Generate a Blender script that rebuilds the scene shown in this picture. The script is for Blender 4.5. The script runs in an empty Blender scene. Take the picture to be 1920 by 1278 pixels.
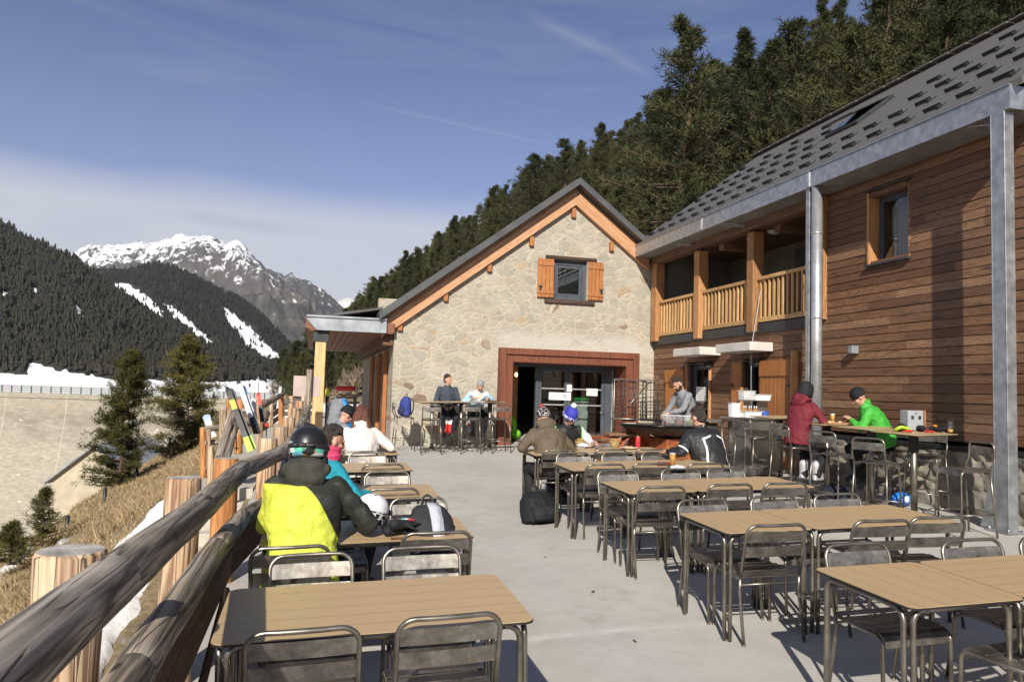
import bpy, math, random
import numpy as np
from mathutils import Vector, Matrix, Quaternion, noise as mnoise
rad = math.radians
SC = bpy.context.scene
COL = SC.collection
random.seed(7); RNG = np.random.default_rng(11)

# ------------------------------------------------------------------ camera model (used to read real positions off the photo)
FPX = 1440.; CX = 960.; CY = 639.
YAW = rad(14.4); PIT = math.atan(94 / 1440); RHO = .030
CAMH = 1.87; GX, GY = .028, .0245                 # the terrace rises gently towards both buildings
FW = np.array([math.sin(YAW) * math.cos(PIT), math.cos(YAW) * math.cos(PIT), math.sin(PIT)])
R0 = np.array([math.cos(YAW), -math.sin(YAW), 0.]); U0 = np.cross(R0, FW)
RR = math.cos(RHO) * R0 + math.sin(RHO) * U0
UU = math.cos(RHO) * U0 - math.sin(RHO) * R0
CP = np.array([0, 0, CAMH])
def ray(x, y): return FW + RR * (x - CX) / FPX - UU * (y - CY) / FPX
def fl(x, y, h=0.):
    d = ray(x, y); n = np.array([-GX, -GY, 1.]); return CP + d * ((h - n @ CP) / (n @ d))
def wx(x, y, X):
    d = ray(x, y); return CP + d * (X / d[0])
def wy(x, y, Y):
    d = ray(x, y); return CP + d * (Y / d[1])
def at(x, y, dist): return CP + ray(x, y) * dist
def pj(p):
    v = np.asarray(p, float) - CP
    z = v @ FW
    return CX + FPX * (v @ RR) / z, CY - FPX * (v @ UU) / z
def fz(x, y): return GX * x + GY * y
TILT = Vector((0, 0, 1)).rotation_difference(Vector((-GX, -GY, 1)).normalized())

# ------------------------------------------------------------------ mesh builder
class MB:
    def __init__(s): s.v = []; s.f = []; s.sm = []; s.mi = []
    def add(s, vs, fs, M=None, smooth=False, mi=0):
        b = len(s.v)
        if M is not None: vs = [M @ Vector(v) for v in vs]
        s.v.extend([tuple(v) for v in vs])
        for f in fs:
            s.f.append([b + i for i in f]); s.sm.append(smooth); s.mi.append(mi)
        return s
    def box(s, c, d, M=None, bev=0., mi=0):
        x, y, z = d[0] / 2, d[1] / 2, d[2] / 2
        T = Matrix.Translation(Vector(c))
        if M is not None: T = M @ T
        if bev <= 0:
            vs = [(a * x, b * y, e * z) for a in (-1, 1) for b in (-1, 1) for e in (-1, 1)]
            fs = [(0, 1, 3, 2), (4, 6, 7, 5), (0, 4, 5, 1), (2, 3, 7, 6), (0, 2, 6, 4), (1, 5, 7, 3)]
            return s.add(vs, fs, T, mi=mi)
        bev = min(bev, x * .9, y * .9, z * .9)
        vs = []; idx = {}
        for a in (-1, 1):
            for b in (-1, 1):
                for e in (-1, 1):
                    for ax in range(3):
                        p = [a * x, b * y, e * z]
                        for k in range(3):
                            if k != ax: p[k] -= (a, b, e)[k] * bev
                        idx[(a, b, e, ax)] = len(vs); vs.append(p)
        fs = []
        def q(ids, outward):
            P = [Vector(vs[i]) for i in ids]
            n = (P[1] - P[0]).cross(P[2] - P[0])
            fs.append(ids if n.dot(Vector(outward)) > 0 else ids[::-1])
        for ax in range(3):
            o = [k for k in range(3) if k != ax]
            for sg in (-1, 1):
                ids = []
                for (u, w) in ((-1, -1), (1, -1), (1, 1), (-1, 1)):
                    k = [0, 0, 0]; k[ax] = sg; k[o[0]] = u; k[o[1]] = w
                    ids.append(idx[(k[0], k[1], k[2], ax)])
                n = [0, 0, 0]; n[ax] = sg; q(ids, n)
        for ax in range(3):          # edges along axis ax
            o = [k for k in range(3) if k != ax]
            for u in (-1, 1):
                for w in (-1, 1):
                    def key(t, face):
                        k = [0, 0, 0]; k[ax] = t; k[o[0]] = u; k[o[1]] = w
                        return idx[(k[0], k[1], k[2], face)]
                    n = [0, 0, 0]; n[o[0]] = u; n[o[1]] = w
                    q([key(-1, o[0]), key(1, o[0]), key(1, o[1]), key(-1, o[1])], n)
        for a in (-1, 1):
            for b in (-1, 1):
                for e in (-1, 1):
                    q([idx[(a, b, e, 0)], idx[(a, b, e, 1)], idx[(a, b, e, 2)]], (a, b, e))
        return s.add(vs, fs, T, mi=mi)
    def bb(s, x0, x1, y0, y1, z0, z1, bev=0., mi=0):
        return s.box(((x0 + x1) / 2, (y0 + y1) / 2, (z0 + z1) / 2), (abs(x1 - x0), abs(y1 - y0), abs(z1 - z0)), bev=bev, mi=mi)
    def tube(s, pts, r, n=8, caps=True, closed=False, M=None, mi=0, smooth=True):
        P = [Vector(p) for p in pts]; m = len(P)
        rs = r if isinstance(r, (list, tuple)) else [r] * m
        tan = []
        for i in range(m):
            a = P[(i - 1) % m] if (closed or i > 0) else P[i]
            b = P[(i + 1) % m] if (closed or i < m - 1) else P[i]
            t = b - a
            tan.append(t.normalized() if t.length > 1e-9 else Vector((0, 0, 1)))
        ref = Vector((0, 0, 1)) if abs(tan[0].z) < .9 else Vector((1, 0, 0))
        u = tan[0].cross(ref).normalized()
        vs = []
        for i in range(m):
            if i: u = tan[i - 1].rotation_difference(tan[i]) @ u
            u = (u - tan[i] * u.dot(tan[i])).normalized()
            w = tan[i].cross(u)
            for k in range(n):
                a = 2 * math.pi * k / n
                vs.append(P[i] + (u * math.cos(a) + w * math.sin(a)) * rs[i])
        fs = []
        for i in range(m if closed else m - 1):
            j = (i + 1) % m
            for k in range(n):
                l = (k + 1) % n
                fs.append((i * n + k, i * n + l, j * n + l, j * n + k))
        s.add(vs, fs, M, smooth, mi)
        if caps and not closed:
            b = len(s.v) - len(vs)
            s.f.append([b + k for k in range(n)][::-1]); s.sm.append(False); s.mi.append(mi)
            s.f.append([b + (m - 1) * n + k for k in range(n)]); s.sm.append(False); s.mi.append(mi)
        return s
    def lathe(s, prof, n=20, M=None, mi=0, smooth=True):
        vs = []; fs = []
        for (r, z) in prof:
            for k in range(n):
                a = 2 * math.pi * k / n; vs.append((r * math.cos(a), r * math.sin(a), z))
        for i in range(len(prof) - 1):
            for k in range(n):
                l = (k + 1) % n
                fs.append((i * n + k, i * n + l, (i + 1) * n + l, (i + 1) * n + k))
        if prof[0][0] > 1e-4: fs.append(tuple(range(n))[::-1])
        if prof[-1][0] > 1e-4: fs.append(tuple((len(prof) - 1) * n + k for k in range(n)))
        return s.add(vs, fs, M, smooth, mi)
    def prism(s, poly, h, M=None, mi=0):       # poly in xy, extruded 0..h along z
        n = len(poly)
        vs = [(p[0], p[1], 0) for p in poly] + [(p[0], p[1], h) for p in poly]
        fs = [tuple(range(n))[::-1], tuple(range(n, 2 * n))]
        fs += [(i, (i + 1) % n, n + (i + 1) % n, n + i) for i in range(n)]
        return s.add(vs, fs, M, mi=mi)
    def ell(s, c, r, M=None, n=14, m=9, mi=0):
        vs = []; fs = []
        for i in range(m + 1):
            t = math.pi * i / m
            for k in range(n):
                a = 2 * math.pi * k / n
                vs.append((c[0] + r[0] * math.sin(t) * math.cos(a), c[1] + r[1] * math.sin(t) * math.sin(a), c[2] - r[2] * math.cos(t)))
        for i in range(m):
            for k in range(n):
                l = (k + 1) % n
                fs.append((i * n + k, i * n + l, (i + 1) * n + l, (i + 1) * n + k))
        return s.add(vs, fs, M, True, mi)
    def cap(s, p0, r0, p1, r1, n=12):          # tapered capsule
        p0 = Vector(p0); p1 = Vector(p1); d = (p1 - p0)
        t = d.normalized() if d.length > 1e-6 else Vector((0, 0, 1))
        pts = []; rs = []
        for a in (-80, -50, -20): pts.append(p0 + t * r0 * math.sin(rad(a))); rs.append(r0 * math.cos(rad(a)))
        pts += [p0, p1]; rs += [r0, r1]
        for a in (20, 50, 80): pts.append(p1 + t * r1 * math.sin(rad(a))); rs.append(r1 * math.cos(rad(a)))
        return s.tube(pts, rs, n)
    def loft(s, rings, n=18):                  # rings: (center, xaxis, yaxis, rx, ry)
        vs = []; fs = []
        for (c, ax, ay, rx, ry) in rings:
            for k in range(n):
                a = 2 * math.pi * k / n
                vs.append(Vector(c) + Vector(ax) * (rx * math.cos(a)) + Vector(ay) * (ry * math.sin(a)))
        for i in range(len(rings) - 1):
            for k in range(n):
                l = (k + 1) % n; fs.append((i * n + k, i * n + l, (i + 1) * n + l, (i + 1) * n + k))
        fs.append(tuple(range(n))[::-1]); fs.append(tuple((len(rings) - 1) * n + k for k in range(n)))
        return s.add(vs, fs, None, True)
    def mesh(s, name):
        me = bpy.data.meshes.new(name)
        me.from_pydata(s.v, [], s.f)
        me.polygons.foreach_set('use_smooth', s.sm)
        if any(s.mi): me.polygons.foreach_set('material_index', s.mi)
        me.update()
        return me

def tag(o, label=None, cat=None, group=None, kind=None):
    if label: o['label'] = label
    if cat: o['category'] = cat
    if group: o['group'] = group
    if kind: o['kind'] = kind
    return o
def obj(name, mb, mats, parent=None, loc=None, label=None, kind=None):
    me = mb.mesh(name) if isinstance(mb, MB) else mb
    if me.materials is not None and len(me.materials) == 0:
        for m in (mats if isinstance(mats, (list, tuple)) else [mats]): me.materials.append(m)
    o = bpy.data.objects.new(name, me); COL.objects.link(o)
    if parent: o.parent = parent
    if loc is not None: o.location = loc
    if label: o['label'] = label
    if kind: o['kind'] = kind
    return o
def thing(name, label, cat, loc=(0, 0, 0), rz=0., group=None, tilt=False):
    o = bpy.data.objects.new(name, None); COL.objects.link(o)
    o.empty_display_size = .2
    o.location = loc
    if tilt:
        o.rotation_mode = 'QUATERNION'; o.rotation_quaternion = TILT @ Quaternion((0, 0, 1), rz)
    else: o.rotation_euler = (0, 0, rz)
    return tag(o, label, cat, group)
def onfloor(X, Y): return (X, Y, fz(X, Y))
CH = {}
def kids(o): return [c for c in bpy.data.objects if c.parent == o]
def copy_tree(root, loc, rz=0., label=None, tilt=True, cache={}):
    r = root.copy(); COL.objects.link(r)
    r.location = loc
    if tilt: r.rotation_mode = 'QUATERNION'; r.rotation_quaternion = TILT @ Quaternion((0, 0, 1), rz)
    else: r.rotation_mode = 'XYZ'; r.rotation_euler = (0, 0, rz)
    if label: r['label'] = label
    if root.name not in cache: cache[root.name] = [(c, kids(c)) for c in kids(root)]
    for c, g in cache[root.name]:
        cc = c.copy(); COL.objects.link(cc); cc.parent = r
        for d in g:
            dd = d.copy(); COL.objects.link(dd); dd.parent = cc
    return r
def npmesh(name, V, F, mat, smooth=False, mi=None):
    """V (n,3), F (m,k) fixed-size faces"""
    V = np.asarray(V, np.float32); F = np.asarray(F, np.int32); k = F.shape[1]
    me = bpy.data.meshes.new(name)
    me.vertices.add(len(V)); me.vertices.foreach_set('co', V.ravel())
    me.loops.add(F.size); me.loops.foreach_set('vertex_index', F.ravel())
    me.polygons.add(len(F)); me.polygons.foreach_set('loop_start', np.arange(0, F.size, k, dtype=np.int32))
    me.polygons.foreach_set('loop_total', np.full(len(F), k, np.int32))
    me.polygons.foreach_set('use_smooth', np.full(len(F), smooth))
    if mi is not None: me.polygons.foreach_set('material_index', np.asarray(mi, np.int32))
    me.update(calc_edges=True); me.validate()
    for m in (mat if isinstance(mat, (list, tuple)) else [mat]): me.materials.append(m)
    return me

# ------------------------------------------------------------------ materials
class NT:
    def __init__(s, name):
        s.m = bpy.data.materials.new(name); s.m.use_nodes = True
        s.t = s.m.node_tree; s.b = s.t.nodes['Principled BSDF']; s.out = s.t.nodes['Material Output']
    def n(s, typ, **kw):
        nd = s.t.nodes.new(typ)
        for k, v in kw.items(): setattr(nd, k, v)
        return nd
    def set(s, sock, v):
        if v is None: return
        if isinstance(v, bpy.types.NodeSocket): s.t.links.new(v, sock)
        elif isinstance(v, (tuple, list)) and len(v) == 3 and sock.type == 'RGBA': sock.default_value = (*v, 1)
        else: sock.default_value = v
    def coord(s, kind='Object'): return s.n('ShaderNodeTexCoord').outputs[kind]
    def map(s, v, scale=(1, 1, 1), loc=(0, 0, 0), rot=(0, 0, 0)):
        nd = s.n('ShaderNodeMapping'); s.set(nd.inputs[0], v)
        nd.inputs['Scale'].default_value = scale; nd.inputs['Location'].default_value = loc; nd.inputs['Rotation'].default_value = rot
        return nd.outputs[0]
    def noise(s, v, scale=5, detail=4, rough=.55, dist=0., col=False):
        nd = s.n('ShaderNodeTexNoise'); s.set(nd.inputs['Vector'], v)
        nd.inputs['Scale'].default_value = scale; nd.inputs['Detail'].default_value = detail
        nd.inputs['Roughness'].default_value = rough; nd.inputs['Distortion'].default_value = dist
        return nd.outputs['Color' if col else 'Fac']
    def vor(s, v, scale=5, feature='F1', out='Distance', rand=1.):
        nd = s.n('ShaderNodeTexVoronoi', feature=feature); s.set(nd.inputs['Vector'], v)
        nd.inputs['Scale'].default_value = scale; nd.inputs['Randomness'].default_value = rand
        return nd.outputs[out]
    def white(s, v, out='Value'):
        nd = s.n('ShaderNodeTexWhiteNoise', noise_dimensions='3D'); s.set(nd.inputs['Vector'], v); return nd.outputs[out]
    def ramp(s, f, stops, interp='LINEAR'):
        nd = s.n('ShaderNodeValToRGB'); s.set(nd.inputs[0], f); e = nd.color_ramp.elements
        nd.color_ramp.interpolation = interp
        while len(e) < len(stops): e.new(.5)
        for i, (p, c) in enumerate(stops):
            e[i].position = p; e[i].color = (*c, 1) if len(c) == 3 else c
        return nd.outputs[0]
    def g(s, f, a, b):                  # map range to 0..1
        nd = s.n('ShaderNodeMapRange'); s.set(nd.inputs[0], f)
        nd.inputs[1].default_value = a; nd.inputs[2].default_value = b; return nd.outputs[0]
    def mix(s, f, a, b, mode='MIX'):
        nd = s.n('ShaderNodeMix', data_type='RGBA', blend_type=mode)
        s.set(nd.inputs[0], f); s.set(nd.inputs[6], a); s.set(nd.inputs[7], b); return nd.outputs[2]
    def ma(s, op, a, b=None, c=None):
        nd = s.n('ShaderNodeMath', operation=op); s.set(nd.inputs[0], a)
        if b is not None: s.set(nd.inputs[1], b)
        if c is not None: s.set(nd.inputs[2], c)
        return nd.outputs[0]
    def sep(s, v):
        nd = s.n('ShaderNodeSeparateXYZ'); s.set(nd.inputs[0], v); return nd.outputs
    def comb(s, x, y, z):
        nd = s.n('ShaderNodeCombineXYZ'); s.set(nd.inputs[0], x); s.set(nd.inputs[1], y); s.set(nd.inputs[2], z); return nd.outputs[0]
    def rnd(s): return s.n('ShaderNodeObjectInfo').outputs['Random']
    def bump(s, h, st=.5, dist=.02):
        nd = s.n('ShaderNodeBump'); s.set(nd.inputs['Height'], h)
        nd.inputs['Strength'].default_value = st; nd.inputs['Distance'].default_value = dist
        s.t.links.new(nd.outputs[0], s.b.inputs['Normal']); return s
    def fin(s, col=None, rough=None, metal=None, **kw):
        s.set(s.b.inputs['Base Color'], col); s.set(s.b.inputs['Roughness'], rough); s.set(s.b.inputs['Metallic'], metal)
        for k, v in kw.items(): s.set(s.b.inputs[k.replace('_', ' ')], v)
        return s.m

def simple(name, col, rough=.6, metal=0., var=.15, scale=8., bump=.15, bscale=60., spec=None):
    t = NT(name); co = t.coord()
    f = t.noise(co, scale, 5)
    d = tuple(max(0, c * (1 - var * 1.6)) for c in col); l = tuple(min(1, c * (1 + var)) for c in col)
    c = t.ramp(f, [(.3, d), (.7, l)])
    if bump: t.bump(t.noise(co, bscale, 4), bump, .01)
    r = t.ma('MULTIPLY_ADD', f, .25, rough - .12)
    m = t.fin(c, r, metal)
    if spec is not None: t.b.inputs['Specular IOR Level'].default_value = spec
    return m

def wood(name, light, dark, axis='Z', rough=.6, grain=1., weather=None, knots=False, obj_var=.25, crack=False):
    """axis = grain direction in object space"""
    t = NT(name); co = t.coord()
    sc = {'X': (.06, 1, 1), 'Y': (1, .06, 1), 'Z': (1, 1, .06)}[axis]
    off = t.ma('MULTIPLY', t.rnd(), 37.)
    v = t.n('ShaderNodeVectorMath', operation='ADD'); t.set(v.inputs[0], co); t.set(v.inputs[1], t.comb(off, off, off)); co2 = v.outputs[0]
    m1 = t.map(co2, sc)
    big = t.noise(m1, 9 * grain, 3, .5, 1.2)
    rings = t.ma('PINGPONG', t.ma('MULTIPLY', big, 17), 1.)
    fine = t.noise(t.map(co2, tuple(k if k == 1 else .02 for k in sc)), 90 * grain, 4)
    f = t.ma('ADD', t.ma('MULTIPLY', rings, .62), t.ma('MULTIPLY', t.g(fine, .25, .75), .45))
    col = t.ramp(f, [(.24, dark), (.74, light)])
    col = t.mix(t.g(t.noise(co2, 1.7, 3), .35, .75), col, t.mix(.5, col, dark), 'MIX')
    if weather:
        w = t.g(t.noise(co2, 2.2, 5), .36, .60)
        col = t.mix(t.ma('MULTIPLY', w, .8), col, t.mix(t.g(f, .35, .75), tuple(c * .35 for c in weather), weather))
    if knots:
        k = t.vor(t.map(co2, tuple(3. if q == 1 else 1.1 for q in sc)), 1.6)
        col = t.mix(t.g(k, .11, .05), col, tuple(c * .35 for c in dark))
    h = t.ma('ADD', f, t.ma('MULTIPLY', fine, .5))
    if crack:
        cv = t.vor(t.map(co2, tuple(1. if q == 1 else .045 for q in sc)), 17., 'DISTANCE_TO_EDGE')
        cr = t.ma('MULTIPLY', t.g(cv, .030, .010), t.g(t.noise(co2, 3.5, 2), .42, .52))
        col = t.mix(t.ma('MULTIPLY', cr, .85), col, (.02, .014, .01))
        h = t.ma('SUBTRACT', h, t.ma('MULTIPLY', cr, 2.))
    hsv = t.n('ShaderNodeHueSaturation'); t.set(hsv.inputs['Color'], col)
    t.set(hsv.inputs['Value'], t.ma('MULTIPLY_ADD', t.rnd(), obj_var * 2, 1 - obj_var))
    t.bump(h, .35, .006)
    return t.fin(hsv.outputs[0], rough)

M = {}
M['steel'] = None
def steel():
    t = NT('raw_steel'); co = t.coord()
    f = t.noise(co, 7, 5, .6); s_ = t.noise(t.map(co, (3, 3, 40)), 6, 3)
    col = t.ramp(f, [(.3, (.16, .14, .115)), (.5, (.235, .21, .175)), (.72, (.33, .30, .255))])
    t.bump(s_, .06, .004)
    return t.fin(col, t.ma('MULTIPLY_ADD', f, .3, .20), .85)
M['steel'] = steel()
def plate():
    t = NT('blackened_steel_plate'); co = t.coord()
    f = t.noise(co, 9, 5, .65)
    col = t.ramp(f, [(.3, (.13, .115, .098)), (.5, (.26, .235, .205)), (.74, (.48, .445, .395))])
    t.bump(t.noise(t.map(co, (4, 60, 60)), 8, 3), .08, .004)
    return t.fin(col, t.ma('MULTIPLY_ADD', f, .25, .30), .88)
M['plate'] = plate()
M['galv'] = simple('galvanised_steel', (.42, .44, .46), .42, .75, .18, 9, .05, 40)
M['zinc'] = simple('zinc_sheet', (.36, .38, .40), .45, .6, .15, 3, .05, 20)
M['stainless'] = simple('brushed_stainless', (.50, .49, .46), .32, .9, .12, 5, .05, 120)
M['dark_metal'] = simple('dark_metal', (.045, .047, .05), .5, .3, .2, 6, .05)
M['anthracite'] = simple('anthracite_frame', (.065, .075, .09), .5, .1, .1, 6, .03)
M['black'] = simple('black_plastic', (.018, .018, .02), .5, 0, .2, 10, .08)
M['white'] = simple('white_plastic', (.78, .77, .74), .45, 0, .06, 8, .03)
M['paper'] = simple('paper', (.80, .80, .78), .8, 0, .04, 20, .02)
M['rubber'] = simple('rubber', (.02, .02, .02), .8)
def tabletop(name, axis):
    t = NT(name); co = t.coord(); x, y, z = t.sep(co)
    fine = t.noise(t.map(co, (2, 40, 40) if axis == 'X' else (40, 2, 40)), 10, 5, .6)
    big = t.noise(co, 2.2, 3)
    col = t.ramp(fine, [(.25, (.40, .262, .128)), (.75, (.54, .38, .21))])
    col = t.mix(t.g(big, .3, .8), col, (.42, .31, .165))
    stain = t.g(t.noise(co, 6, 5, .7), .62, .75)
    col = t.mix(t.ma('MULTIPLY', stain, .40), col, (.27, .19, .11))
    ring = t.vor(co, 2.3, 'F1', 'Distance'); col = t.mix(t.ma('MULTIPLY', t.ma('MULTIPLY', t.g(t.ma('ABSOLUTE', t.ma('SUBTRACT', ring, .10)), .012, .004), t.g(big, .5, .6)), .3), col, (.27, .19, .11))
    a = y if axis == 'X' else x
    fr = t.ma('FRACT', t.ma('MULTIPLY_ADD', a, 1 / .135, 100.5))
    gr = t.ma('LESS_THAN', t.ma('ABSOLUTE', t.ma('SUBTRACT', fr, .5)), .016)
    col = t.mix(t.ma('MULTIPLY', gr, .65), col, (.12, .075, .04))
    t.bump(t.ma('SUBTRACT', t.ma('MULTIPLY', fine, .2), gr), .4, .003)
    return t.fin(col, .46)
M['top_x'] = tabletop('tan_tabletop_boards_along', 'X')
M['top_y'] = tabletop('tan_tabletop_boards_across', 'Y')
M['edge'] = simple('black_laminate_core', (.015, .014, .013), .5, 0, .1)
M['larch'] = wood('larch_wood', (.46, .24, .098), (.28, .122, .044), 'Z', .55, 1.)
M['larch_y'] = wood('larch_wood_along_wall', (.56, .30, .12), (.34, .15, .05), 'Y', .55, 1.)
M['larch_x'] = wood('larch_board', (.54, .31, .165), (.36, .17, .078), 'X', .55, 1., obj_var=.12)
M['pale_post'] = wood('pale_timber_post', (.60, .42, .20), (.42, .25, .10), 'Z', .6, .8)
M['baluster'] = wood('pale_pine', (.58, .36, .155), (.40, .21, .08), 'Z', .55, 1.)
M['log'] = wood('weathered_log', (.42, .37, .31), (.065, .052, .043), 'Z', .8, .55, weather=(.30, .235, .165), knots=True, obj_var=.12, crack=True)
M['stump'] = wood('peeled_post_wood', (.56, .38, .22), (.24, .092, .034), 'Z', .7, .5, weather=(.58, .45, .31), obj_var=.12, crack=True)
M['stump_end'] = simple('grey_post_end', (.40, .37, .33), .85, 0, .3, 14, .5, 50)
M['stump_orange'] = wood('orange_post_wood', (.52, .25, .085), (.34, .13, .04), 'Z', .65, .5, obj_var=.1, crack=True)
M['grey_plank'] = wood('grey_plank', (.22, .175, .135), (.09, .065, .05), 'X', .8, .7, weather=(.26, .24, .21))
M['brown_plank'] = wood('brown_plank', (.20, .105, .055), (.10, .045, .022), 'Y', .7, .7)
M['plywood'] = simple('pinkish_plywood', (.46, .37, .33), .7, 0, .12, 3, .1)

def stone_wall():
    t = NT('rubble_stone_masonry'); co = t.coord(); x, y, z = t.sep(co)
    wob = t.noise(co, 1.6, 3, .5, 0, True)
    v = t.n('ShaderNodeVectorMath', operation='ADD'); t.set(v.inputs[0], t.comb(x, 0., t.ma('MULTIPLY', z, 1.45)))
    sc = t.n('ShaderNodeVectorMath', operation='SCALE'); t.set(sc.inputs[0], wob); sc.inputs['Scale'].default_value = .34
    t.set(v.inputs[1], sc.outputs[0]); p = v.outputs[0]
    # flatten the third axis so cells stay stones on the wall plane
    px, py, pz = t.sep(p); p = t.comb(px, 0., pz)
    cell = t.vor(p, 3.7, 'F1', 'Color', .88); edge = t.vor(p, 3.7, 'DISTANCE_TO_EDGE', 'Distance', .88)
    e2 = t.ma('ADD', edge, t.ma('MULTIPLY', t.ma('SUBTRACT', t.noise(co, 9, 4), .5), .055))
    mort = t.ma('MULTIPLY', t.g(e2, .046, .012), t.g(t.noise(co, 2.3, 3), .30, .55))
    cx, cy, cz = t.sep(cell)
    col = t.ramp(cx, [(.0, (.37, .325, .25)), (.25, (.41, .36, .28)), (.45, (.325, .30, .24)), (.6, (.365, .345, .27)), (.74, (.43, .375, .285)), (.88, (.32, .29, .235)), (.955, (.43, .32, .18)), (1., (.17, .10, .065))], 'LINEAR')
    n1 = t.noise(t.map(co, (1, 1, 2.5)), 7, 6, .65)
    col = t.mix(t.g(n1, .42, .70), col, t.mix(.62, col, (.235, .20, .15)))
    col = t.mix(t.ma('MULTIPLY', t.g(t.noise(co, 26, 4, .7), .55, .8), .35), col, (.16, .14, .11))
    col = t.mix(t.ma('MULTIPLY', t.g(t.noise(co, 1.1, 4), .5, .7), .38), col, (.46, .42, .35))
    mcol = t.ramp(t.noise(co, 18, 4), [(.3, (.44, .365, .27)), (.7, (.53, .45, .335))])
    # lime-washed band over the door
    band = t.ma('MULTIPLY', t.g(z, 2.85, 2.95), t.g(z, 3.45, 3.2)); band = t.ma('MULTIPLY', band, t.g(x, 3.9, 4.5))
    band = t.ma('MULTIPLY', band, t.g(t.noise(co, 2.5, 4), .3, .5))
    c = t.mix(mort, col, mcol); c = t.mix(t.ma('MULTIPLY', band, .8), c, (.45, .42, .36))
    h = t.ma('ADD', t.ma('MULTIPLY', t.g(e2, .0, .10), .45), t.ma('MULTIPLY', n1, .7))
    h = t.ma('ADD', h, t.ma('MULTIPLY', t.noise(co, 40, 4, .7), .22))
    h = t.ma('MULTIPLY', h, t.ma('SUBTRACT', 1., t.ma('MULTIPLY', band, .5)))
    t.bump(h, .55, .028)
    hs = t.n('ShaderNodeHueSaturation'); t.set(hs.inputs['Color'], c); hs.inputs['Saturation'].default_value = .90; hs.inputs['Value'].default_value = .98
    return t.fin(hs.outputs[0], .9)
M['stone'] = stone_wall()
def rubble():
    t = NT('grey_rubble_plinth'); co = t.coord(); x, y, z = t.sep(co)
    n1 = t.noise(co, 5, 6, .65); n2 = t.noise(co, 30, 5, .7)
    r = t.vor(t.map(co, (.2, 1, 1.5)), 2.6, 'F1', 'Color'); a, b, c_ = t.sep(r)
    col = t.ramp(a, [(0, (.22, .195, .155)), (.5, (.31, .275, .22)), (1, (.40, .345, .265))])
    col = t.mix(t.g(n1, .4, .7), col, (.14, .125, .105)); col = t.mix(t.ma('MULTIPLY', t.g(n2, .55, .75), .5), col, (.40, .36, .28))
    t.bump(t.ma('ADD', n1, t.ma('MULTIPLY', n2, .4)), .6, .02)
    return t.fin(col, .9)
M['rubble'] = rubble()
def cladding():
    t = NT('larch_cladding'); co = t.coord(); x, y, z = t.sep(co)
    row = t.ma('FLOOR', t.ma('MULTIPLY_ADD', z, 1 / .13, .5))
    rr = t.white(t.comb(row, 0., 3.))
    seg = t.ma('FLOOR', t.ma('ADD', t.ma('MULTIPLY', y, .31), t.ma('MULTIPLY', rr, 7.)))
    bid = t.white(t.comb(row, seg, 1.))
    off = t.ma('MULTIPLY', bid, 41.)
    p = t.comb(t.ma('ADD', x, off), t.ma('ADD', t.ma('MULTIPLY', y, .07), off), z)
    big = t.noise(p, 19, 3, .5, 1.8)
    rings = t.ma('PINGPONG', t.ma('MULTIPLY', big, 11), 1.)
    fine = t.noise(t.comb(t.ma('ADD', x, off), t.ma('MULTIPLY', y, .05), t.ma('MULTIPLY', z, 2.)), 70, 5, .6)
    f = t.ma('ADD', t.ma('MULTIPLY', rings, .55), t.ma('MULTIPLY', fine, .5))
    light = t.ramp(bid, [(0, (.125, .056, .027)), (.5, (.195, .094, .045)), (.8, (.255, .135, .068)), (1, (.33, .19, .105))])
    col = t.mix(t.g(f, .28, .72), t.mix(.62, light, (.045, .018, .009)), light)
    kn = t.vor(t.comb(off, t.ma('MULTIPLY', y, .55), t.ma('MULTIPLY', z, 3.2)), 2.2)
    kk = t.g(kn, .17, .07)
    col = t.mix(t.ma('MULTIPLY', kk, .9), col, (.035, .018, .012))
    wth = t.g(t.noise(t.map(co, (1, .25, 1)), 1.3, 4), .45, .75)
    col = t.mix(t.ma('MULTIPLY', wth, .45), col, (.15, .10, .07))
    t.bump(t.ma('ADD', f, t.ma('MULTIPLY', fine, .4)), .4, .006)
    return t.fin(col, .62)
M['clad'] = cladding()
def corten():
    t = NT('rusted_corten_steel'); co = t.coord()
    st = t.noise(t.map(co, (9, 9, .5)), 2.5, 5, .65); n2 = t.noise(co, 22, 5, .7)
    col = t.ramp(st, [(.25, (.085, .026, .014)), (.5, (.165, .048, .022)), (.75, (.25, .085, .035))])
    col = t.mix(t.ma('MULTIPLY', t.g(n2, .5, .8), .5), col, (.07, .025, .016))
    t.bump(n2, .15, .004); return t.fin(col, .7, .1)
M['corten'] = corten()
def corten2():
    t = NT('orange_rust_steel'); co = t.coord(); st = t.noise(co, 4, 6, .65); n2 = t.noise(co, 25, 5, .7)
    col = t.ramp(st, [(.3, (.13, .035, .012)), (.52, (.31, .09, .025)), (.72, (.40, .15, .045))])
    col = t.mix(t.g(n2, .55, .8), col, (.09, .03, .015)); t.bump(n2, .2, .004); return t.fin(col, .75)
M['corten2'] = corten2()
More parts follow.
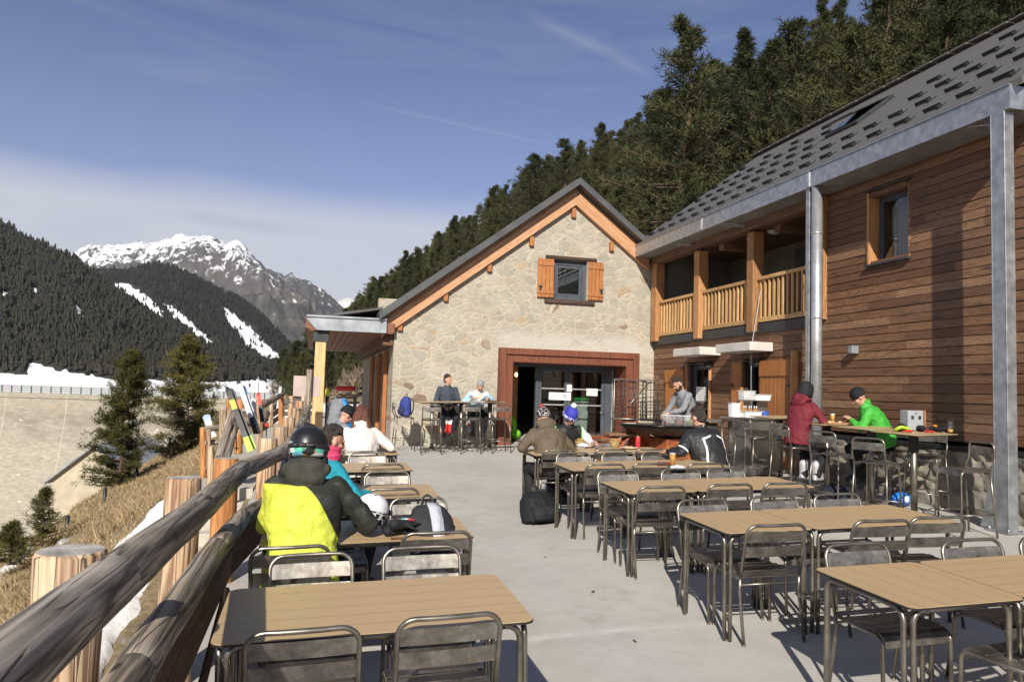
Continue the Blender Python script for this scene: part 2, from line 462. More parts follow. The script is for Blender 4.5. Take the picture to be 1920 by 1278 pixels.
def concrete_floor():
    t = NT('brushed_concrete'); co = t.coord()
    n1 = t.noise(co, .55, 5, .6); n2 = t.noise(co, 3.1, 6, .65); n3 = t.noise(t.map(co, (1.2, 26, 1), rot=(0, 0, .3)), 14, 4, .6); n4 = t.noise(co, 120, 3, .6)
    col = t.ramp(n1, [(.3, (.39, .370, .33)), (.7, (.49, .465, .42))])
    col = t.mix(t.ma('MULTIPLY', t.g(n2, .42, .72), .5), col, (.32, .295, .26))
    col = t.mix(t.ma('MULTIPLY', t.g(n3, .4, .75), .22), col, (.50, .485, .455))
    col = t.mix(t.ma('MULTIPLY', t.g(n4, .58, .75), .35), col, (.23, .215, .19))
    sp = t.vor(co, 3.7); col = t.mix(t.ma('MULTIPLY', t.g(sp, .035, .015), .5), col, (.12, .105, .09))
    st = t.g(t.noise(co, 1.3, 6, .7), .57, .70); col = t.mix(t.ma('MULTIPLY', st, .42), col, (.23, .205, .17))
    x, y, z = t.sep(co); jl = t.g(t.ma('ABSOLUTE', t.ma('SUBTRACT', t.ma('ADD', y, t.ma('MULTIPLY', t.noise(co, 1.7, 3), .30)), 5.35)), .09, .01); col = t.mix(t.ma('MULTIPLY', jl, t.ma('MULTIPLY', t.g(n2, .42, .6), .6)), col, (.62, .59, .54))
    t.bump(t.ma('ADD', t.ma('MULTIPLY', n3, .6), t.ma('MULTIPLY', n4, .5)), .35, .004)
    return t.fin(col, .85)
M['floor'] = concrete_floor()
def step_mat():
    t = NT('pale_concrete_step'); co = t.coord(); n = t.noise(co, 4, 6, .6); n2 = t.noise(co, 60, 4)
    col = t.ramp(n, [(.3, (.37, .34, .285)), (.7, (.50, .46, .39))]); t.bump(n2, .3, .005); return t.fin(col, .9)
M['step'] = step_mat()
def glass():
    t = NT('window_glass')
    tr = t.n('ShaderNodeBsdfTransparent'); tr.inputs[0].default_value = (.80, .84, .84, 1)
    gl = t.n('ShaderNodeBsdfGlossy'); gl.inputs['Roughness'].default_value = .015; gl.inputs[0].default_value = (.9, .9, .9, 1)
    fr = t.n('ShaderNodeFresnel'); fr.inputs['IOR'].default_value = 1.55
    mx = t.n('ShaderNodeMixShader'); t.t.links.new(t.ma('MULTIPLY_ADD', fr.outputs[0], 1.3, .05), mx.inputs[0])
    t.t.links.new(tr.outputs[0], mx.inputs[1]); t.t.links.new(gl.outputs[0], mx.inputs[2])
    t.t.links.new(mx.outputs[0], t.out.inputs[0]); return t.m
M['glass'] = glass()
def clear(name, col=(1, 1, 1), rough=.02):
    t = NT(name); return t.fin(col, rough, 0., Transmission_Weight=1., IOR=1.45)
M['tumbler'] = clear('drinking_glass')
def thin_glass():
    t = NT('thin_clear_glass'); tr = t.n('ShaderNodeBsdfTransparent'); tr.inputs[0].default_value = (.965, .975, .975, 1)
    gl = t.n('ShaderNodeBsdfGlossy'); gl.inputs['Roughness'].default_value = .05; mx = t.n('ShaderNodeMixShader'); mx.inputs[0].default_value = .07
    t.t.links.new(tr.outputs[0], mx.inputs[1]); t.t.links.new(gl.outputs[0], mx.inputs[2]); t.t.links.new(mx.outputs[0], t.out.inputs[0]); return t.m
M['tumbler'] = thin_glass()
M['beer'] = simple('amber_beer', (.62, .30, .045), .25, 0, .1, 10, 0)
M['clearbox'] = None
def foggy():
    t = NT('clear_plastic_tub'); tr = t.n('ShaderNodeBsdfTransparent'); tr.inputs[0].default_value = (.93, .94, .94, 1)
    mx = t.n('ShaderNodeMixShader'); mx.inputs[0].default_value = .42; t.fin((.75, .75, .74), .3)
    t.t.links.new(tr.outputs[0], mx.inputs[1]); t.t.links.new(t.b.outputs[0], mx.inputs[2]); t.t.links.new(mx.outputs[0], t.out.inputs[0]); return t.m
M['clearbox'] = foggy()
def cloth(name, col, var=.18, rough=.75, fold=1.):
    t = NT(name); co = t.coord()
    f = t.noise(co, 9, 4); w = t.noise(t.map(co, (1, 1, .8)), 6.5, 4, .6, .8)
    c = t.ramp(f, [(.3, tuple(k * (1 - var) for k in col)), (.7, tuple(min(1, k * (1 + var * .6)) for k in col))])
    h = t.ma('ADD', t.ma('PINGPONG', t.ma('MULTIPLY', w, 5.), 1.), t.ma('MULTIPLY', t.noise(co, 260, 2), .07))
    t.bump(h, .32 * fold, .02); m = t.fin(c, rough)
    t.b.inputs['Specular IOR Level'].default_value = .25
    return m
def skin():
    t = NT('skin'); co = t.coord(); f = t.noise(co, 30, 4)
    c = t.ramp(f, [(.3, (.42, .215, .145)), (.7, (.54, .30, .21))]); t.bump(t.noise(co, 160, 3), .08, .002)
    return t.fin(c, .5, 0., Subsurface_Weight=.08)
M['skin'] = skin()
def hair(name, d, l):
    t = NT(name); co = t.coord(); f = t.noise(t.map(co, (60, 60, 4)), 2.5, 4, .6, .6)
    c = t.ramp(f, [(.3, d), (.75, l)]); t.bump(f, .8, .02); return t.fin(c, .5)
M['hair_dark'] = hair('dark_hair', (.012, .008, .006), (.05, .032, .022))
M['hair_brown'] = hair('brown_hair', (.045, .018, .010), (.15, .06, .03))
M['hair_auburn'] = hair('auburn_hair', (.055, .018, .010), (.20, .065, .03))
M['hair_grey'] = hair('grey_hair', (.17, .17, .175), (.42, .42, .43))
# ------------------------------------------------------------------ world, sun
SUN_AZ = rad(21.5); SUN_EL = rad(31)
LD = Vector((math.sin(SUN_AZ) * math.cos(SUN_EL), math.cos(SUN_AZ) * math.cos(SUN_EL), -math.sin(SUN_EL)))
w = bpy.data.worlds.new('World'); SC.world = w; w.use_nodes = True
def world():
    t = NT.__new__(NT); t.t = w.node_tree
    for n in list(t.t.nodes): t.t.nodes.remove(n)
    out = t.n('ShaderNodeOutputWorld'); bg = t.n('ShaderNodeBackground'); bg.inputs[1].default_value = SKY_STR
    sky = t.n('ShaderNodeTexSky', sky_type='NISHITA'); sky.sun_disc = False
    sky.sun_elevation = SUN_EL; sky.sun_rotation = math.pi + SUN_AZ; sky.altitude = 1800; sky.air_density = .82; sky.dust_density = .25; sky.ozone_density = 2.4
    d = t.coord('Generated'); x, y, z = t.sep(d)
    col = t.mix(1., sky.outputs[0], (1.20, 1.08, 1.20), 'MULTIPLY')
    # thin high cloud: veil over the valley and faint streaks
    az = t.ma('ARCTAN2', x, y)
    el = t.ma('ARCSINE', z)
    p = t.comb(t.ma('MULTIPLY', az, 1.3), t.ma('MULTIPLY', el, 5.5), 0.)
    n1 = t.noise(p, 2.2, 6, .6, .6); n2 = t.noise(t.comb(t.ma('ADD', az, t.ma('MULTIPLY', el, 2.)), t.ma('MULTIPLY', el, 9.), 3.), 2.6, 6, .62, .8)
    edge = t.ma('ADD', el, t.ma('MULTIPLY', t.ma('SUBTRACT', n1, .5), .055))
    veil = t.ma('ADD', t.ma('MULTIPLY', t.g(edge, .250, .205), .62), t.ma('MULTIPLY', t.g(edge, .42, .12), .22))
    streak = t.ma('MULTIPLY', t.g(n2, .42, .75), .12)
    f = t.ma('MAXIMUM', veil, streak)
    cc = t.ramp(n1, [(.3, (.70, .72, .77)), (.7, (.84, .84, .86))])
    c2 = t.n('ShaderNodeVectorMath', operation='SCALE'); t.set(c2.inputs[0], cc); c2.inputs['Scale'].default_value = CLOUD_K
    col = t.mix(f, col, c2.outputs[0])
    # the grey lenticular streak over the peak
    def line(a, b, wid, soft=1.):
        ra = Vector(ray(*a)).normalized(); rb = Vector(ray(*b)).normalized(); nn = ra.cross(rb).normalized(); mid = (ra + rb).normalized()
        dt = t.n('ShaderNodeVectorMath', operation='DOT_PRODUCT'); t.set(dt.inputs[0], d); dt.inputs[1].default_value = nn
        dm = t.n('ShaderNodeVectorMath', operation='DOT_PRODUCT'); t.set(dm.inputs[0], d); dm.inputs[1].default_value = mid
        ang = math.acos(max(-1, min(1, ra.dot(mid))))
        k = t.g(t.ma('ABSOLUTE', dt.outputs['Value']), wid, 0.)
        along = t.g(dm.outputs['Value'], math.cos(ang), math.cos(ang * .55))
        return t.ma('MULTIPLY', k, along)
    for a, b, wd, k in (((660, 188), (1050, 276), .0030, .11), ((970, 15), (1240, 150), .010, .12)):
        lf = t.ma('MULTIPLY', line(a, b, wd), t.ma('MULTIPLY', n2, k * 2))
        col = t.mix(lf, col, c2.outputs[0])
    lf = t.ma('MULTIPLY', line((330, 402), (560, 434), .011), .55)
    gcol = t.n('ShaderNodeVectorMath', operation='SCALE'); gcol.inputs[0].default_value = (.47, .50, .60); gcol.inputs['Scale'].default_value = CLOUD_K
    col = t.mix(t.ma('MULTIPLY', lf, t.g(n1, .2, .6)), col, gcol.outputs[0])
    t.t.links.new(col, bg.inputs[0]); t.t.links.new(bg.outputs[0], out.inputs[0])
SKY_STR = .070; CLOUD_K = 9.4
world()
sl = bpy.data.lights.new('sun', 'SUN'); sl.energy = 5.0; sl.angle = rad(.53); sl.color = (1., .94, .84)
so = bpy.data.objects.new('sun', sl); COL.objects.link(so)
so.rotation_mode = 'QUATERNION'; so.rotation_quaternion = Vector((0, 0, -1)).rotation_difference(LD); so.location = (-20, -40, 40)

cam = bpy.data.cameras.new('camera'); co_ = bpy.data.objects.new('camera', cam); COL.objects.link(co_)
cam.sensor_fit = 'HORIZONTAL'; cam.sensor_width = 36; cam.lens = 36 * FPX / 1920; cam.clip_end = 20000; cam.clip_start = .05
m3 = Matrix((RR, UU, -FW)).transposed()
co_.matrix_world = Matrix.Translation(Vector(CP)) @ m3.to_4x4()
SC.camera = co_
SC.view_settings.view_transform = 'Standard'; SC.view_settings.look = 'None'; SC.view_settings.gamma = 1; SC.view_settings.use_curve_mapping = False
SC.view_settings.exposure = .48
SC.render.resolution_x = 1024; SC.render.resolution_y = 681
SC.cycles.max_bounces = 8; SC.cycles.transparent_max_bounces = 16

# ------------------------------------------------------------------ terrain
def xbase(Y):
    return float(np.interp(Y, [0, 20, 45, 65, 85, 105, 130, 200, 320, 650], [26, 23, 22, 24, 20, 10, 3, -2, -6, -8]))
def hz(X, Y):
    g = fz(min(max(X, -.9), 9), min(max(Y, -5), 24)) - .12
    nb = (mnoise.noise(Vector((X * .35, Y * .35, 0))) * .22 + mnoise.noise(Vector((X * 1.3, Y * 1.3, 5))) * .07)
    if X < -.95:
        z = -.25 + .55 * (max(X, -9) + 1.2) + (.16 * (Y - 14) if Y < 14 else .05 * (min(Y, 60) - 14))
        if X < -9: z += .8 * (X + 9)
        z = max(z, -27.)
        k = min(1, (-.95 - X) / .8)
        z += nb * k * (1 + max(0, (-X - 6) * .1))
        if Y > 5.4:
            e = .21 if Y > 12.2 else (.21 - .55 * (12.2 - Y) if Y > 10.4 else -.78 - .13 * (10.4 - Y)); f = min(1, max(0, (-1.72 - X) / 2.6)); z = (e + nb * .25) * (1 - f) + z * f if X < -1.72 else e - .12
        g = z
    h = X - xbase(Y); h = .82 * min(h, 34) + .56 * max(0, h - 34)
    if h > 0:
        n = mnoise.noise(Vector((X * .03, Y * .03, 2))) * 5 + mnoise.noise(Vector((X * .1, Y * .1, 2))) * 1.4
        h = h + n * min(1, h / 6)
        g = max(g, g + h)
    return g
def build_ground():
    xs = np.concatenate([np.linspace(-90, -14, 24), np.linspace(-12.5, -3, 36), np.linspace(-2.7, -.96, 12), [-.9, 2, 5, 9, 12, 15, 18], np.linspace(21, 130, 55), np.linspace(140, 420, 20)])
    ys = np.concatenate([np.linspace(-12, 1, 8), np.linspace(1.4, 30, 70), np.linspace(31, 120, 70), np.linspace(125, 650, 60)])
    V = np.array([(x, y, hz(x, y)) for y in ys for x in xs], np.float32)
    nx = len(xs); i, j = np.meshgrid(np.arange(nx - 1), np.arange(len(ys) - 1)); a = (j * nx + i).ravel()
    F = np.stack([a, a + 1, a + nx + 1, a + nx], 1)
    t = NT('dry_mountain_grass'); co = t.coord(); n1 = t.noise(co, .8, 6, .65); n2 = t.noise(co, 9, 6, .7); n3 = t.noise(co, .25, 4)
    c = t.ramp(n2, [(.28, (.115, .085, .045)), (.5, (.24, .175, .095)), (.75, (.37, .28, .165))])
    c = t.mix(t.g(n1, .55, .75), c, (.12, .105, .055)); st = t.noise(co, 2.6, 5, .7)
    c = t.mix(t.g(st, .60, .68), c, t.ramp(t.noise(co, 14, 3), [(.3, (.17, .16, .14)), (.7, (.33, .31, .28))]))
    x, y, z = t.sep(co)
    fo = t.g(x, 12, 22); c = t.mix(fo, c, t.ramp(n1, [(.35, (.035, .032, .018)), (.7, (.10, .075, .045))]))
    t.bump(t.ma('ADD', n2, t.ma('MULTIPLY', t.noise(co, 40, 4), .4)), .7, .06)
    o = obj('hillside', npmesh('hillside', V, F, t.fin(c, .95), True), None); o['kind'] = 'structure'
build_ground()
def hit(px, py, lo=2., hi=160., off=0.):
    d = ray(px, py); t_ = lo
    while t_ < hi:
        p = CP + d * t_
        if p[2] < hz(p[0], p[1]) + off: return p
        t_ += .06 + t_ * .004
    return CP + d * hi
SNOWM = None
def snowmat():
    t = NT('old_snow'); co = t.coord(); n = t.noise(co, 6, 6, .65); n2 = t.noise(co, 40, 4)
    c = t.ramp(n, [(.3, (.60, .56, .50)), (.55, (.78, .76, .73)), (.8, (.86, .86, .85))]); t.bump(t.ma('ADD', n, t.ma('MULTIPLY', n2, .3)), .5, .05)
    return t.fin(c, .75)
SNOWM = snowmat()
def snow_strip(name, left, right, n=26, off=.05):
    def samp(poly, u):
        s = u * (len(poly) - 1); i = min(int(s), len(poly) - 2); f = s - i
        return poly[i][0] * (1 - f) + poly[i + 1][0] * f, poly[i][1] * (1 - f) + poly[i + 1][1] * f
    L = [hit(*p) for p in left]; R = [hit(*p) for p in right]
    mb = MB(); m = 9; vs = []; fs = []
    for i in range(n + 1):
        u = i / n; a = samp(L, u); b = samp(R, u)
        for k in range(m + 1):
            f = k / m; j = mnoise.noise(Vector((a[0] * 2.1, a[1] * 2.1, k * .0 + (7 if k > m / 2 else 3)))) * .22 * (1 if k in (0, m) else .4)
            x = a[0] * (1 - f) + b[0] * f + j; y = a[1] * (1 - f) + b[1] * f
            e = math.sin(math.pi * f) ** .5
            vs.append((x, y, hz(x, y) + off * e * 2.2 - .04 * (1 - e) + .03 * mnoise.noise(Vector((x * 3, y * 3, 1)))))
    for i in range(n):
        for k in range(m):
            a = i * (m + 1) + k; fs.append((a, a + 1, a + m + 2, a + m + 1))
    mb.add(vs, fs, None, True)
    o = obj(name, mb, SNOWM); o['kind'] = 'structure'
snow_strip('snow_strip', [(325, 935), (262, 985), (205, 1032), (170, 1085), (140, 1160), (120, 1278)], [(345, 975), (330, 1010), (300, 1065), (262, 1130), (218, 1215), (190, 1290)])
snow_strip('snow_patch', [(-40, 1105), (0, 1066), (28, 1052), (48, 1028)], [(-40, 1130), (0, 1082), (40, 1062), (62, 1030)], 10)

# dry grass tufts on the slope
def grass():
    V = []; F = []
    pts = []
    for _ in range(60000):
        Y = 2 + 44 * random.random() ** 1.5; X = -1.0 - 8.5 * random.random()
        px, py = pj((X, Y, hz(X, Y)))
        if not (-60 < px < 620 and 780 < py < 1330): continue
        if mnoise.noise(Vector((X * .9, Y * .9, 9))) < -.12 + .25 * random.random() - .2: continue
        if X > -2.3 and Y > 5.0: continue
        pts.append((X, Y))
        if len(pts) > 15000: break
    for X, Y in pts:
        z = hz(X, Y)
        lx = random.uniform(-.5, .5); ly = random.uniform(-.4, .4)
        big = 1.3 if mnoise.noise(Vector((X * .5, Y * .5, 4))) > .1 else .65
        for _ in range(6):
            a = random.uniform(0, 6.28); h = random.uniform(.08, .26) * big; b = random.uniform(.004, .010) * (1 + Y * .05)
            o = (X + random.uniform(-.09, .09), Y + random.uniform(-.09, .09), z - .02)
            tip = (o[0] + (lx + random.uniform(-.7, .7)) * h, o[1] + (ly + random.uniform(-.7, .7)) * h, z + h * random.uniform(.4, .9))
            n = len(V)
            V += [(o[0] - b * math.cos(a), o[1] - b * math.sin(a), o[2]), (o[0] + b * math.cos(a), o[1] + b * math.sin(a), o[2]), tip]
            F.append((n, n + 1, n + 2))
    t = NT('dry_grass_blades'); co = t.coord(); c = t.ramp(t.noise(co, 5, 4), [(.3, (.20, .14, .07)), (.55, (.36, .265, .14)), (.75, (.46, .36, .22))])
    o = obj('dry_grass', npmesh('dry_grass', V, F, t.fin(c, .8)), None)
    tag(o, 'dry tan grass tufts on the slope below the log fence', 'grass', kind='stuff')
grass()

# ------------------------------------------------------------------ mountains
def inpoly(x, y, P):
    c = False; n = len(P); j = n - 1
    for i in range(n):
        if (P[i][1] > y) != (P[j][1] > y) and x < (P[j][0] - P[i][0]) * (y - P[i][1]) / (P[j][1] - P[i][1]) + P[i][0]: c = not c
        j = i
    return c
GULL_MID = [[(207, 529), (240, 533), (268, 551), (300, 576), (306, 606), (290, 600), (275, 590), (255, 569), (225, 545)],
            [(302, 566), (322, 574), (345, 592), (372, 618), (408, 654), (398, 656), (368, 630), (340, 604), (318, 585)],
            [(414, 573), (424, 578), (448, 597), (478, 622), (500, 648), (530, 672), (508, 674), (488, 668), (466, 650), (446, 626), (430, 603)],
            [(340, 690), (330, 700), (322, 706), (318, 696)], [(477, 688), (505, 690), (530, 705), (528, 735), (470, 735)]]
GULL_LEFT = [[(128, 570), (140, 574), (162, 594), (150, 592)], [(60, 540), (66, 538), (70, 544), (62, 546)], [(6, 550), (12, 545), (14, 556), (6, 558)]]
SHORE = [(-400, 702), (0, 700), (50, 700), (57, 680), (75, 684), (112, 695), (195, 708), (262, 711), (311, 713), (318, 701), (340, 705), (375, 716), (430, 716), (480, 712), (560, 716), (700, 716)]
def ridge(name, sil, D, W, zb, mat, nu, nv, amp, nscale, gull=(), shore=False, prof=.9, jag=0.):
    sx = np.linspace(sil[0][0], sil[-1][0], nu); sy = np.interp(sx, [p[0] for p in sil], [p[1] for p in sil])
    if jag: sy = sy + np.array([jag * mnoise.fractal(Vector((x * .07, 3, 0)), .8, 2.2, 4) for x in sx])
    V = []; S = []
    for i in range(nu):
        top = at(sx[i], sy[i], D)
        dv = Vector((top[0], top[1], 0)).normalized()
        for j in range(nv + 4):
            if j < nv:
                v = j / (nv - 1); z = zb + (top[2] - zb) * (1 - v) ** prof
                x = top[0] - dv.x * W * v; y = top[1] - dv.y * W * v
                k = math.sin(math.pi * min(1, v * 1.0)) ** .6
            else:
                v = (j - nv + 1) / 4; z = zb + (top[2] - zb) * (1 - v); x = top[0] + dv.x * W * .8 * v; y = top[1] + dv.y * W * .8 * v; k = 0
            if k:
                q = Vector((x / nscale, y / nscale, z / nscale * .6))
                n = mnoise.fractal(q, .9, 2.1, 5) - .35 * abs(mnoise.noise(q * 2.3))
                z += amp * k * n
            V.append((x, y, z))
            s = 0.
            if gull or shore:
                px, py = pj((x, y, z)); jx = 6 * mnoise.noise(Vector((px * .09, py * .09, 0))) + 5 * mnoise.noise(Vector((px * .3, py * .3, 0))); jy = 5 * mnoise.noise(Vector((px * .09, py * .09, 8))) + 4 * mnoise.noise(Vector((px * .3, py * .3, 8)))
                if any(inpoly(px + jx, py + jy, g) for g in gull): s = 1.
                if shore and py > np.interp(px, [a[0] for a in SHORE], [a[1] for a in SHORE]) + jy * .5: s = 1.
            S.append(s)
    ny = nv + 4; order = list(range(nv + 3, nv - 1, -1)) + list(range(nv))
    F = []
    for i in range(nu - 1):
        for a in range(ny - 1):
            p, q = order[a], order[a + 1]
            F.append((i * ny + p, i * ny + q, (i + 1) * ny + q, (i + 1) * ny + p))
    me = npmesh(name, V, F, mat, True)
    at_ = me.attributes.new('snow', 'FLOAT', 'POINT'); at_.data.foreach_set('value', S)
    o = obj(name, me, None); o['kind'] = 'structure'
    return np.array(V), np.array(S), nu, ny, nv
def attr(t, name):
    n = t.n('ShaderNodeAttribute'); n.attribute_name = name; return n.outputs['Fac']
def forest_ground(name, s0):
    t = NT(name); co = t.coord(); n = t.noise(co, s0, 6, .65); n2 = t.noise(co, s0 * 7, 5, .7)
    c = t.ramp(n2, [(.35, (.014, .014, .012)), (.7, (.034, .031, .025))]); c = t.mix(t.g(n, .64, .74), c, (.09, .078, .06))
    sn = t.ma('MAXIMUM', t.g(t.ma('ADD', attr(t, 'snow'), t.ma('MULTIPLY', t.ma('SUBTRACT', n2, .52), 1.5)), .40, .62), t.g(t.ma('MULTIPLY', n, n2), .41, .46))
    sc = t.ramp(n2, [(.3, (.70, .72, .76)), (.6, (.86, .86, .87))])
    return t.fin(t.mix(sn, c, sc), .9)
def peak_mat():
    t = NT('snowy_rock'); co = t.coord(); x, y, z = t.sep(co)
    n = t.noise(t.map(co, (.0045, .0045, .0025)), 1., 8, .66, .4); n2 = t.noise(t.map(co, (.030, .030, .013)), 1., 8, .78); n3 = t.noise(t.map(co, (.0016, .0016, .0016)), 1., 3)
    h = t.g(z, 250, 760)
    f = t.ma('ADD', t.ma('MULTIPLY', n, .45), t.ma('MULTIPLY', n2, 1.25)); f = t.ma('ADD', f, t.ma('MULTIPLY', h, .36)); f = t.ma('ADD', f, t.ma('MULTIPLY', t.ma('SUBTRACT', n3, .5), .30))
    sn = t.g(f, 1.075, 1.115)
    rk = t.ramp(n2, [(.3, (.035, .034, .033)), (.55, (.075, .068, .06)), (.75, (.16, .14, .115))])
    rk = t.mix(t.ma('MULTIPLY', t.g(n3, .54, .6), t.ma('MULTIPLY', t.g(n2, .48, .6), .6)), rk, (.22, .18, .14))
    rk = t.mix(t.ma('MULTIPLY', t.g(z, 420, 200), t.g(n2, .62, .45)), rk, (.022, .022, .018))
    c = t.mix(sn, rk, t.ramp(n, [(.3, (.74, .77, .83)), (.7, (.88, .88, .90))]))
    return t.fin(c, .85)
LH = ridge('forest_hill', [(-420, 250), (-200, 325), (-60, 385), (0, 412), (40, 438), (80, 456), (139, 482), (165, 505), (199, 531), (240, 558), (307, 606), (375, 640), (405, 655), (487, 673), (517, 700), (540, 716)], 760, 330, -3.2, forest_ground('wooded_slope', .012), 190, 70, 13, 130, GULL_LEFT, True, .95)
MH = ridge('middle_hill', [(60, 540), (139, 508), (180, 503), (240, 504), (268, 496), (292, 492), (325, 499), (352, 512), (380, 528), (410, 545), (440, 556), (470, 575), (500, 600), (530, 628), (555, 655), (590, 690), (640, 705)], 1500, 560, -3.2, forest_ground('wooded_slope_far', .007), 210, 80, 34, 240, GULL_MID, True, 1.0)
ridge('snowy_mountain', [(60, 505), (100, 488), (139, 473), (155, 464), (172, 459), (200, 459), (225, 458), (245, 457), (257, 452), (266, 450), (275, 456), (300, 452), (318, 447), (330, 440), (341, 437), (352, 442), (366, 444), (380, 441), (400, 443), (412, 450), (424, 456), (440, 452), (452, 460), (470, 476), (484, 492), (497, 504), (515, 510), (530, 514), (545, 512), (560, 518), (575, 526), (592, 534), (610, 548), (625, 558), (640, 572), (660, 592), (690, 625), (740, 690)], 3600, 1500, -3, peak_mat(), 330, 110, 170, 380, prof=1.05, jag=4.)
ridge('distant_mountain', [(560, 640), (600, 590), (628, 568), (645, 559), (656, 557), (668, 561), (690, 575), (720, 600), (780, 650)], 6500, 1600, -3, SNOWM, 40, 14, 90, 600)
# frozen, snow-covered reservoir and valley floor
mb = MB(); mb.add([(-9000, -4000, -29), (9000, -4000, -29), (9000, 9000, -29), (-9000, 9000, -29)], [(0, 1, 2, 3)])
o = obj('valley_floor', mb, bpy.data.materials['dry_mountain_grass']); o['kind'] = 'structure'

def tree_mat(name, a, b):
    t = NT(name); co = t.coord(); f = t.noise(co, .9, 4); n2 = t.noise(co, 9, 3)
    c = t.ramp(t.ma('ADD', t.ma('MULTIPLY', f, .6), t.ma('MULTIPLY', n2, .4)), [(.3, a), (.7, b)])
    hsv = t.n('ShaderNodeHueSaturation'); t.set(hsv.inputs['Color'], c); t.set(hsv.inputs['Value'], t.ma('MULTIPLY_ADD', t.rnd(), .6, .72)); t.set(hsv.inputs['Hue'], t.ma('MULTIPLY_ADD', t.rnd(), -.03, .512))
    m = t.fin(hsv.outputs[0], .75); t.b.inputs['Specular IOR Level'].default_value = .15; return m
M['needle_far'] = tree_mat('far_pine_needles', (.013, .014, .011), (.034, .033, .022))
M['needle'] = tree_mat('pine_needles', (.024, .032, .014), (.074, .078, .030))
M['needle_near'] = tree_mat('young_pine_needles', (.045, .050, .015), (.125, .115, .032))
M['bark'] = simple('pine_bark', (.105, .062, .042), .9, 0, .4, 4, .6, 14)
M['twig'] = simple('bare_twigs', (.26, .20, .145), .9, 0, .3, 4, .3)
def scatter(name, H, n, h0, h1, label):
    V, S, nu, ny, nv = H; V = V.reshape(nu, ny, 3); S = S.reshape(nu, ny)
    T = []; tries = 0
    k = 6; ang = np.arange(k) * 2 * np.pi / k
    TV = []; TF = []
    for _ in range(n * 4):
        u = random.random() * (nu - 1.001); v = (random.random() ** .8) * (nv - 1.001)
        i, j = int(u), int(v); fu, fv = u - i, v - j
        if max(S[i, j], S[i + 1, j], S[i, j + 1]) > .4 and random.random() > (.035 if pj(V[i, j])[1] < 672 else .0): continue
        p = V[i, j] * (1 - fu) * (1 - fv) + V[i + 1, j] * fu * (1 - fv) + V[i, j + 1] * (1 - fu) * fv + V[i + 1, j + 1] * fu * fv
        if mnoise.noise(Vector((p[0] * .012, p[1] * .012, p[2] * .012))) < -.62 + .15 * random.random(): continue
        T.append(p)
        if len(T) >= n: break
    T = np.array(T); m = len(T); hh = h0 + (h1 - h0) * RNG.beta(1.4, 2.2, m); rr = hh * RNG.uniform(.17, .27, m)
    prof = [(.10, .75), (.18, 1.), (.50, .62), (.55, .78), (.80, .34)]
    blocks = []
    for (zz, r_) in prof:
        jit = RNG.uniform(.45, 1.35, (m, k))
        ring = np.stack([T[:, None, 0] + rr[:, None] * r_ * jit * np.cos(ang)[None], T[:, None, 1] + rr[:, None] * r_ * jit * np.sin(ang)[None], np.repeat((T[:, 2] + hh * zz)[:, None], k, 1) + hh[:, None] * RNG.uniform(-.05, .05, (m, k))], 2)
        blocks.append(ring)
    tip = np.stack([T[:, 0] + RNG.normal(0, .2, m), T[:, 1], T[:, 2] + hh], 1)[:, None]
    A = np.concatenate(blocks + [tip], 1); per = A.shape[1]
    f = []
    for a in range(len(prof) - 1):
        for q in range(k):
            r = (q + 1) % k; f += [(a * k + q, a * k + r, (a + 1) * k + r), (a * k + q, (a + 1) * k + r, (a + 1) * k + q)]
    a = (len(prof) - 1) * k
    for q in range(k): f.append((a + q, a + (q + 1) % k, per - 1))
    F = (np.array(f)[None] + (np.arange(m) * per)[:, None, None]).reshape(-1, 3)
    o = obj(name, npmesh(name, A.reshape(-1, 3), F, M['needle_far'], False), None)
    tag(o, label, 'forest', kind='stuff')
scatter('pine_forest', LH, 10500, 4.2, 9., 'dark pine forest covering the nearer hillside across the frozen lake')
scatter('pine_forest', MH, 12000, 6, 11, 'dark pine forest on the rounded hill below the snowy mountain')

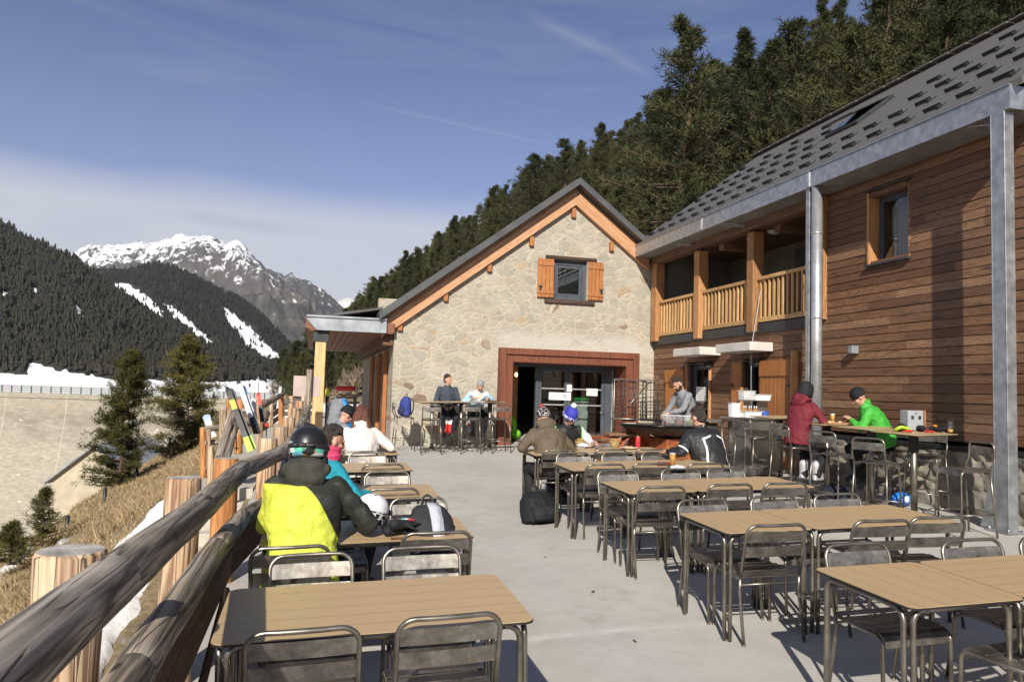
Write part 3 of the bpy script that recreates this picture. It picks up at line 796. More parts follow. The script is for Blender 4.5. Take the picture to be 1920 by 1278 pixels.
# ------------------------------------------------------------------ pines
def pine_meshes(seed, h, rmax, base, nb, ncl, blades, bl, bw, pexp=.75, lean=0., limbs=True, mat='needle', top_round=.0, spread=.22, q0=.28):
    rg = np.random.default_rng(seed); R = random.Random(seed)
    mb = MB(); m = 9
    path = [(h * .012 * math.sin(i * 1.3 + seed) + lean * (i / m) ** 2, h * .012 * math.cos(i * 1.7 + seed), h * i / m) for i in range(m + 1)]
    r0 = h * .011 + .03
    mb.tube(path, [r0 * (1 - .93 * i / m) for i in range(m + 1)], 8)
    C = []; D = []
    for b in range(nb):
        fl_ = R.uniform(.5, 1.1)
        t = base + (1 - base) * ((b + R.random()) / nb) ** .92
        t = min(t, .985)
        env = rmax * ((1 - t) / (1 - base)) ** pexp if t > base + .12 else rmax * (.55 + .45 * (t - base) / .12)
        env = max(env, rmax * .07 + rmax * top_round * (1 - t) * 3)
        L = env * R.uniform(.35, 1.22)
        a = R.uniform(0, 6.283); up = R.uniform(-.12, .28) + .35 * t
        s = t * m; i = min(int(s), m - 1); f = s - i
        o = Vector(path[i]).lerp(Vector(path[i + 1]), f)
        d = Vector((math.cos(a), math.sin(a), up))
        tipp = o + d * L; mid = o + d * L * .55 + Vector((0, 0, -.05 * L))
        if limbs and L > .2 * rmax: mb.tube([o, mid, tipp], [r0 * .30 * (1 - t) + .012, r0 * .16 * (1 - t) + .008, .004], 4)
        for c in range(ncl):
            q = q0 + (1 - q0) * (c + R.random()) / ncl
            pt = o.lerp(tipp, q) + Vector((R.gauss(0, spread * .6), R.gauss(0, spread * .6), abs(R.gauss(0, spread * .16)))) * L * .55 * fl_
            C.append(pt); D.append((d.x * .8, d.y * .8, .50))
    C = np.array(C); D = np.array(D); n = len(C)
    dirs = rg.normal(0, 1, (n, blades, 3)); dirs /= np.linalg.norm(dirs, axis=2, keepdims=True)
    dirs = dirs + D[:, None] * .75; dirs /= np.linalg.norm(dirs, axis=2, keepdims=True)
    ln = bl * rg.uniform(.55, 1.15, (n, blades, 1))
    side = np.cross(dirs, rg.normal(0, 1, (n, blades, 3))); side /= np.linalg.norm(side, axis=2, keepdims=True) + 1e-6
    ori = C[:, None] + rg.normal(0, bl * .22, (n, blades, 3))
    A = np.stack([ori - side * bw * .35, ori + dirs * ln * .5 - side * bw * .5, ori + dirs * ln, ori + dirs * ln * .5 + side * bw * .5], 2).reshape(-1, 3)
    F = np.arange(len(A)).reshape(-1, 4)
    return mb.mesh('trunk'), npmesh('crown', A, F, M[mat])
def pine(name, label, loc, meshes, rz=0, sc=1., group=None, mat='needle'):
    r = thing(name, label, 'pine tree', loc, rz, group)
    r.scale = (sc, sc, sc) if not isinstance(sc, tuple) else sc
    obj('trunk', meshes[0], M['bark'], r); obj('crown', meshes[1], M[mat], r)
    return r
VAR = [pine_meshes(30 + k, 14., (3.9, 3.3, 4.4, 3.5, 4.6, 3.9)[k], (.05, .03, .07, .04, .10, .05)[k], 135, 11, 14, .30, .034, (.80, .9, .7, .85, .62, .75)[k], top_round=(.02, 0, .08, .0, .16, .04)[k], q0=.06, spread=.30) for k in range(6)]
def roofline(px):
    if px < 577: return 720
    if px < 725: return 600
    if px < 1078: return 590 - (px - 725) * .69
    if px < 1208: return 345 + (px - 1078) * .8
    if px < 1460: return 447 - (px - 1208) * .70
    return 270 - (px - 1460) * .52
def hill_trees():
    spec = [(1290, 38, 58, 0, 'tall pine with a pointed top rising alone against the blue sky above the stone gable'),
            (1394, 56, 64, 1, 'slim pine with a narrow round top, second against the sky right of the tallest one'),
            (1345, 120, 68, 2, None), (1450, 76, 60, 3, None), (1500, 40, 62, 4, None), (1245, 165, 74, 5, None), (1575, 5, 78, 0, None), (1545, -4, 84, 1, 'small dark spire of a pine on the skyline at the top edge of the photo'),
            (1062, 262, 112, 2, 'flat topped pine on the skyline directly above the gable peak'), (1003, 292, 118, 4, 'round headed pine standing out on the skyline left of the gable peak'), (853, 405, 135, 3, None), (1228, 172, 88, 2, None), (1130, 235, 100, 5, None), (925, 350, 125, 0, None), (760, 470, 150, 1, None), (700, 520, 160, 4, None), (1660, -60, 60, 2, None), (1760, -90, 58, 3, None), (1620, 60, 52, 5, None), (1860, -80, 55, 1, None)]
    SKY = [(560, 660), (630, 588), (700, 522), (760, 478), (853, 408), (925, 355), (1003, 296), (1062, 268), (1130, 240), (1200, 195), (1228, 176), (1245, 155), (1290, 100), (1340, 125), (1394, 92), (1440, 92), (1500, 64), (1545, 10), (1600, -80), (1700, -300)]
    L0 = 'dark green pine among many alike on the steep wooded hill above the roofs'; G = 'pines on the steep wooded hill'
    roots = {}
    def put(k, X, Y, z, h, label, wide=1.):
        s = h / 14.; wsc = s * random.uniform(.95, 1.2) * wide; rz = random.uniform(0, 6.28)
        if k not in roots:
            r = pine('pine_tree', label, (X, Y, z), VAR[k], rz, (wsc, wsc, s), G); roots[k] = r
        else:
            r = copy_tree(roots[k], (X, Y, z), rz, label, tilt=False); r.scale = (wsc, wsc, s)
        return r
    used = []
    for px, py, d, k, lab in spec:
        p = at(px, py, d); g = hz(p[0], p[1])
        put(k, p[0], p[1], g - .4, max(6, p[2] - g + .4), lab or L0, 1.12); used.append((p[0], p[1]))
    cand = []
    Y = 24.
    while Y < 560:
        st = 3.7 + Y * .010; X = xbase(Y) + 1
        while X < xbase(Y) + 110 + Y * .12:
            x = X + random.uniform(-.45, .45) * st; y = Y + random.uniform(-.45, .45) * st
            X += st
            if all((x - a) ** 2 + (y - b) ** 2 > 10 for a, b in used):
                z = hz(x, y); h = random.uniform(11, 18) * (1 if random.random() < .85 else .6)
                px, py = pj((x, y, z + h))
                if not (560 < px < 1990): continue
                if py > roofline(px) - 2 or py < -260 and pj((x, y, z))[1] < -40: continue
                lim = np.interp(px, [a[0] for a in SKY], [a[1] for a in SKY]) + random.uniform(0, 14)
                if py < lim:
                    zt = wy(px, lim, y)[2]; h = zt - z
                    if h < 5: continue
                dist = math.hypot(x, y)
                if 1560 < px < 1660 and py < 25 and random.random() < .75: continue
                cand.append((dist, x, y, z, h))
        Y += st
    cand.sort()
    near = cand[:275]; far = cand[275:]
    for dist, x, y, z, h in near: put(random.randrange(6), x, y, z - .4, h, L0)
    # the rest of the wood, one mass
    LV = [pine_meshes(60 + k, 12., 3.2, .12, 50, 6, 8, .55, .10, .75, limbs=False, top_round=.2)[1] for k in range(3)]
    arr = []
    for me in LV:
        a = np.empty(len(me.vertices) * 3, np.float32); me.vertices.foreach_get('co', a); arr.append(a.reshape(-1, 3))
    VV = []
    for dist, x, y, z, h in far:
        a = arr[random.randrange(3)]; th = random.uniform(0, 6.28); s = h / 12.
        c, s_ = math.cos(th), math.sin(th)
        VV.append(np.stack([x + s * (a[:, 0] * c - a[:, 1] * s_), y + s * (a[:, 0] * s_ + a[:, 1] * c), z - .4 + s * a[:, 2]], 1))
    if VV:
        VV = np.concatenate(VV); F = np.arange(len(VV)).reshape(-1, 4)
        o = obj('pine_wood', npmesh('pine_wood', VV, F, M['needle']), None)
        tag(o, 'far part of the pine wood receding along the steep hill behind the stone building', 'forest', kind='stuff')
    print('hill trees', len(near), len(far))
hill_trees()
def dead_trunks():
    for px, py0, py1, d in ((1160, 318, 288, 104), (1327, 362, 335, 62)):
        a = at(px, py0, d); b = at(px - 6, py1, d); v = Vector(b) - Vector(a)
dead_trunks()
# the two pines on the slope left of the fence
p = hit(222, 945, 20); p = at(215, 955, 30)
def left_pines():
    a = at(218, 965, 31); g = hz(a[0], a[1]); top = at(228, 652, 31)
    h = top[2] - g
    pine('pine_tree', 'slender dark pine on the slope in front of the hut, left of the bushier pine', (a[0], a[1], g - .2), pine_meshes(5, h, 1.45, .03, 185, 10, 18, .21, .023, .50, .25, True, 'needle_near', .30, .30), 0, 1., None, 'needle_near')
    a = at(345, 888, 36); g = hz(a[0], a[1]); top = at(352, 626, 36); h = top[2] - g
    pine('pine_tree', 'bushy pine with a long drooping branch to the right, just left of the leaning skis', (a[0], a[1], g - .2), pine_meshes(17, h, 2.35, .02, 170, 13, 18, .24, .025, .66, .15, True, 'needle_near', .12, .25), 2.2, 1., None, 'needle_near')
    # low long branch pine beyond the skis
    for px, py, d, hgt, r_, seed, lab in ((78, 1020, 21, 1.55, .62, 3, 'small young pine below the hut wall, taller of the two bushes at far left'), (18, 1055, 19, 1.0, .75, 4, 'low round pine bush at the left edge behind the black netting posts')):
        a = at(px, py, d); g = hz(a[0], a[1]); s = 1
        z = a[2]
        pine('young_pine', lab, (a[0], a[1], z - .05), pine_meshes(seed, hgt, r_, .02, 80, 5, 12, .13, .016, .7, 0, True, 'needle_near', .2), 0, 1., None, 'needle_near')
    # pines by the dam abutment, seen between porch and fence
    vs = pine_meshes(41, 9., 2.6, .05, 110, 7, 10, .45, .06, .55, 0, True, 'needle', .3)
    n = 0
    for px, pt, pb, d in ((528, 655, 742, 96), (545, 690, 745, 70), (600, 600, 742, 105), (640, 610, 740, 100), (552, 640, 745, 95), (580, 610, 745, 100), (535, 668, 745, 90), (566, 660, 748, 85), (610, 640, 740, 80), (660, 650, 735, 90)):
        a = at(px, pb, d); t_ = at(px, pt, d); s = (t_[2] - a[2]) / 9.
        lab = 'dark pine in the clump between the porch post and the lake shore'
        if n == 0: root = pine('pine_tree', lab, tuple(a), vs, 0, s, 'pines between porch and lake shore')
        else:
            r = copy_tree(root, tuple(a), n * 1.3, lab, tilt=False); r.scale = (s * 1.1, s * 1.1, s)
        n += 1
left_pines()
def bare_tree(px, pb, pt, d, seed, label):
    R = random.Random(seed); a = Vector(at(px, pb, d)); h = at(px, pt, d)[2] - a[2]
    mb = MB()
    def br(o, dr, L, r, lev):
        pts = [o]; dd = dr.copy()
        for i in range(4):
            dd = (dd + Vector((R.gauss(0, .16), R.gauss(0, .16), R.gauss(.06, .1)))).normalized(); pts.append(pts[-1] + dd * L / 4)
        mb.tube([p - a for p in pts], [r, r * .8, r * .65, r * .5, r * .35], 5)
        if lev < 4:
            for _ in range(4 if lev < 3 else 3):
                i = R.randint(1, 4); nd = (dd + Vector((R.gauss(0, .6), R.gauss(0, .6), R.gauss(.15, .35)))).normalized()
                br(pts[i], nd, L * R.uniform(.5, .72), r * .5, lev + 1)
    for k in range(3): br(a, Vector((R.gauss(0, .3), R.gauss(0, .3), 1)).normalized(), h * .5, .075, 0)
    r = thing('bare_tree', label, 'tree', tuple(a)); obj('branches', mb, M['twig'], r)
bare_tree(664, 745, 668, 42, 3, 'leafless grey tree seen through the porch behind the red crash pad')
bare_tree(640, 752, 690, 36, 8, 'leafless low shrub left of the bare tree seen through the porch')
bare_tree(512, 745, 712, 50, 9, 'leafless brown shrub beyond the plank fence, above the orange flag')

# ------------------------------------------------------------------ dam, its railing, hut, netting posts
def dam():
    zt = -1.25; pts = []
    for px in range(-460, 700, 20):
        d = 152 + ((px - 120) / 560.) ** 2 * 6
        p = at(px, 733, d); pts.append(Vector((p[0], p[1], 0)))
    edge = [(p.x * 1.004, p.y * 1.004, -3.1) for p in pts]; edge += [(900, edge[-1][1] + 40, -3.1), (900, 9000, -3.1), (-7000, 9000, -3.1), (-7000, edge[0][1] + 300, -3.1)]
    mb = MB(); mb.add(edge, [tuple(range(len(edge)))]); o = obj('frozen_lake', mb, SNOWM); o['kind'] = 'structure'
    prof = [(-1.6, 0), (-1.6, .0), (0., 0.), (.0, -.25), (.35, -.3), (.35, -1.0), (.15, -1.15), (.2, -3.5), (.9, -6), (2.2, -9.5), (4.2, -14), (7, -20), (11, -28)]
    V = []; F = []
    for i, p in enumerate(pts):
        dv = -p.normalized()
        for (o_, z) in prof: V.append((p.x + dv.x * o_, p.y + dv.y * o_, zt + z))
    k = len(prof)
    for i in range(len(pts) - 1):
        for j in range(k - 1): F.append((i * k + j, i * k + j + 1, (i + 1) * k + j + 1, (i + 1) * k + j))
    t = NT('weathered_dam_concrete'); co = t.coord(); x, y, z = t.sep(co)
    n = t.noise(t.map(co, (.25, .25, .5)), 1, 7, .65); n2 = t.noise(t.map(co, (.9, .9, 2.2)), 1, 6, .7)
    c = t.ramp(n2, [(.3, (.235, .21, .165)), (.55, (.335, .305, .245)), (.8, (.44, .405, .335))])
    st = t.ma('MULTIPLY', t.g(z, -4.2, -5.5), t.g(z, -11.5, -9)); c = t.mix(t.ma('MULTIPLY', st, t.ma('MULTIPLY', t.g(n, .36, .60), .9)), c, (.205, .18, .14))
    ru = t.ma('MULTIPLY', t.g(z, -7, -4.5), t.g(n, .55, .68)); c = t.mix(t.ma('MULTIPLY', ru, .35), c, (.42, .27, .16))
    ln = t.ma('FRACT', t.ma('MULTIPLY', z, .42)); l = t.ma('MULTIPLY', t.g(ln, .06, .02), t.g(n2, .35, .6)); c = t.mix(t.ma('MULTIPLY', l, .45), c, (.20, .17, .13))
    vl = t.ma('FRACT', t.ma('MULTIPLY', x, .085)); c = t.mix(t.ma('MULTIPLY', t.g(vl, .02, .008), .5), c, (.52, .48, .40))
    wp = t.g(t.noise(t.map(co, (.5, .5, .9)), 1, 3), .70, .74); c = t.mix(t.ma('MULTIPLY', wp, .7), c, (.60, .56, .47))
    t.bump(n2, .5, .15)
    r = thing('dam', 'pale curved concrete dam wall across the valley at left', 'dam')
    obj('wall', npmesh('dam_wall', V, F, t.fin(c, .92), False), None, r)
    rl = thing('dam_railing', 'green posted railing along the top of the dam', 'railing')
    gm = simple('dark_green_paint', (.03, .10, .075), .5)
    s = [0]
    for i in range(1, len(pts)): s.append(s[-1] + (pts[i] - pts[i - 1]).length)
    pos = 0; n_ = 0; me = None
    mbr = MB()
    for zz in (1.25, .85, .45): mbr.tube([(p.x, p.y, zt + zz) for p in pts], .035, 4)
    obj('rail', mbr, simple('grey_wire', (.22, .24, .21), .6, .3), rl)
    while pos < s[-1] and n_ < 98:
        i = max(j for j in range(len(s)) if s[j] <= pos); i = min(i, len(pts) - 2); f = (pos - s[i]) / (s[i + 1] - s[i]); q = pts[i].lerp(pts[i + 1], f)
        if me is None: mb = MB(); mb.box((0, 0, .66), (.22, .16, 1.32), bev=.02); me = mb.mesh('post'); me.materials.append(gm)
        o = bpy.data.objects.new('post', me); COL.objects.link(o); o.parent = rl; o.location = (q.x, q.y, zt); pos += 1.98; n_ += 1
dam()
def hut():
    d = 48.; L = at(98, 896, d); R = at(256, 896, d); rid = at(177, 834, d)
    ax = Vector((R[0] - L[0], R[1] - L[1], 0)); wid = ax.length; ax.normalize(); ay = Vector((-ax.y, ax.x, 0))
    r = thing('hut', 'small rendered hut with grey corrugated roof below the slope, behind the pine', 'hut', (L[0], L[1], L[2]), math.atan2(ax.y, ax.x))
    hr = rid[2] - L[2]; De = 7.
    mb = MB(); mb.prism([(0, -7.5), (wid, -7.5), (wid, 0), (wid / 2, hr - .12), (0, 0)], De, Matrix.Rotation(math.pi / 2, 4, 'X') @ Matrix.Scale(-1, 4, (0, 0, 1)))
    obj('wall', mb, simple('cream_render', (.44, .385, .285), .9, 0, .12, 1.2, .3), r)
    for sg in (0, 1):
        mb = MB(); n = 60; vs = []; fs = []
        for i in range(n + 1):
            y = -.35 + (De + .7) * i / n; zz = .04 * math.sin(i * 2.1)
            for t_ in (0, 1):
                x = (wid / 2 - t_ * (wid / 2 + .35)) if sg == 0 else (wid / 2 + t_ * (wid / 2 + .35)); z = hr + .06 - t_ * (hr * (wid / 2 + .35) / (wid / 2)) + zz
                vs += [(x, y, z), (x, y, z - .12)]
        for i in range(n):
            b = i * 4
            fs += [(b, b + 2, b + 6, b + 4), (b + 1, b + 5, b + 7, b + 3), (b + 2, b + 3, b + 7, b + 6)]
        fs += [(0, 1, 3, 2), (4 * n, 4 * n + 2, 4 * n + 3, 4 * n + 1)]
        mb.add(vs, fs); obj('roof', mb, simple('corrugated_zinc', (.33, .35, .39), .5, .4, .1, 2), r)
hut()
def net_posts():
    mb = MB(); mb.tube([(0, 0, -.2), (0, 0, .5), (.02, 0, 1.1)], .065, 8); me = mb.mesh('netting_post'); me.materials.append(M['black'])
    for px, pb, d in ((37, 1096, 23), (122, 1030, 25), (193, 972, 27.5), (254, 921, 32), (316, 862, 38), (372, 830, 42)):
        p = at(px, pb, d); o = bpy.data.objects.new('netting_post', me); COL.objects.link(o); o.location = tuple(p)
        tag(o, 'thin black netting post standing in the dry grass slope', 'post', 'black netting posts on the slope')
    mb = MB(); p = at(127, 1022, 21)
    vs_ = MB().ell((0, 0, 0), (.28, .22, .2)); mb = vs_; mb.v = [(x * (1 + .2 * mnoise.noise(Vector((x * 7, y * 7, z * 7)))), y, z * (1 + .3 * mnoise.noise(Vector((x * 9, y * 5, z * 5))))) for x, y, z in mb.v]
    o = obj('boulder', mb, simple('grey_rock', (.34, .33, .30), .9, 0, .3, 6, .6, 20), None, tuple(p)); tag(o, 'pale grey boulder on the slope just above the nearest post top', 'rock')
net_posts()
# ------------------------------------------------------------------ terrace floor
def terrace():
    xs = np.linspace(-.78, 9.2, 30); ys = np.linspace(-4, 40, 60)
    V = [(x, y, fz(x, y) + .006 * mnoise.noise(Vector((x * .5, y * .5, 0)))) for y in ys for x in xs]
    nx = len(xs); F = [(j * nx + i, j * nx + i + 1, (j + 1) * nx + i + 1, (j + 1) * nx + i) for j in range(len(ys) - 1) for i in range(nx - 1)]
    n = len(V)
    for j in range(len(ys)): V.append((xs[0], ys[j], fz(xs[0], ys[j]) - 3.2))
    for j in range(len(ys) - 1): F.append((j * nx, (j + 1) * nx, n + j + 1, n + j))
    o = obj('terrace_floor', npmesh('terrace_floor', V, F, M['floor'], False), None); o['kind'] = 'structure'
    # walkway outside the fence and the steps running down from it towards the camera
    mb = MB(); mb.bb(-1.78, -.80, 12.2, 40, -.3, .30)
    o = obj('path', mb, M['step']); o['kind'] = 'structure'
    mb = MB(); z = .30
    for k in range(6):
        z -= .165; y1 = 12.2 - k * .30
        mb.bb(-1.60, -.80, y1 - .30, y1 - .002, z - .9, z, .015)
    o = obj('steps', mb, M['step']); o['kind'] = 'structure'
    mb = MB()
    for (px, py, s) in ((1112, 1110, .035), (1190, 1203, .03), (853, 1013, .02), (1022, 1045, .02), (1112, 1003, .02), (1262, 1040, .03)):
        p = fl(px, py, .0); a = random.uniform(0, 6)
        mb.add([(-s, 0, .004), (0, -s * .4, .010), (s, 0, .012), (0, s * .4, .012)], [(0, 1, 2, 3)], Matrix.Translation(Vector(p)) @ Matrix.Rotation(a, 4, 'Z'))
        mb.add([(-s, 0, .003), (0, -s * .4, .009), (s, 0, .011), (0, s * .4, .011)], [(3, 2, 1, 0)], Matrix.Translation(Vector(p)) @ Matrix.Rotation(a, 4, 'Z'))
    o = obj('dead_leaves', mb, simple('dead_leaf', (.10, .085, .05), .8)); tag(o, 'scattered small dead leaves lying on the open terrace concrete', 'leaves', kind='stuff')
terrace()

# ------------------------------------------------------------------ stone building
M['pale_bar'] = simple('pale_bar', (.30, .31, .30), .5)
M['larch_orange'] = wood('orange_stained_larch', (.43, .175, .048), (.29, .10, .026), 'Z', .5, 1., obj_var=.1)
FY = 18.3
def stone_building():
    B = thing('stone_building', 'stone gabled lodge with steep dark roof, shuttered attic window and rusted steel doorway', 'building', (0, 0, 0))
    xa, za = 6.23, 7.03; sl_ = .756
    zw = lambda x: za - sl_ * abs(x - xa)
    ops = [(4.37, 7.98, .1, 2.91), (5.72, 6.62, 4.20, 5.22)]
    cuts = sorted([1.81, 8.56, xa] + [o[0] for o in ops] + [o[1] for o in ops])
    mb = MB()
    for a, b in zip(cuts[:-1], cuts[1:]):
        z0 = -.6; hs = sorted([o for o in ops if o[0] <= a + 1e-6 and o[1] >= b - 1e-6], key=lambda o: o[2])
        def piece(zl, zr_, top):
            P = [(a, zl), (b, zl), (b, zr_ if not top else zw(b)), (a, zr_ if not top else zw(a))]
            vs = [(x, FY, z) for x, z in P] + [(x, FY + .5, z) for x, z in P]
            mb.add(vs, [(0, 1, 2, 3), (7, 6, 5, 4), (0, 4, 5, 1), (2, 6, 7, 3), (1, 5, 6, 2), (0, 3, 7, 4)])
        for o in hs: piece(z0, o[2], False); z0 = o[3]
        piece(z0, None, True)
    mb.bb(1.81, 2.25, FY + .5, 29.5, -.6, 3.55); mb.bb(2.25, 8.56, 29.0, 29.5, -.6, 5.2)
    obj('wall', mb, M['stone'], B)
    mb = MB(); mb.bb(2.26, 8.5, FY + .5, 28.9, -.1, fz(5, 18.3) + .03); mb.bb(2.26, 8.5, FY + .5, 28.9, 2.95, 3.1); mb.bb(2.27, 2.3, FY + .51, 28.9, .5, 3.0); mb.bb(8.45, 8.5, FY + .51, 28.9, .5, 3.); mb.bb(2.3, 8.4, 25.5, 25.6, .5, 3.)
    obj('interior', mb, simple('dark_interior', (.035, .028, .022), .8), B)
    def roofslab(x0, x1, nm):
        mb = MB(); th = .17; y0, y1 = FY - .42, 29.9
        top = lambda x: 7.24 - sl_ * abs(x - xa)
        vs = []
        for x in (x0, x1):
            for y in (y0, y1): vs += [(x, y, top(x)), (x, y, top(x) - th)]
        mb.add(vs, [(0, 4, 6, 2), (1, 3, 7, 5), (0, 1, 5, 4), (2, 6, 7, 3), (0, 2, 3, 1), (4, 5, 7, 6)])
        for k in range(24):       # standing seams
            y = y0 + .25 + k * .48; L = []
            for x in (x0, x1): L += [(x, y, top(x)), (x, y + .02, top(x)), (x, y, top(x) + .03), (x, y + .02, top(x) + .03)]
            mb.add(L, [(0, 4, 6, 2), (1, 3, 7, 5), (2, 6, 7, 3), (0, 2, 3, 1), (4, 5, 7, 6)])
        return obj('roof', mb, M['roof'], B)
    M['roof'] = simple('dark_grey_metal_roof', (.085, .087, .088), .5, .25, .15, 2, .05, 20)
    rl = roofslab(1.42, xa, 'l'); roofslab(xa, 8.62, 'r')
    mb = MB(); mb.box((3.9, 21.5, 5.5), (.14, .14, .34), bev=.02); mb.lathe([(.04, 0), (.04, .16), (.09, .18), (.09, .21), (0, .24)], 10, Matrix.Translation((3.9, 21.5, 5.6)))
    obj('chimney', mb, M['dark_metal'], rl)
    # barge boards (two steps)
    for sg, x1 in ((-1, 1.50), (1, 8.25)):
        for k, (t0, t1, pr) in enumerate(((.175, .27, .09), (.272, .63, .14))):
            mb = MB(); vs = []
            for x in (xa, x1):
                z = 7.24 - sl_ * abs(x - xa)
                for y in (FY - pr, FY - .004): vs += [(x, y, z - t0), (x, y, z - t1)]
            mb.add(vs, [(0, 2, 6, 4), (1, 5, 7, 3), (0, 4, 5, 1), (2, 3, 7, 6), (0, 1, 3, 2), (4, 6, 7, 5)])
            me = mb.mesh('barge_board'); ang = -math.atan(sl_) * sg
            me.transform(Matrix.Translation((-xa, -FY, -7))); me.transform(Matrix.Rotation(-ang, 4, 'Y').inverted())
            o = obj('barge_board', me, M['larch_x'], B, (xa, FY, 7)); o.rotation_euler = (0, -ang, 0)
    for px, py in ((1076, 397), (997, 450), (918, 498), (836, 553), (750, 608), (1147, 460)):
        p = wy(px, py, FY - .06); mb = MB(); mb.box((0, 0, -.03), (.11, .10, .24), bev=.008); obj('purlin_end', mb, M['larch_orange'], B, (p[0], FY - .045, p[2]))
    # window with lintel, sill and shutters
    f = MB(); Y = FY + .10; x0, x1, z0, z1 = 5.72, 6.62, 4.20, 5.22
    for (a, b, c, d) in ((x0, x0 + .1, z0, z1), (x1 - .1, x1, z0, z1), (x0 + .1, x1 - .1, z0, z0 + .1), (x0 + .1, x1 - .1, z1 - .13, z1)): f.bb(a, b, Y, Y + .09, c, d, .008)
    for (a, b, c, d) in ((x0 + .1, x0 + .17, z0 + .1, z1 - .13), (x1 - .17, x1 - .1, z0 + .1, z1 - .13), (x0 + .17, x1 - .17, z0 + .1, z0 + .17), (x0 + .17, x1 - .17, z1 - .2, z1 - .13)): f.bb(a, b, Y + .02, Y + .08, c, d, .006)
    wd = obj('window', f, M['anthracite'], B)
    g = MB(); g.bb(x0 + .16, x1 - .16, Y + .045, Y + .055, z0 + .16, z1 - .19); obj('pane', g, M['glass'], wd)
    g = MB(); g.bb(x0 - .05, x1 + .05, FY + .40, FY + .42, z0 - .05, z1 + .05); obj('dark_backing', g, M['black'], wd)
    g = MB(); g.bb(x0 + .05, x1 - .05, FY + .34, FY + .36, z0 + .1, z0 + .75, 0); 
    dk = wood('dark_lintel_wood', (.085, .05, .03), (.035, .02, .013), 'X', .8)
    mb = MB(); mb.bb(5.50, 6.86, FY - .05, FY + .2, 5.222, 5.30, .01); obj('lintel', mb, dk, B)
    mb = MB(); mb.bb(5.50, 6.82, FY - .07, FY + .09, 4.10, 4.198, .01); obj('sill', mb, dk, B)
    for (a, b, hx) in ((5.29, 5.715, 5.36), (6.625, 7.03, 6.98)):
        s = MB(); n = 4; wd_ = (b - a) / n
        for k in range(n): s.bb(a + k * wd_ + .003, a + (k + 1) * wd_ - .003, FY - .075, FY - .045, 4.23, 5.20, .004)
        s.bb(a, b, FY - .095, FY - .076, 4.32, 4.41, .005); s.bb(a, b, FY - .095, FY - .076, 5.02, 5.11, .005)
        sh = obj('shutter', s, M['larch_orange'], B); h = MB(); h.box((hx, FY - .10, 4.45), (.05, .02, .12), bev=.005); h.box((hx, FY - .11, 4.5), (.09, .015, .03)); obj('latch', h, M['dark_metal'], sh)
    # rusted portal
    def frame(mb, X0, X1, Z0, Z1, wdt, y0, y1, bev):
        mb.bb(X0, X0 + wdt, y0, y1, Z0, Z1, bev); mb.bb(X1 - wdt, X1, y0, y1, Z0, Z1, bev); mb.bb(X0 + wdt + .001, X1 - wdt - .001, y0, y1, Z1 - wdt, Z1, bev)
    mb = MB(); frame(mb, 4.36, 7.99, .45, 2.92, .155, FY - .26, FY + .5, .006); frame(mb, 4.517, 7.833, .45, 2.763, .18, FY - .21, FY + .62, .006)
    mb.bb(4.36, 7.99, FY - .26, FY - .2, .1, .449)
    obj('portal', mb, M['corten'], B)
    # glazed door leaves
    yd = FY + .50
    def leaf(a, b, notices):
        z0, z1 = .60, 2.50; f = MB()
        for (c, d, e, h) in ((a, a + .085, z0, z1), (b - .085, b, z0, z1), (a + .086, b - .086, z0, z0 + .12), (a + .086, b - .086, z1 - .09, z1)): f.bb(c, d, yd, yd + .07, e, h, .006)
        D = obj('door', f, M['anthracite'], B)
        g = MB(); g.bb(a + .08, b - .08, yd + .03, yd + .04, z0 + .1, z1 - .07); obj('pane', g, M['glass'], D)
        [obj('glazing_bar', MB().bb(a + .086, b - .086, yd + .02, yd + .05, q, q + .03), M['pale_bar'], D) for q in (1.545, 1.955)]
        h = MB(); h.tube([(b - .04, yd - .01, 1.38), (b - .04, yd - .06, 1.38), (b - .14, yd - .06, 1.38)], .01, 6); obj('handle', h, M['galv'], D)
        for (p0, p1, lines) in notices:
            u = wy(*p0, yd - .004); v = wy(*p1, yd - .004); m = MB(); m.bb(u[0], v[0], yd - .008, yd - .003, v[2], u[2]); N = obj('notice', m, M['paper'], D)
            k = MB(); n = lines
            if n < 0:
                cx_, cz = (u[0] + v[0]) / 2 + (v[0] - u[0]) * .22, (u[2] + v[2]) / 2; r_ = (u[2] - v[2]) * .33
                k.tube([(cx_ + r_ * math.cos(q / 20 * 6.283), yd - .010, cz + r_ * math.sin(q / 20 * 6.283)) for q in range(20)], .008, 5, closed=True)
                k.tube([(cx_ - r_ * .7, yd - .010, cz + r_ * .7), (cx_ + r_ * .7, yd - .010, cz - r_ * .7)], .007, 5)
                k.bb(cx_ - r_ * .5, cx_ + r_ * .35, yd - .011, yd - .009, cz - r_ * .15, cz + r_ * .2); k.bb(cx_ + r_ * .2, cx_ + r_ * .5, yd - .011, yd - .009, cz + r_ * .1, cz + r_ * .45)
                for q in (-.45, -.2, .1, .3): k.bb(cx_ + r_ * q, cx_ + r_ * (q + .1), yd - .011, yd - .009, cz - r_ * .5, cz - r_ * .1)
                n = 4; e = u[0] + (v[0] - u[0]) * .44
            else: e = v[0] - (v[0] - u[0]) * .12
            for q in range(n):
                zz = u[2] - (u[2] - v[2]) * (q + .8) / (n + .6); k.bb(u[0] + (v[0] - u[0]) * .1, e - random.random() * .05, yd - .0105, yd - .0085, zz - .006, zz + .006)
            obj('print', k, simple('print_ink', (.22, .20, .19), .8), N)
    leaf(5.56, 6.345, [((1029.5, 735), (1070, 750), -1), ((1063, 721), (1072, 734), 3)])
    leaf(6.35, 7.36, [((1100, 728), (1120, 742), 5)])
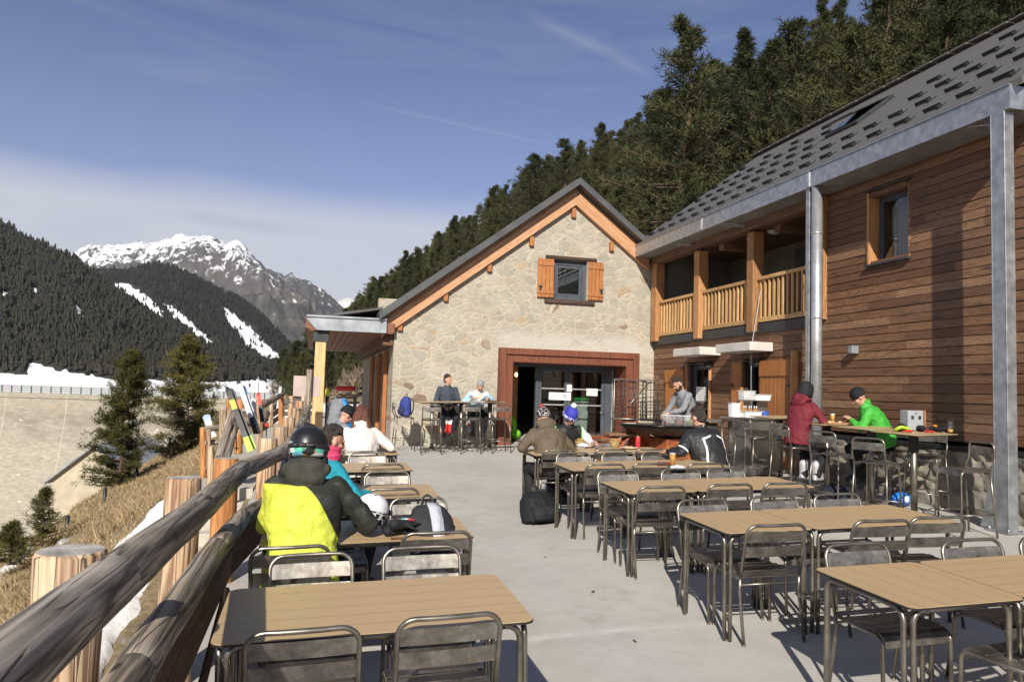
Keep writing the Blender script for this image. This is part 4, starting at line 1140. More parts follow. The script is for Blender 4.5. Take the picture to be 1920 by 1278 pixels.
    mb = MB(); mb.bb(7.37, 7.55, yd, yd + .08, .6, 2.5, .006); mb.bb(5.48, 5.555, yd - .02, yd + .1, .6, 2.5, .006); mb.bb(4.70, 7.64, yd, yd + .08, 2.505, 2.6, .006); obj('door_frame', mb, M['anthracite'], B)
    mb = MB(); mb.bb(7.56, 7.575, yd - .02, yd + .06, .6, 2.5); obj('door_seal', mb, simple('pale_aluminium', (.62, .62, .6), .4, .4), B)
    # things seen inside
    for px, py, d in ((968, 702, 20.5), (1129, 697, 20.8)):
        p = at(px, py, d); t = thing('pendant_lamp', 'small warm lit bulb hanging inside the doorway, at its %s side' % ('left open' if px < 1000 else 'right glazed'), 'lamp', tuple(p))
        m = MB(); m.ell((0, 0, 0), (.035, .035, .055)); e = NT('lit_bulb'); e.fin((1, .7, .35), .5, 0, Emission_Color=(1, .62, .22, 1), Emission_Strength=9.); obj('bulb', m, e.m, t)
        m = MB(); m.tube([(0, 0, .05), (0, 0, 3.0 - p[2])], .008, 5); obj('cable', m, M['black'], t)
        if px > 1000: m = MB(); m.lathe([(.02, .12), (.03, .10), (.13, .0), (.125, 0), (.02, .09)], 14); obj('lamp_shade', m, simple('dim_shade', (.3, .22, .12), .7), t)
    mb = MB(); mb.bb(4.9 + .35, 5.42, 20.3, 20.5, .6, 2.95, .02); obj('post', mb, M['larch'], B)
    return B
SB = stone_building()
def inside_things():
    p = fl(1127, 826); p = (6.95, 19.6, fz(6.95, 19.6) + .03)
    t = thing('waste_bin', 'pale waste bin with bright green lid behind the right glazed door', 'bin', p)
    m = MB(); m.lathe([(.20, 0), (.235, .05), (.27, .95)], 4, Matrix.Rotation(rad(45), 4, 'Z'), smooth=False); obj('body', m, simple('pale_bin', (.55, .60, .55), .5), t)
    m = MB(); m.box((0, 0, 1.02), (.42, .42, .12), bev=.04); obj('lid', m, simple('green_lid', (.03, .42, .09), .45), t)
    t = thing('backpack', 'bright green sack lying on the dark floor just inside the open doorway', 'bag', (4.98, 19.4, fz(5, 19.4) + .03))
    m = MB(); m.ell((0, 0, .3), (.2, .16, .32)); m.ell((.1, 0, .12), (.22, .18, .14)); o = obj('body', m, cloth('acid_green_fabric', (.18, .55, .03)), t)
    m = MB(); m.tube([(.0, -.16, .1), (.02, -.2, .3), (0, -.12, .5)], .02, 6); obj('strap', m, M['black'], t)
inside_things()
def porch():
    P = thing('porch', 'open wooden porch with zinc edged flat canopy along the left of the stone building', 'porch', (0, 0, 0))
    mb = MB(); poly = [(-.20, 3.42), (-.20, 3.36), (.02, 3.13), (1.60, 3.13), (1.60, 3.44)]
    mb.prism([(x, z) for x, z in poly], .06, Matrix.Translation((0, FY - .22, 0)) @ Matrix.Rotation(math.pi / 2, 4, 'X')); mb.bb(-.22, 1.60, FY - .32, FY - .05, 3.422, 3.47, .006)
    obj('fascia', mb, M['zinc'], P)
    mb = MB(); mb.bb(-.16, 1.79, FY - .21, 28.6, 3.15, 3.38); mb.bb(-.22, -.161, FY - .21, 28.6, 3.17, 3.44)
    for k in range(12): mb.bb(-.14 + k * .16, .005 + k * .16, FY - .2, 28.6, 3.12, 3.148)
    obj('ceiling', mb, wood('porch_soffit', (.24, .10, .05), (.13, .05, .025), 'Y', .6), P)
    mb = MB(); vs = [(-.25, FY + .3, 3.46), (1.55, FY + .3, 3.80), (1.55, 29, 3.80), (-.25, 29, 3.46)]; vs += [(x, y, z - .06) for x, y, z in vs]
    mb.add(vs, [(0, 1, 2, 3), (7, 6, 5, 4), (0, 4, 5, 1), (1, 5, 6, 2), (2, 6, 7, 3), (3, 7, 4, 0)]); obj('roof', mb, M['roof'], P)
    for y in (FY - .05, 23.2, 28.2):
        mb = MB(); zf = fz(.2, y); mb.bb(-.12, .12, -.12, .12, 0, 2.86 - zf + .0, .012); o = obj('post', mb, M['pale_post'], P, (.13, y, zf)); 
        if y < 20: o['label'] = 'front porch post of pale squared timber'
        mb = MB(); mb.bb(-.05, .31, y - .10, y + .10, 2.862, 3.115, .01); obj('bracket', mb, M['dark_metal'], P)
    mb = MB(); mb.bb(1.55, 1.80, FY + .02, 28.4, 2.86, 3.11, .01); obj('beam', mb, M['brown_plank'], P)
    for y, c in ((19.6, 'brown'), (21.6, 'brown'), (24., 'o')):
        mb = MB()
        for k in range(6): mb.bb(1.74, 1.80, y + k * .16, y + k * .16 + .15, .75, 2.75, .006)
        obj('shutter', mb, M['brown_plank'], P)
        mb = MB(); mb.bb(1.70, 1.80, y - .12, y - .02, .7, 2.8, .01); obj('jamb', mb, M['larch_orange'], P)
porch()

# ------------------------------------------------------------------ timber building
TX = 8.5
def timber_building():
    B = thing('timber_building', 'long larch clad lodge with grey roof, balcony, galvanised gutter and stone plinth', 'building')
    LOG = (11.50, 18.29); wins = [(LOG[0], LOG[1], 3.36, 5.6), (15.36, 16.40, -1, 2.62), (13.36, 14.02, -1, 2.62), (9.50, 10.32, 4.04, 5.17), (4., 12.72, -1, 1.30)]
    mb = MB(); bk = MB(); H = .13; row = 0
    z = .13 * 2 - .065 + .0
    while z < 5.46:
        iv = [(5.2, 18.29)]
        for (a, b, z0, z1) in wins:
            if z + H * .5 > z0 and z + H * .5 < z1:
                nv = []
                for (p, q) in iv:
                    if b <= p or a >= q: nv.append((p, q))
                    else:
                        if a - p > .01: nv.append((p, a))
                        if q - b > .01: nv.append((b, q))
                iv = nv
        R = random.Random(row); row += 1
        for (p, q) in iv:
            bk.bb(TX + .04, TX + .25, p, q, z, z + H + .0005)
            y = p
            first = True
            while y < q - .01:
                L = min(q - y, R.uniform(1.6, 4.2) if not first else R.uniform(.6, 4.)); first = False
                if q - y - L < .5: L = q - y
                e = R.uniform(0, .006); y0, y1 = y + .0015, y + L - .0015
                vs = [(TX - .006 - e, y0, z + .004), (TX + .038, y0, z + .004), (TX + .038, y0, z + H - .0005), (TX + .005 - e, y0, z + H - .0005), (TX - .008 - e, y0, z + .011), (TX + .0 - e, y0, z + H - .006)]
                vs += [(a_, y1, c_) for a_, _, c_ in vs]
                o = [0, 4, 5, 3, 2, 1]; fs = [tuple(o), tuple(k + 6 for k in o[::-1])] + [(o[k], o[k] + 6, o[(k + 1) % 6] + 6, o[(k + 1) % 6])[::1] for k in range(6)]
                mb.add(vs, fs); y += L
        z += H
    W = obj('cladding', mb, M['clad'], B)
    import bmesh as bm_
    b = bm_.new(); b.from_mesh(W.data); bm_.ops.recalc_face_normals(b, faces=b.faces); b.to_mesh(W.data); b.free()
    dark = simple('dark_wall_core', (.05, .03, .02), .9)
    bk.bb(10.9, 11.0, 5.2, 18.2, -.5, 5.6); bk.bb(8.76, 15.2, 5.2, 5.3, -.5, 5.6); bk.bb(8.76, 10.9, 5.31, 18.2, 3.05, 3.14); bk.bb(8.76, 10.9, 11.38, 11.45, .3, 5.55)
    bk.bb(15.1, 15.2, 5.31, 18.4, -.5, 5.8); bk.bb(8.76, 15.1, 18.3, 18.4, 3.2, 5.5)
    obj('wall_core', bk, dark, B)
    # balcony
    mb = MB(); mb.bb(TX - .06, 8.75, LOG[0], LOG[1], 3.15, 3.34, .006); mb.bb(8.751, 10.9, LOG[0], LOG[1], 3.15, 3.33)
    obj('balcony_floor', mb, M['dark_metal'], B)
    mb = MB(); mb.bb(10.6, 10.88, LOG[0], 18.28, 3.34, 5.55); mb.bb(8.76, 10.6, 18.12, 18.28, 3.34, 5.55); obj('balcony_back_wall', mb, simple('grey_green_plaster', (.17, .17, .145), .9, 0, .12, 2, .2), B)
    mb = MB()
    for k in range(16): mb.bb(8.35 + k * .15, 8.495 + k * .15, LOG[0], 18.1, 5.46, 5.49)
    obj('balcony_ceiling', mb, M['brown_plank'], B)
    mb = MB(); mb.bb(10.56, 10.598, 14.2, 15.3, 3.34, 5.3); obj('balcony_door', mb, M['anthracite'], B)
    p = wx(1452, 450, 9.4); mb = MB(); mb.lathe([(.0, -.07), (.10, -.06), (.15, -.02), (.15, 0)], 16, Matrix.Translation((9.4, p[1], 5.455))); obj('ceiling_lamp', mb, M['white'], B)
    for y, wd_ in ((18.06, .30), (15.78, .24), (13.56, .24)):
        m = MB(); m.bb(-.14, .10, -wd_ / 2, wd_ / 2, 0, 2.0, .01); o = obj('balcony_post', m, M['larch'], B, (TX - .02, y, 3.34 - (.16 if y < 18 else .1)))
    m = MB(); m.bb(-.07, .08, -.06, .06, 0, 2.15, .006); obj('balcony_post', m, M['larch'], B, (TX - .01, 11.44, 3.26))
    m = MB(); m.bb(-.15, .12, -3.45, 3.4, 0, .22, .01); obj('beam', m, M['brown_plank'], B, (TX - .05, 14.85, 5.235))
    for y in (15.0, 12.9): m = MB(); m.bb(-.1, .5, -.1, .1, 0, .14, .006); obj('joist', m, M['brown_plank'], B, (8.62, y, 5.09))
    bal = None
    for a, b in ((15.90, 17.91), (13.68, 15.66), (11.50, 13.44)):
        m = MB(); m.bb(-.045, .045, a, b, .86, .93, .008); m.bb(-.03, .03, a, b, .03, .12, .008); rl = obj('balcony_rail', m, M['baluster_y'], B, (TX - .03, 0, 3.335))
        n = 13
        for k in range(n):
            y = a + (b - a) * (k + .5) / n
            if bal is None: m = MB(); m.bb(-.02, .02, -.025, .025, .121, .859, .004); bal = m.mesh('baluster'); bal.materials.append(M['baluster'])
            o = bpy.data.objects.new('baluster', bal); COL.objects.link(o); o.parent = rl; o.location = (0, y, 0)
    # plinth and ledge
    mb = MB(); nz, ny = 34, 170; vs = []; fs = []
    for i in range(ny + 1):
        y = 4.8 + 7.92 * i / ny
        for k in range(nz + 1):
            zz = -.1 + 1.34 * k / nz; q = Vector((0, y * 3.0 + .25 * mnoise.noise(Vector((y * 2, zz * 2, 3))), zz * 4.4 + .25 * mnoise.noise(Vector((y * 2, zz * 2, 9)))))
            d, pts_ = mnoise.voronoi(q); e = d[1] - d[0]; cell = mnoise.noise(pts_[0] * 3.7)
            rel = min(1, e / .22) ** .6 * .06 + abs(cell) * .03 + .02 * mnoise.noise(Vector((y * 9, zz * 9, 0))) + .012 * mnoise.noise(Vector((y * 25, zz * 25, 0)))
            vs.append((TX - .035 - rel, y, zz))
    for i in range(ny):
        for k in range(nz): a = i * (nz + 1) + k; fs.append((a, a + 1, a + nz + 2, a + nz + 1))
    mb.add(vs, fs, None, True); mb.bb(TX + .08, TX + .4, 4.8, 12.72, -.2, 1.24); mb.bb(TX - .13, TX + .02, 12.66, 12.74, -.1, 1.24, .02)
    obj('plinth', mb, M['rubble'], B)
    mb = MB(); mb.bb(TX - .11, TX + .1, 5.2, 12.76, 1.245, 1.315, .01); obj('ledge', mb, simple('black_flashing', (.03, .031, .034), .45, .4), B)
    # gutter, soffit, roof
    gx = 7.86; y0, y1 = 7.18, 18.42
    mb = MB(); mb.bb(gx, gx + .02, y0, y1, 5.40, 5.68); mb.bb(gx + .021, 8.30, y0, y1, 5.40, 5.42); mb.bb(gx + .021, 8.30, y0, y0 + .02, 5.421, 5.68); mb.bb(gx - .02, gx + .03, y0, y1, 5.681, 5.70); mb.bb(gx, 8.0, y1 + .001, y1 + .02, 5.05, 5.70); mb.bb(8.001, 8.3, y1 + .001, y1 + .02, 5.05, 5.6)
    G = obj('gutter', mb, M['galv'], B)
    for y in (14.67, 11.0): m = MB(); m.bb(gx - .012, gx - .002, y - .02, y + .02, 5.42, 5.67); [m.box((gx - .014, y + .05, 5.46 + k * .04), (.01, .012, .012)) for k in range(5)]; obj('joint', m, simple('bright_zinc_joint', (.7, .7, .7), .35, .6), G)
    mb = MB(); mb.bb(8.301, 8.498, y0, y1, 5.43, 5.455); mb.bb(8.2, 15.2, y0, y0 + .3, 5.46, 5.6); obj('soffit', mb, M['zinc'], B)
    e0, eZ, sp = 7.90, 5.74, .756; rx = 11.62; rz = eZ + sp * (rx - e0)
    t = NT('grey_tile_roof'); co = t.coord(); x, y, z = t.sep(co); n = t.noise(co, 3, 5); n2 = t.noise(t.map(co, (1, 5, 1)), 9, 4)
    c = t.ramp(n2, [(.3, (.082, .078, .073)), (.7, (.125, .119, .110))])
    rw = t.ma('FRACT', t.ma('MULTIPLY', x, 4.2)); c = t.mix(t.ma('MULTIPLY', t.g(rw, .07, .02), .6), c, (.05, .048, .045))
    cl = t.ma('FRACT', t.ma('ADD', t.ma('MULTIPLY', y, 3.1), t.ma('MULTIPLY', t.ma('FLOOR', t.ma('MULTIPLY', x, 4.2)), .5))); c = t.mix(t.ma('MULTIPLY', t.g(cl, .04, .01), .45), c, (.06, .058, .055))
    t.bump(t.ma('ADD', rw, t.ma('MULTIPLY', n, .3)), .3, .02); rm = t.fin(c, .65)
    mb = MB(); vs = []
    for x in (e0, rx):
        for y in (7.05, 18.5): zz = eZ + sp * (x - e0); vs += [(x, y, zz), (x, y, zz - .09)]
    mb.add(vs, [(0, 4, 6, 2), (1, 3, 7, 5), (0, 1, 5, 4), (2, 6, 7, 3), (0, 2, 3, 1), (4, 5, 7, 6)])
    vs = []
    for x in (rx, 15.4):
        for y in (7.05, 18.5): zz = rz - sp * (x - rx); vs += [(x, y, zz), (x, y, zz - .09)]
    mb.add(vs, [(0, 4, 6, 2), (1, 3, 7, 5), (0, 1, 5, 4), (2, 6, 7, 3), (0, 2, 3, 1), (4, 5, 7, 6)])
    y = 7.1
    while y < 18.4: mb.box((rx, y + .2, rz + .035), (.26, .40, .05), bev=.015); y += .43
    RF = obj('roof', mb, rm, B)
    gv = MB(); gv.add([(TX + .3, 7.3, 5.6), (15., 7.3, 5.6), (rx, 7.3, rz - .12), (TX + .3, 7.35, 5.6), (15., 7.35, 5.6), (rx, 7.35, rz - .12)], [(0, 1, 2), (5, 4, 3), (0, 3, 4, 1), (1, 4, 5, 2), (2, 5, 3, 0)]); obj('gable_wall', gv, M['clad'], B)
    ang = math.atan(sp); me = None
    qs = None
    for r_ in range(5):
        for k in range(19):
            y = 7.5 + k * .57 + .285 * (r_ % 2); s = .30 + r_ * .80
            if y > 18.2 or r_ == 4 and k % 2: continue
            if r_ >= 2 and 10.9 < y < 13.2: continue
            x = e0 + s * math.cos(ang); zz = eZ + s * math.sin(ang)
            if me is None:
                m = MB(); m.box((0, 0, .035), (.012, .32, .06), bev=.004); m.box((-.04, -.135, .025), (.075, .045, .045), bev=.008); m.box((.06, -.135, .008), (.12, .02, .008)); me = m.mesh('snow_guard'); me.materials.append(M['black'])
            o = bpy.data.objects.new('snow_guard', me); COL.objects.link(o); o.parent = RF; o.location = (x, y, zz); o.rotation_euler = (0, -ang, 0)
    # roof window, standing open
    d = ray(1612, 222); k = (eZ + sp * (CP[0] - e0) - CP[2]) / (d[2] - sp * d[0]); q = CP + d * k
    MT = Matrix.Translation(Vector((q[0], q[1], q[2]))) @ Matrix.Rotation(-ang, 4, 'Y')
    mb = MB(); mb.box((0, 0, .03), (1.05, .95, .08), MT, .02); Rw = obj('roof_window', mb, M['dark_metal'], RF)
    mb = MB(); mb.box((0, 0, .0), (.95, .88, .04), MT @ Matrix.Translation((.0, 0, .16)) @ Matrix.Rotation(rad(9), 4, 'Y'), .01); obj('sash', mb, M['roof'], Rw)
    mb = MB(); mb.box((0, 0, .112), (.85, .76, .006), MT @ Matrix.Translation((0, 0, -.035))); obj('pane', mb, M['glass'], Rw)
    # downpipe post and near post
    yb = 11.03; zf = fz(7.95, yb)
    mb = MB(); mb.bb(gx + .03, gx + .15, yb + .0, yb + .10, zf, 5.40, .004); obj('post', mb, M['galv'], B)
    mb = MB(); mb.tube([(gx + .09, yb - .12, 5.39), (gx + .09, yb - .12, zf + .1)], .085, 18); 
    for zz in (1.6, 3.2, 4.6): mb.tube([(gx + .09, yb - .12, zz), (gx + .09, yb - .12, zz + .04)], .092, 18)
    obj('downpipe', mb, simple('bright_galvanised_pipe', (.55, .56, .57), .35, .7, .1, 6, .03), B)
    yb = 7.36; zf = fz(8, yb) + .0
    mb = MB(); mb.bb(gx + .0, gx + .14, yb + .085, yb + .10, zf, 5.40, .003); mb.bb(gx + .0, gx + .14, yb - .10, yb - .085, zf, 5.40, .003); mb.bb(gx + .06, gx + .075, yb - .084, yb + .084, zf, 5.40); 
    mb.bb(gx, gx + .015, yb - .083, yb + .083, zf, 5.4)
    P = obj('post', mb, M['galv'], B)
    mb = MB(); mb.box((gx + .07, yb, zf + .01), (.30, .34, .018), bev=.003)
    for a in (-.11, .11):
        for b_ in (-.13, .13): mb.tube([(gx + .07 + a, yb + b_, zf + .01), (gx + .07 + a, yb + b_, zf + .05)], .014, 6)
    mb.add([(gx + .005, yb + .105, zf + .02), (gx + .005, yb + .30, zf + .02), (gx + .005, yb + .105, zf + .75), (gx + .018, yb + .105, zf + .02), (gx + .018, yb + .30, zf + .02), (gx + .018, yb + .105, zf + .75)], [(0, 1, 2), (5, 4, 3), (0, 3, 4, 1), (1, 4, 5, 2), (2, 5, 3, 0)])
    obj('base_plate', mb, M['galv'], P)
    for y in (13.56, 15.78, 7.36):
        m = MB(); y_ = y - .02; m.tube([(gx + .06, y_ + .25, 5.39), (TX - .1 if y > 8 else gx + .05, y_ + (.02 if y > 8 else .0) + .12, 5.33 if y > 8 else 5.2), (TX - .16 if y > 8 else gx + .05, y_ + .13, 5.05)], .012, 6); m.tube([(gx + .06, y_ + .5, 5.395), (TX - .16 if y > 8 else gx + .05, y_ + .13, 5.30)], .008, 6); obj('bracket', m, M['galv'], B)
    # upper window
    (a, b, z0, z1) = wins[3]
    mb = MB(); mb.bb(-.075, .18, -.025, .025, 0, z1 - z0 + .03, .004); obj('window_lining', mb, M['larch'], B, (TX + .04, b + .02, z0)); obj('window_lining', mb.mesh('window_lining'), M['larch'], B, (TX + .07, a - .01, z0))
    obj('window_flashing', MB().bb(TX - .07, TX + .2, a - .06, b + .06, z1 + .031, z1 + .05), M['dark_metal'], B); obj('window_sill', MB().bb(TX - .08, TX + .2, a - .05, b + .05, z0 - .035, z0 - .001), M['dark_metal'], B)
    mb = MB(); mb.bb(TX - .02, TX + .2, a + .012, b - .012, z1 - .05, z1 + .03); obj('window_head', mb, M['brown_plank'], B)
    f = MB(); X = TX + .16
    for (c, d_, e, h) in ((a + .012, a + .08, z0, z1 - .05), (b - .08, b - .012, z0, z1 - .05), (a + .081, b - .081, z0, z0 + .08), (a + .081, b - .081, z1 - .13, z1 - .05)): f.bb(X, X + .07, c, d_, e, h, .005)
    Wn = obj('window', f, M['anthracite'], B); g = MB(); g.bb(X + .03, X + .04, a + .07, b - .07, z0 + .07, z1 - .12); obj('pane', g, M['glass'], Wn)
    # ground floor doors
    def door(a, b, kind):
        f = MB(); X = TX + .14; z0, z1 = .35, 2.60
        for (c, d_, e, h) in ((a + .0, a + .09, z0, z1), (b - .09, b, z0, z1), (a + .091, b - .091, z1 - .1, z1), (a + .091, b - .091, z0, z0 + .75 if kind else z0 + .12)): f.bb(X, X + .07, c, d_, e, h, .005)
        D = obj('door', f, M['anthracite'], B); g = MB(); g.bb(X + .03, X + .04, a + .08, b - .08, z0 + .1, z1 - .09)
        if kind:
            obj('pane', g, M['glass'], D)
            u = wx(1306, 725, X - .004); v = wx(1324, 752, X - .004); m = MB(); m.bb(X - .01, X - .003, v[1], u[1], v[2], u[2]); N = obj('notice', m, M['paper'], D)
            m = MB(); [m.bb(X - .013, X - .0105, v[1] + .04, u[1] - .03 - .05 * random.random(), u[2] - .05 - q * .05 - .012, u[2] - .05 - q * .05) for q in range(7)]; obj('print', m, simple('print_ink_blue', (.25, .27, .33), .8), N)
        m = MB(); m.bb(-.06, .14, -.02, .02, 0, 2.26, .004); obj('door_lining', m, M['larch'], B, (TX + .0, b + .022, .36)); obj('door_lining', m, M['larch'], B, (TX + .0, a - .022, .36))
        m = MB(); m.bb(TX - .03, TX + .14, a, b, 2.605, 2.63); obj('door_head', m, M['dark_metal'], B)
    door(15.36, 16.40, 1); door(13.36, 14.02, 0)
    def shutter(y0, y1, z0, z1, x=TX - .06, reveal=False):
        s = MB(); n = max(2, round((y1 - y0) / .14)); wdt = (y1 - y0) / n
        for k in range(n): s.bb(-.02, .02, y0 + k * wdt + .002, y0 + (k + 1) * wdt - .002, 0, z1 - z0, .004)
        s.bb(-.045, -.021, y0 + .002, y1 - .002, z1 - z0 - .30, z1 - z0 - .10 + .1, .005); s.bb(-.045, -.021, y0 + .002, y1 - .002, .25, .42, .005)
        o = obj('shutter', s, M['larch_orange'], B, (x, 0, z0)); h = MB(); h.box((-.05, y0 + .08, z1 - z0 - .48), (.03, .16, .035), bev=.004); obj('hinge', h, M['black'], o)
    shutter(16.48, 17.45, .40, 2.50); shutter(12.22, 13.30, .40, 2.60)
    m = MB(); m.bb(-.02, .02, 14.05, 14.40, 0, 2.22, .004); o = obj('reveal_panel', m, M['larch_orange'], B, (TX - .04, 0, .38)); h = MB(); [h.box((-.03, 14.33, zz), (.03, .07, .07), bev=.01) for zz in (.45, 1.05, 1.75)]; obj('latch', h, M['black'], o)
    m = MB(); m.bb(-.12, .02, 12.16, 12.20, 0, 2.35, .004); obj('door_lining', m, M['larch'], B, (TX - .03, 0, .40))
    for (pa, pb, pc) in (((1262, 662), (1312, 656), (1341, 657)), ((1341.5, 654), (1406, 648), (1438, 650))):
        far = wx(*pa, 7.98); near = wx(*pb, 7.98); zz = .5 * (far[2] + near[2]); mb = MB(); mb.bb(7.98, TX - .02, near[1], far[1] , zz - .085, zz + .085, .008); o = obj('canopy', mb, simple('pale_canopy_slab', (.56, .53, .47), .8, 0, .1, 3, .2), B)
        mb = MB(); yy = near[1] + .45; mb.box((TX - .10, yy, zz - .28), (.14, .22, .16), bev=.02); mb.box((TX - .19, yy, zz - .28), (.05, .16, .10), bev=.01); obj('floodlight', mb, M['black'], o)
    p = wx(1598, 655, TX - .1); mb = MB(); mb.box((0, 0, 0), (.13, .10, .13), bev=.006); obj('wall_lamp', mb, M['zinc'], B, (TX - .08, p[1], p[2]))
    a = wx(1426, 545, TX - .12); b_ = wx(1408, 762, TX - .2); mb = MB(); mb.tube([tuple(a), tuple((a + b_) / 2 + np.array([-.06, .06, 0])), tuple(b_)], .009, 6); obj('cable', mb, simple('grey_cable', (.4, .4, .42), .6), B)
    return B
M['baluster_y'] = wood('pale_pine_rail', (.60, .38, .17), (.42, .23, .09), 'Y', .55)
TB = timber_building()

# ------------------------------------------------------------------ log fence
def log(name, p0, p1, r, mat, parent, r1=None, n=16, label=None, end=None, wob=.007):
    p0 = Vector(p0); p1 = Vector(p1); L = (p1 - p0).length; m = max(6, int(L / .18)); mb = MB(); r1 = r1 or r
    sd = random.random() * 50
    pts = [(wob * mnoise.noise(Vector((i * .35, sd, 0))), wob * mnoise.noise(Vector((i * .35, sd, 7))), L * i / m) for i in range(m + 1)]
    rs = [(r + (r1 - r) * i / m) * (1 + .03 * mnoise.noise(Vector((i * .5, sd, 3)))) for i in range(m + 1)]
    pts = [(pts[0][0], pts[0][1], 0)] + [(pts[0][0], pts[0][1], .012)] + pts[1:-1] + [(pts[-1][0], pts[-1][1], L - .012), pts[-1]]
    rs = [rs[0] * .93, rs[0]] + rs[1:-1] + [rs[-1], rs[-1] * .93]
    mb.tube(pts, rs, n)
    if end: mb.mi[-1] = 1
    o = obj(name, mb, [mat, end] if end else mat, parent, p0)
    o.rotation_mode = 'QUATERNION'; o.rotation_quaternion = Vector((0, 0, 1)).rotation_difference((p1 - p0).normalized())
    if label: o['label'] = label
    return o
def fence():
    F = thing('log_fence', 'long fence of thick round posts and weathered log rails along the left terrace edge', 'fence')
    posts = [(-.735, .62, 1.30, .105), (-.735, 2.80, 1.315, .105), (-.72, 4.96, 1.30, .103), (-.70, 7.15, 1.215, .105), (-.44, 8.62, 1.295, .10), (-.39, 10.75, 1.31, .10), (-.35, 13.0, 1.34, .10), (-.31, 16.2, 1.40, .105), (-.3, 19.5, 1.48, .1)]
    for i, (x, y, z, r) in enumerate(posts):
        log('post', (x, y, -2.6), (x, y, z), r, M['stump_orange'] if i == 3 else M['stump'], F, None, 20, 'fresh orange round post' if i == 3 else None, M['stump_end'], .006)
    up = [(-.50, .2, 1.40), (-.515, 2.34, 1.315), (-.53, 4.25, 1.225), (-.50, 6.3, 1.205), (-.235, 8.35, 1.185), (-.16, 11.3, 1.235), (-.09, 16.9, 1.37)]
    for a, b in zip(up[:-1], up[1:]):
        d = (Vector(b) - Vector(a)).normalized() * .03; log('rail', Vector(a) - d, Vector(b) + d, .073, M['log'], F)
    lo = [(-.50, .2, 1.02), (-.51, 2.7, .95), (-.52, 5.0, .875), (-.50, 6.6, .79), (-.235, 8.5, .74), (-.16, 11.3, .80), (-.09, 16.9, .92)]
    for a, b in zip(lo[:-1], lo[1:]):
        d = (Vector(b) - Vector(a)).normalized() * .03; log('rail', Vector(a) - d, Vector(b) + d, .069, M['log'], F)
    for a, b in (((-.57, .1), (-.57, 3.9)), ((-.57, 3.905), (-.57, 6.4)), ((-.57, 6.41), (-.30, 8.4)), ((-.28, 8.45), (-.2, 12)), ((-.2, 12.05), (-.12, 16.9))):
        v = Vector((b[0] - a[0], b[1] - a[1], 0)); L = v.length
        for k, (z0, z1) in enumerate(((.27, .47), (.475, .66))):
            m = MB(); sl = .02
            vs = []
            for (t_, q) in ((0, a), (L, b)):
                f = fz(q[0], q[1]) + (.03 if q[1] < 6 else -.03)
                for xx in (-.02, .02): vs += [(xx, t_, z0 + f - .0), (xx, t_, z1 + f)]
            m.add(vs, [(0, 2, 3, 1), (4, 5, 7, 6), (0, 1, 5, 4), (2, 6, 7, 3), (1, 3, 7, 5), (0, 4, 6, 2)])
            o = obj('plank', m, M['brown_plank'], F, (a[0], a[1], 0)); o.rotation_euler = (0, 0, math.atan2(v.y, v.x) - math.pi / 2)
    m = MB(); m.tube([(-.46, 3.4, .25), (-.45, 5.0, .62)], .022, 8); obj('brace', m, M['brown_plank'], F)
    m = MB(); m.bb(-.60, -.50, 3.0, 3.08, -.2, .22, .004); m.bb(-.62, -.48, 2.97, 3.11, .221, .24, .003); obj('bracket', m, M['galv'], F)
fence()
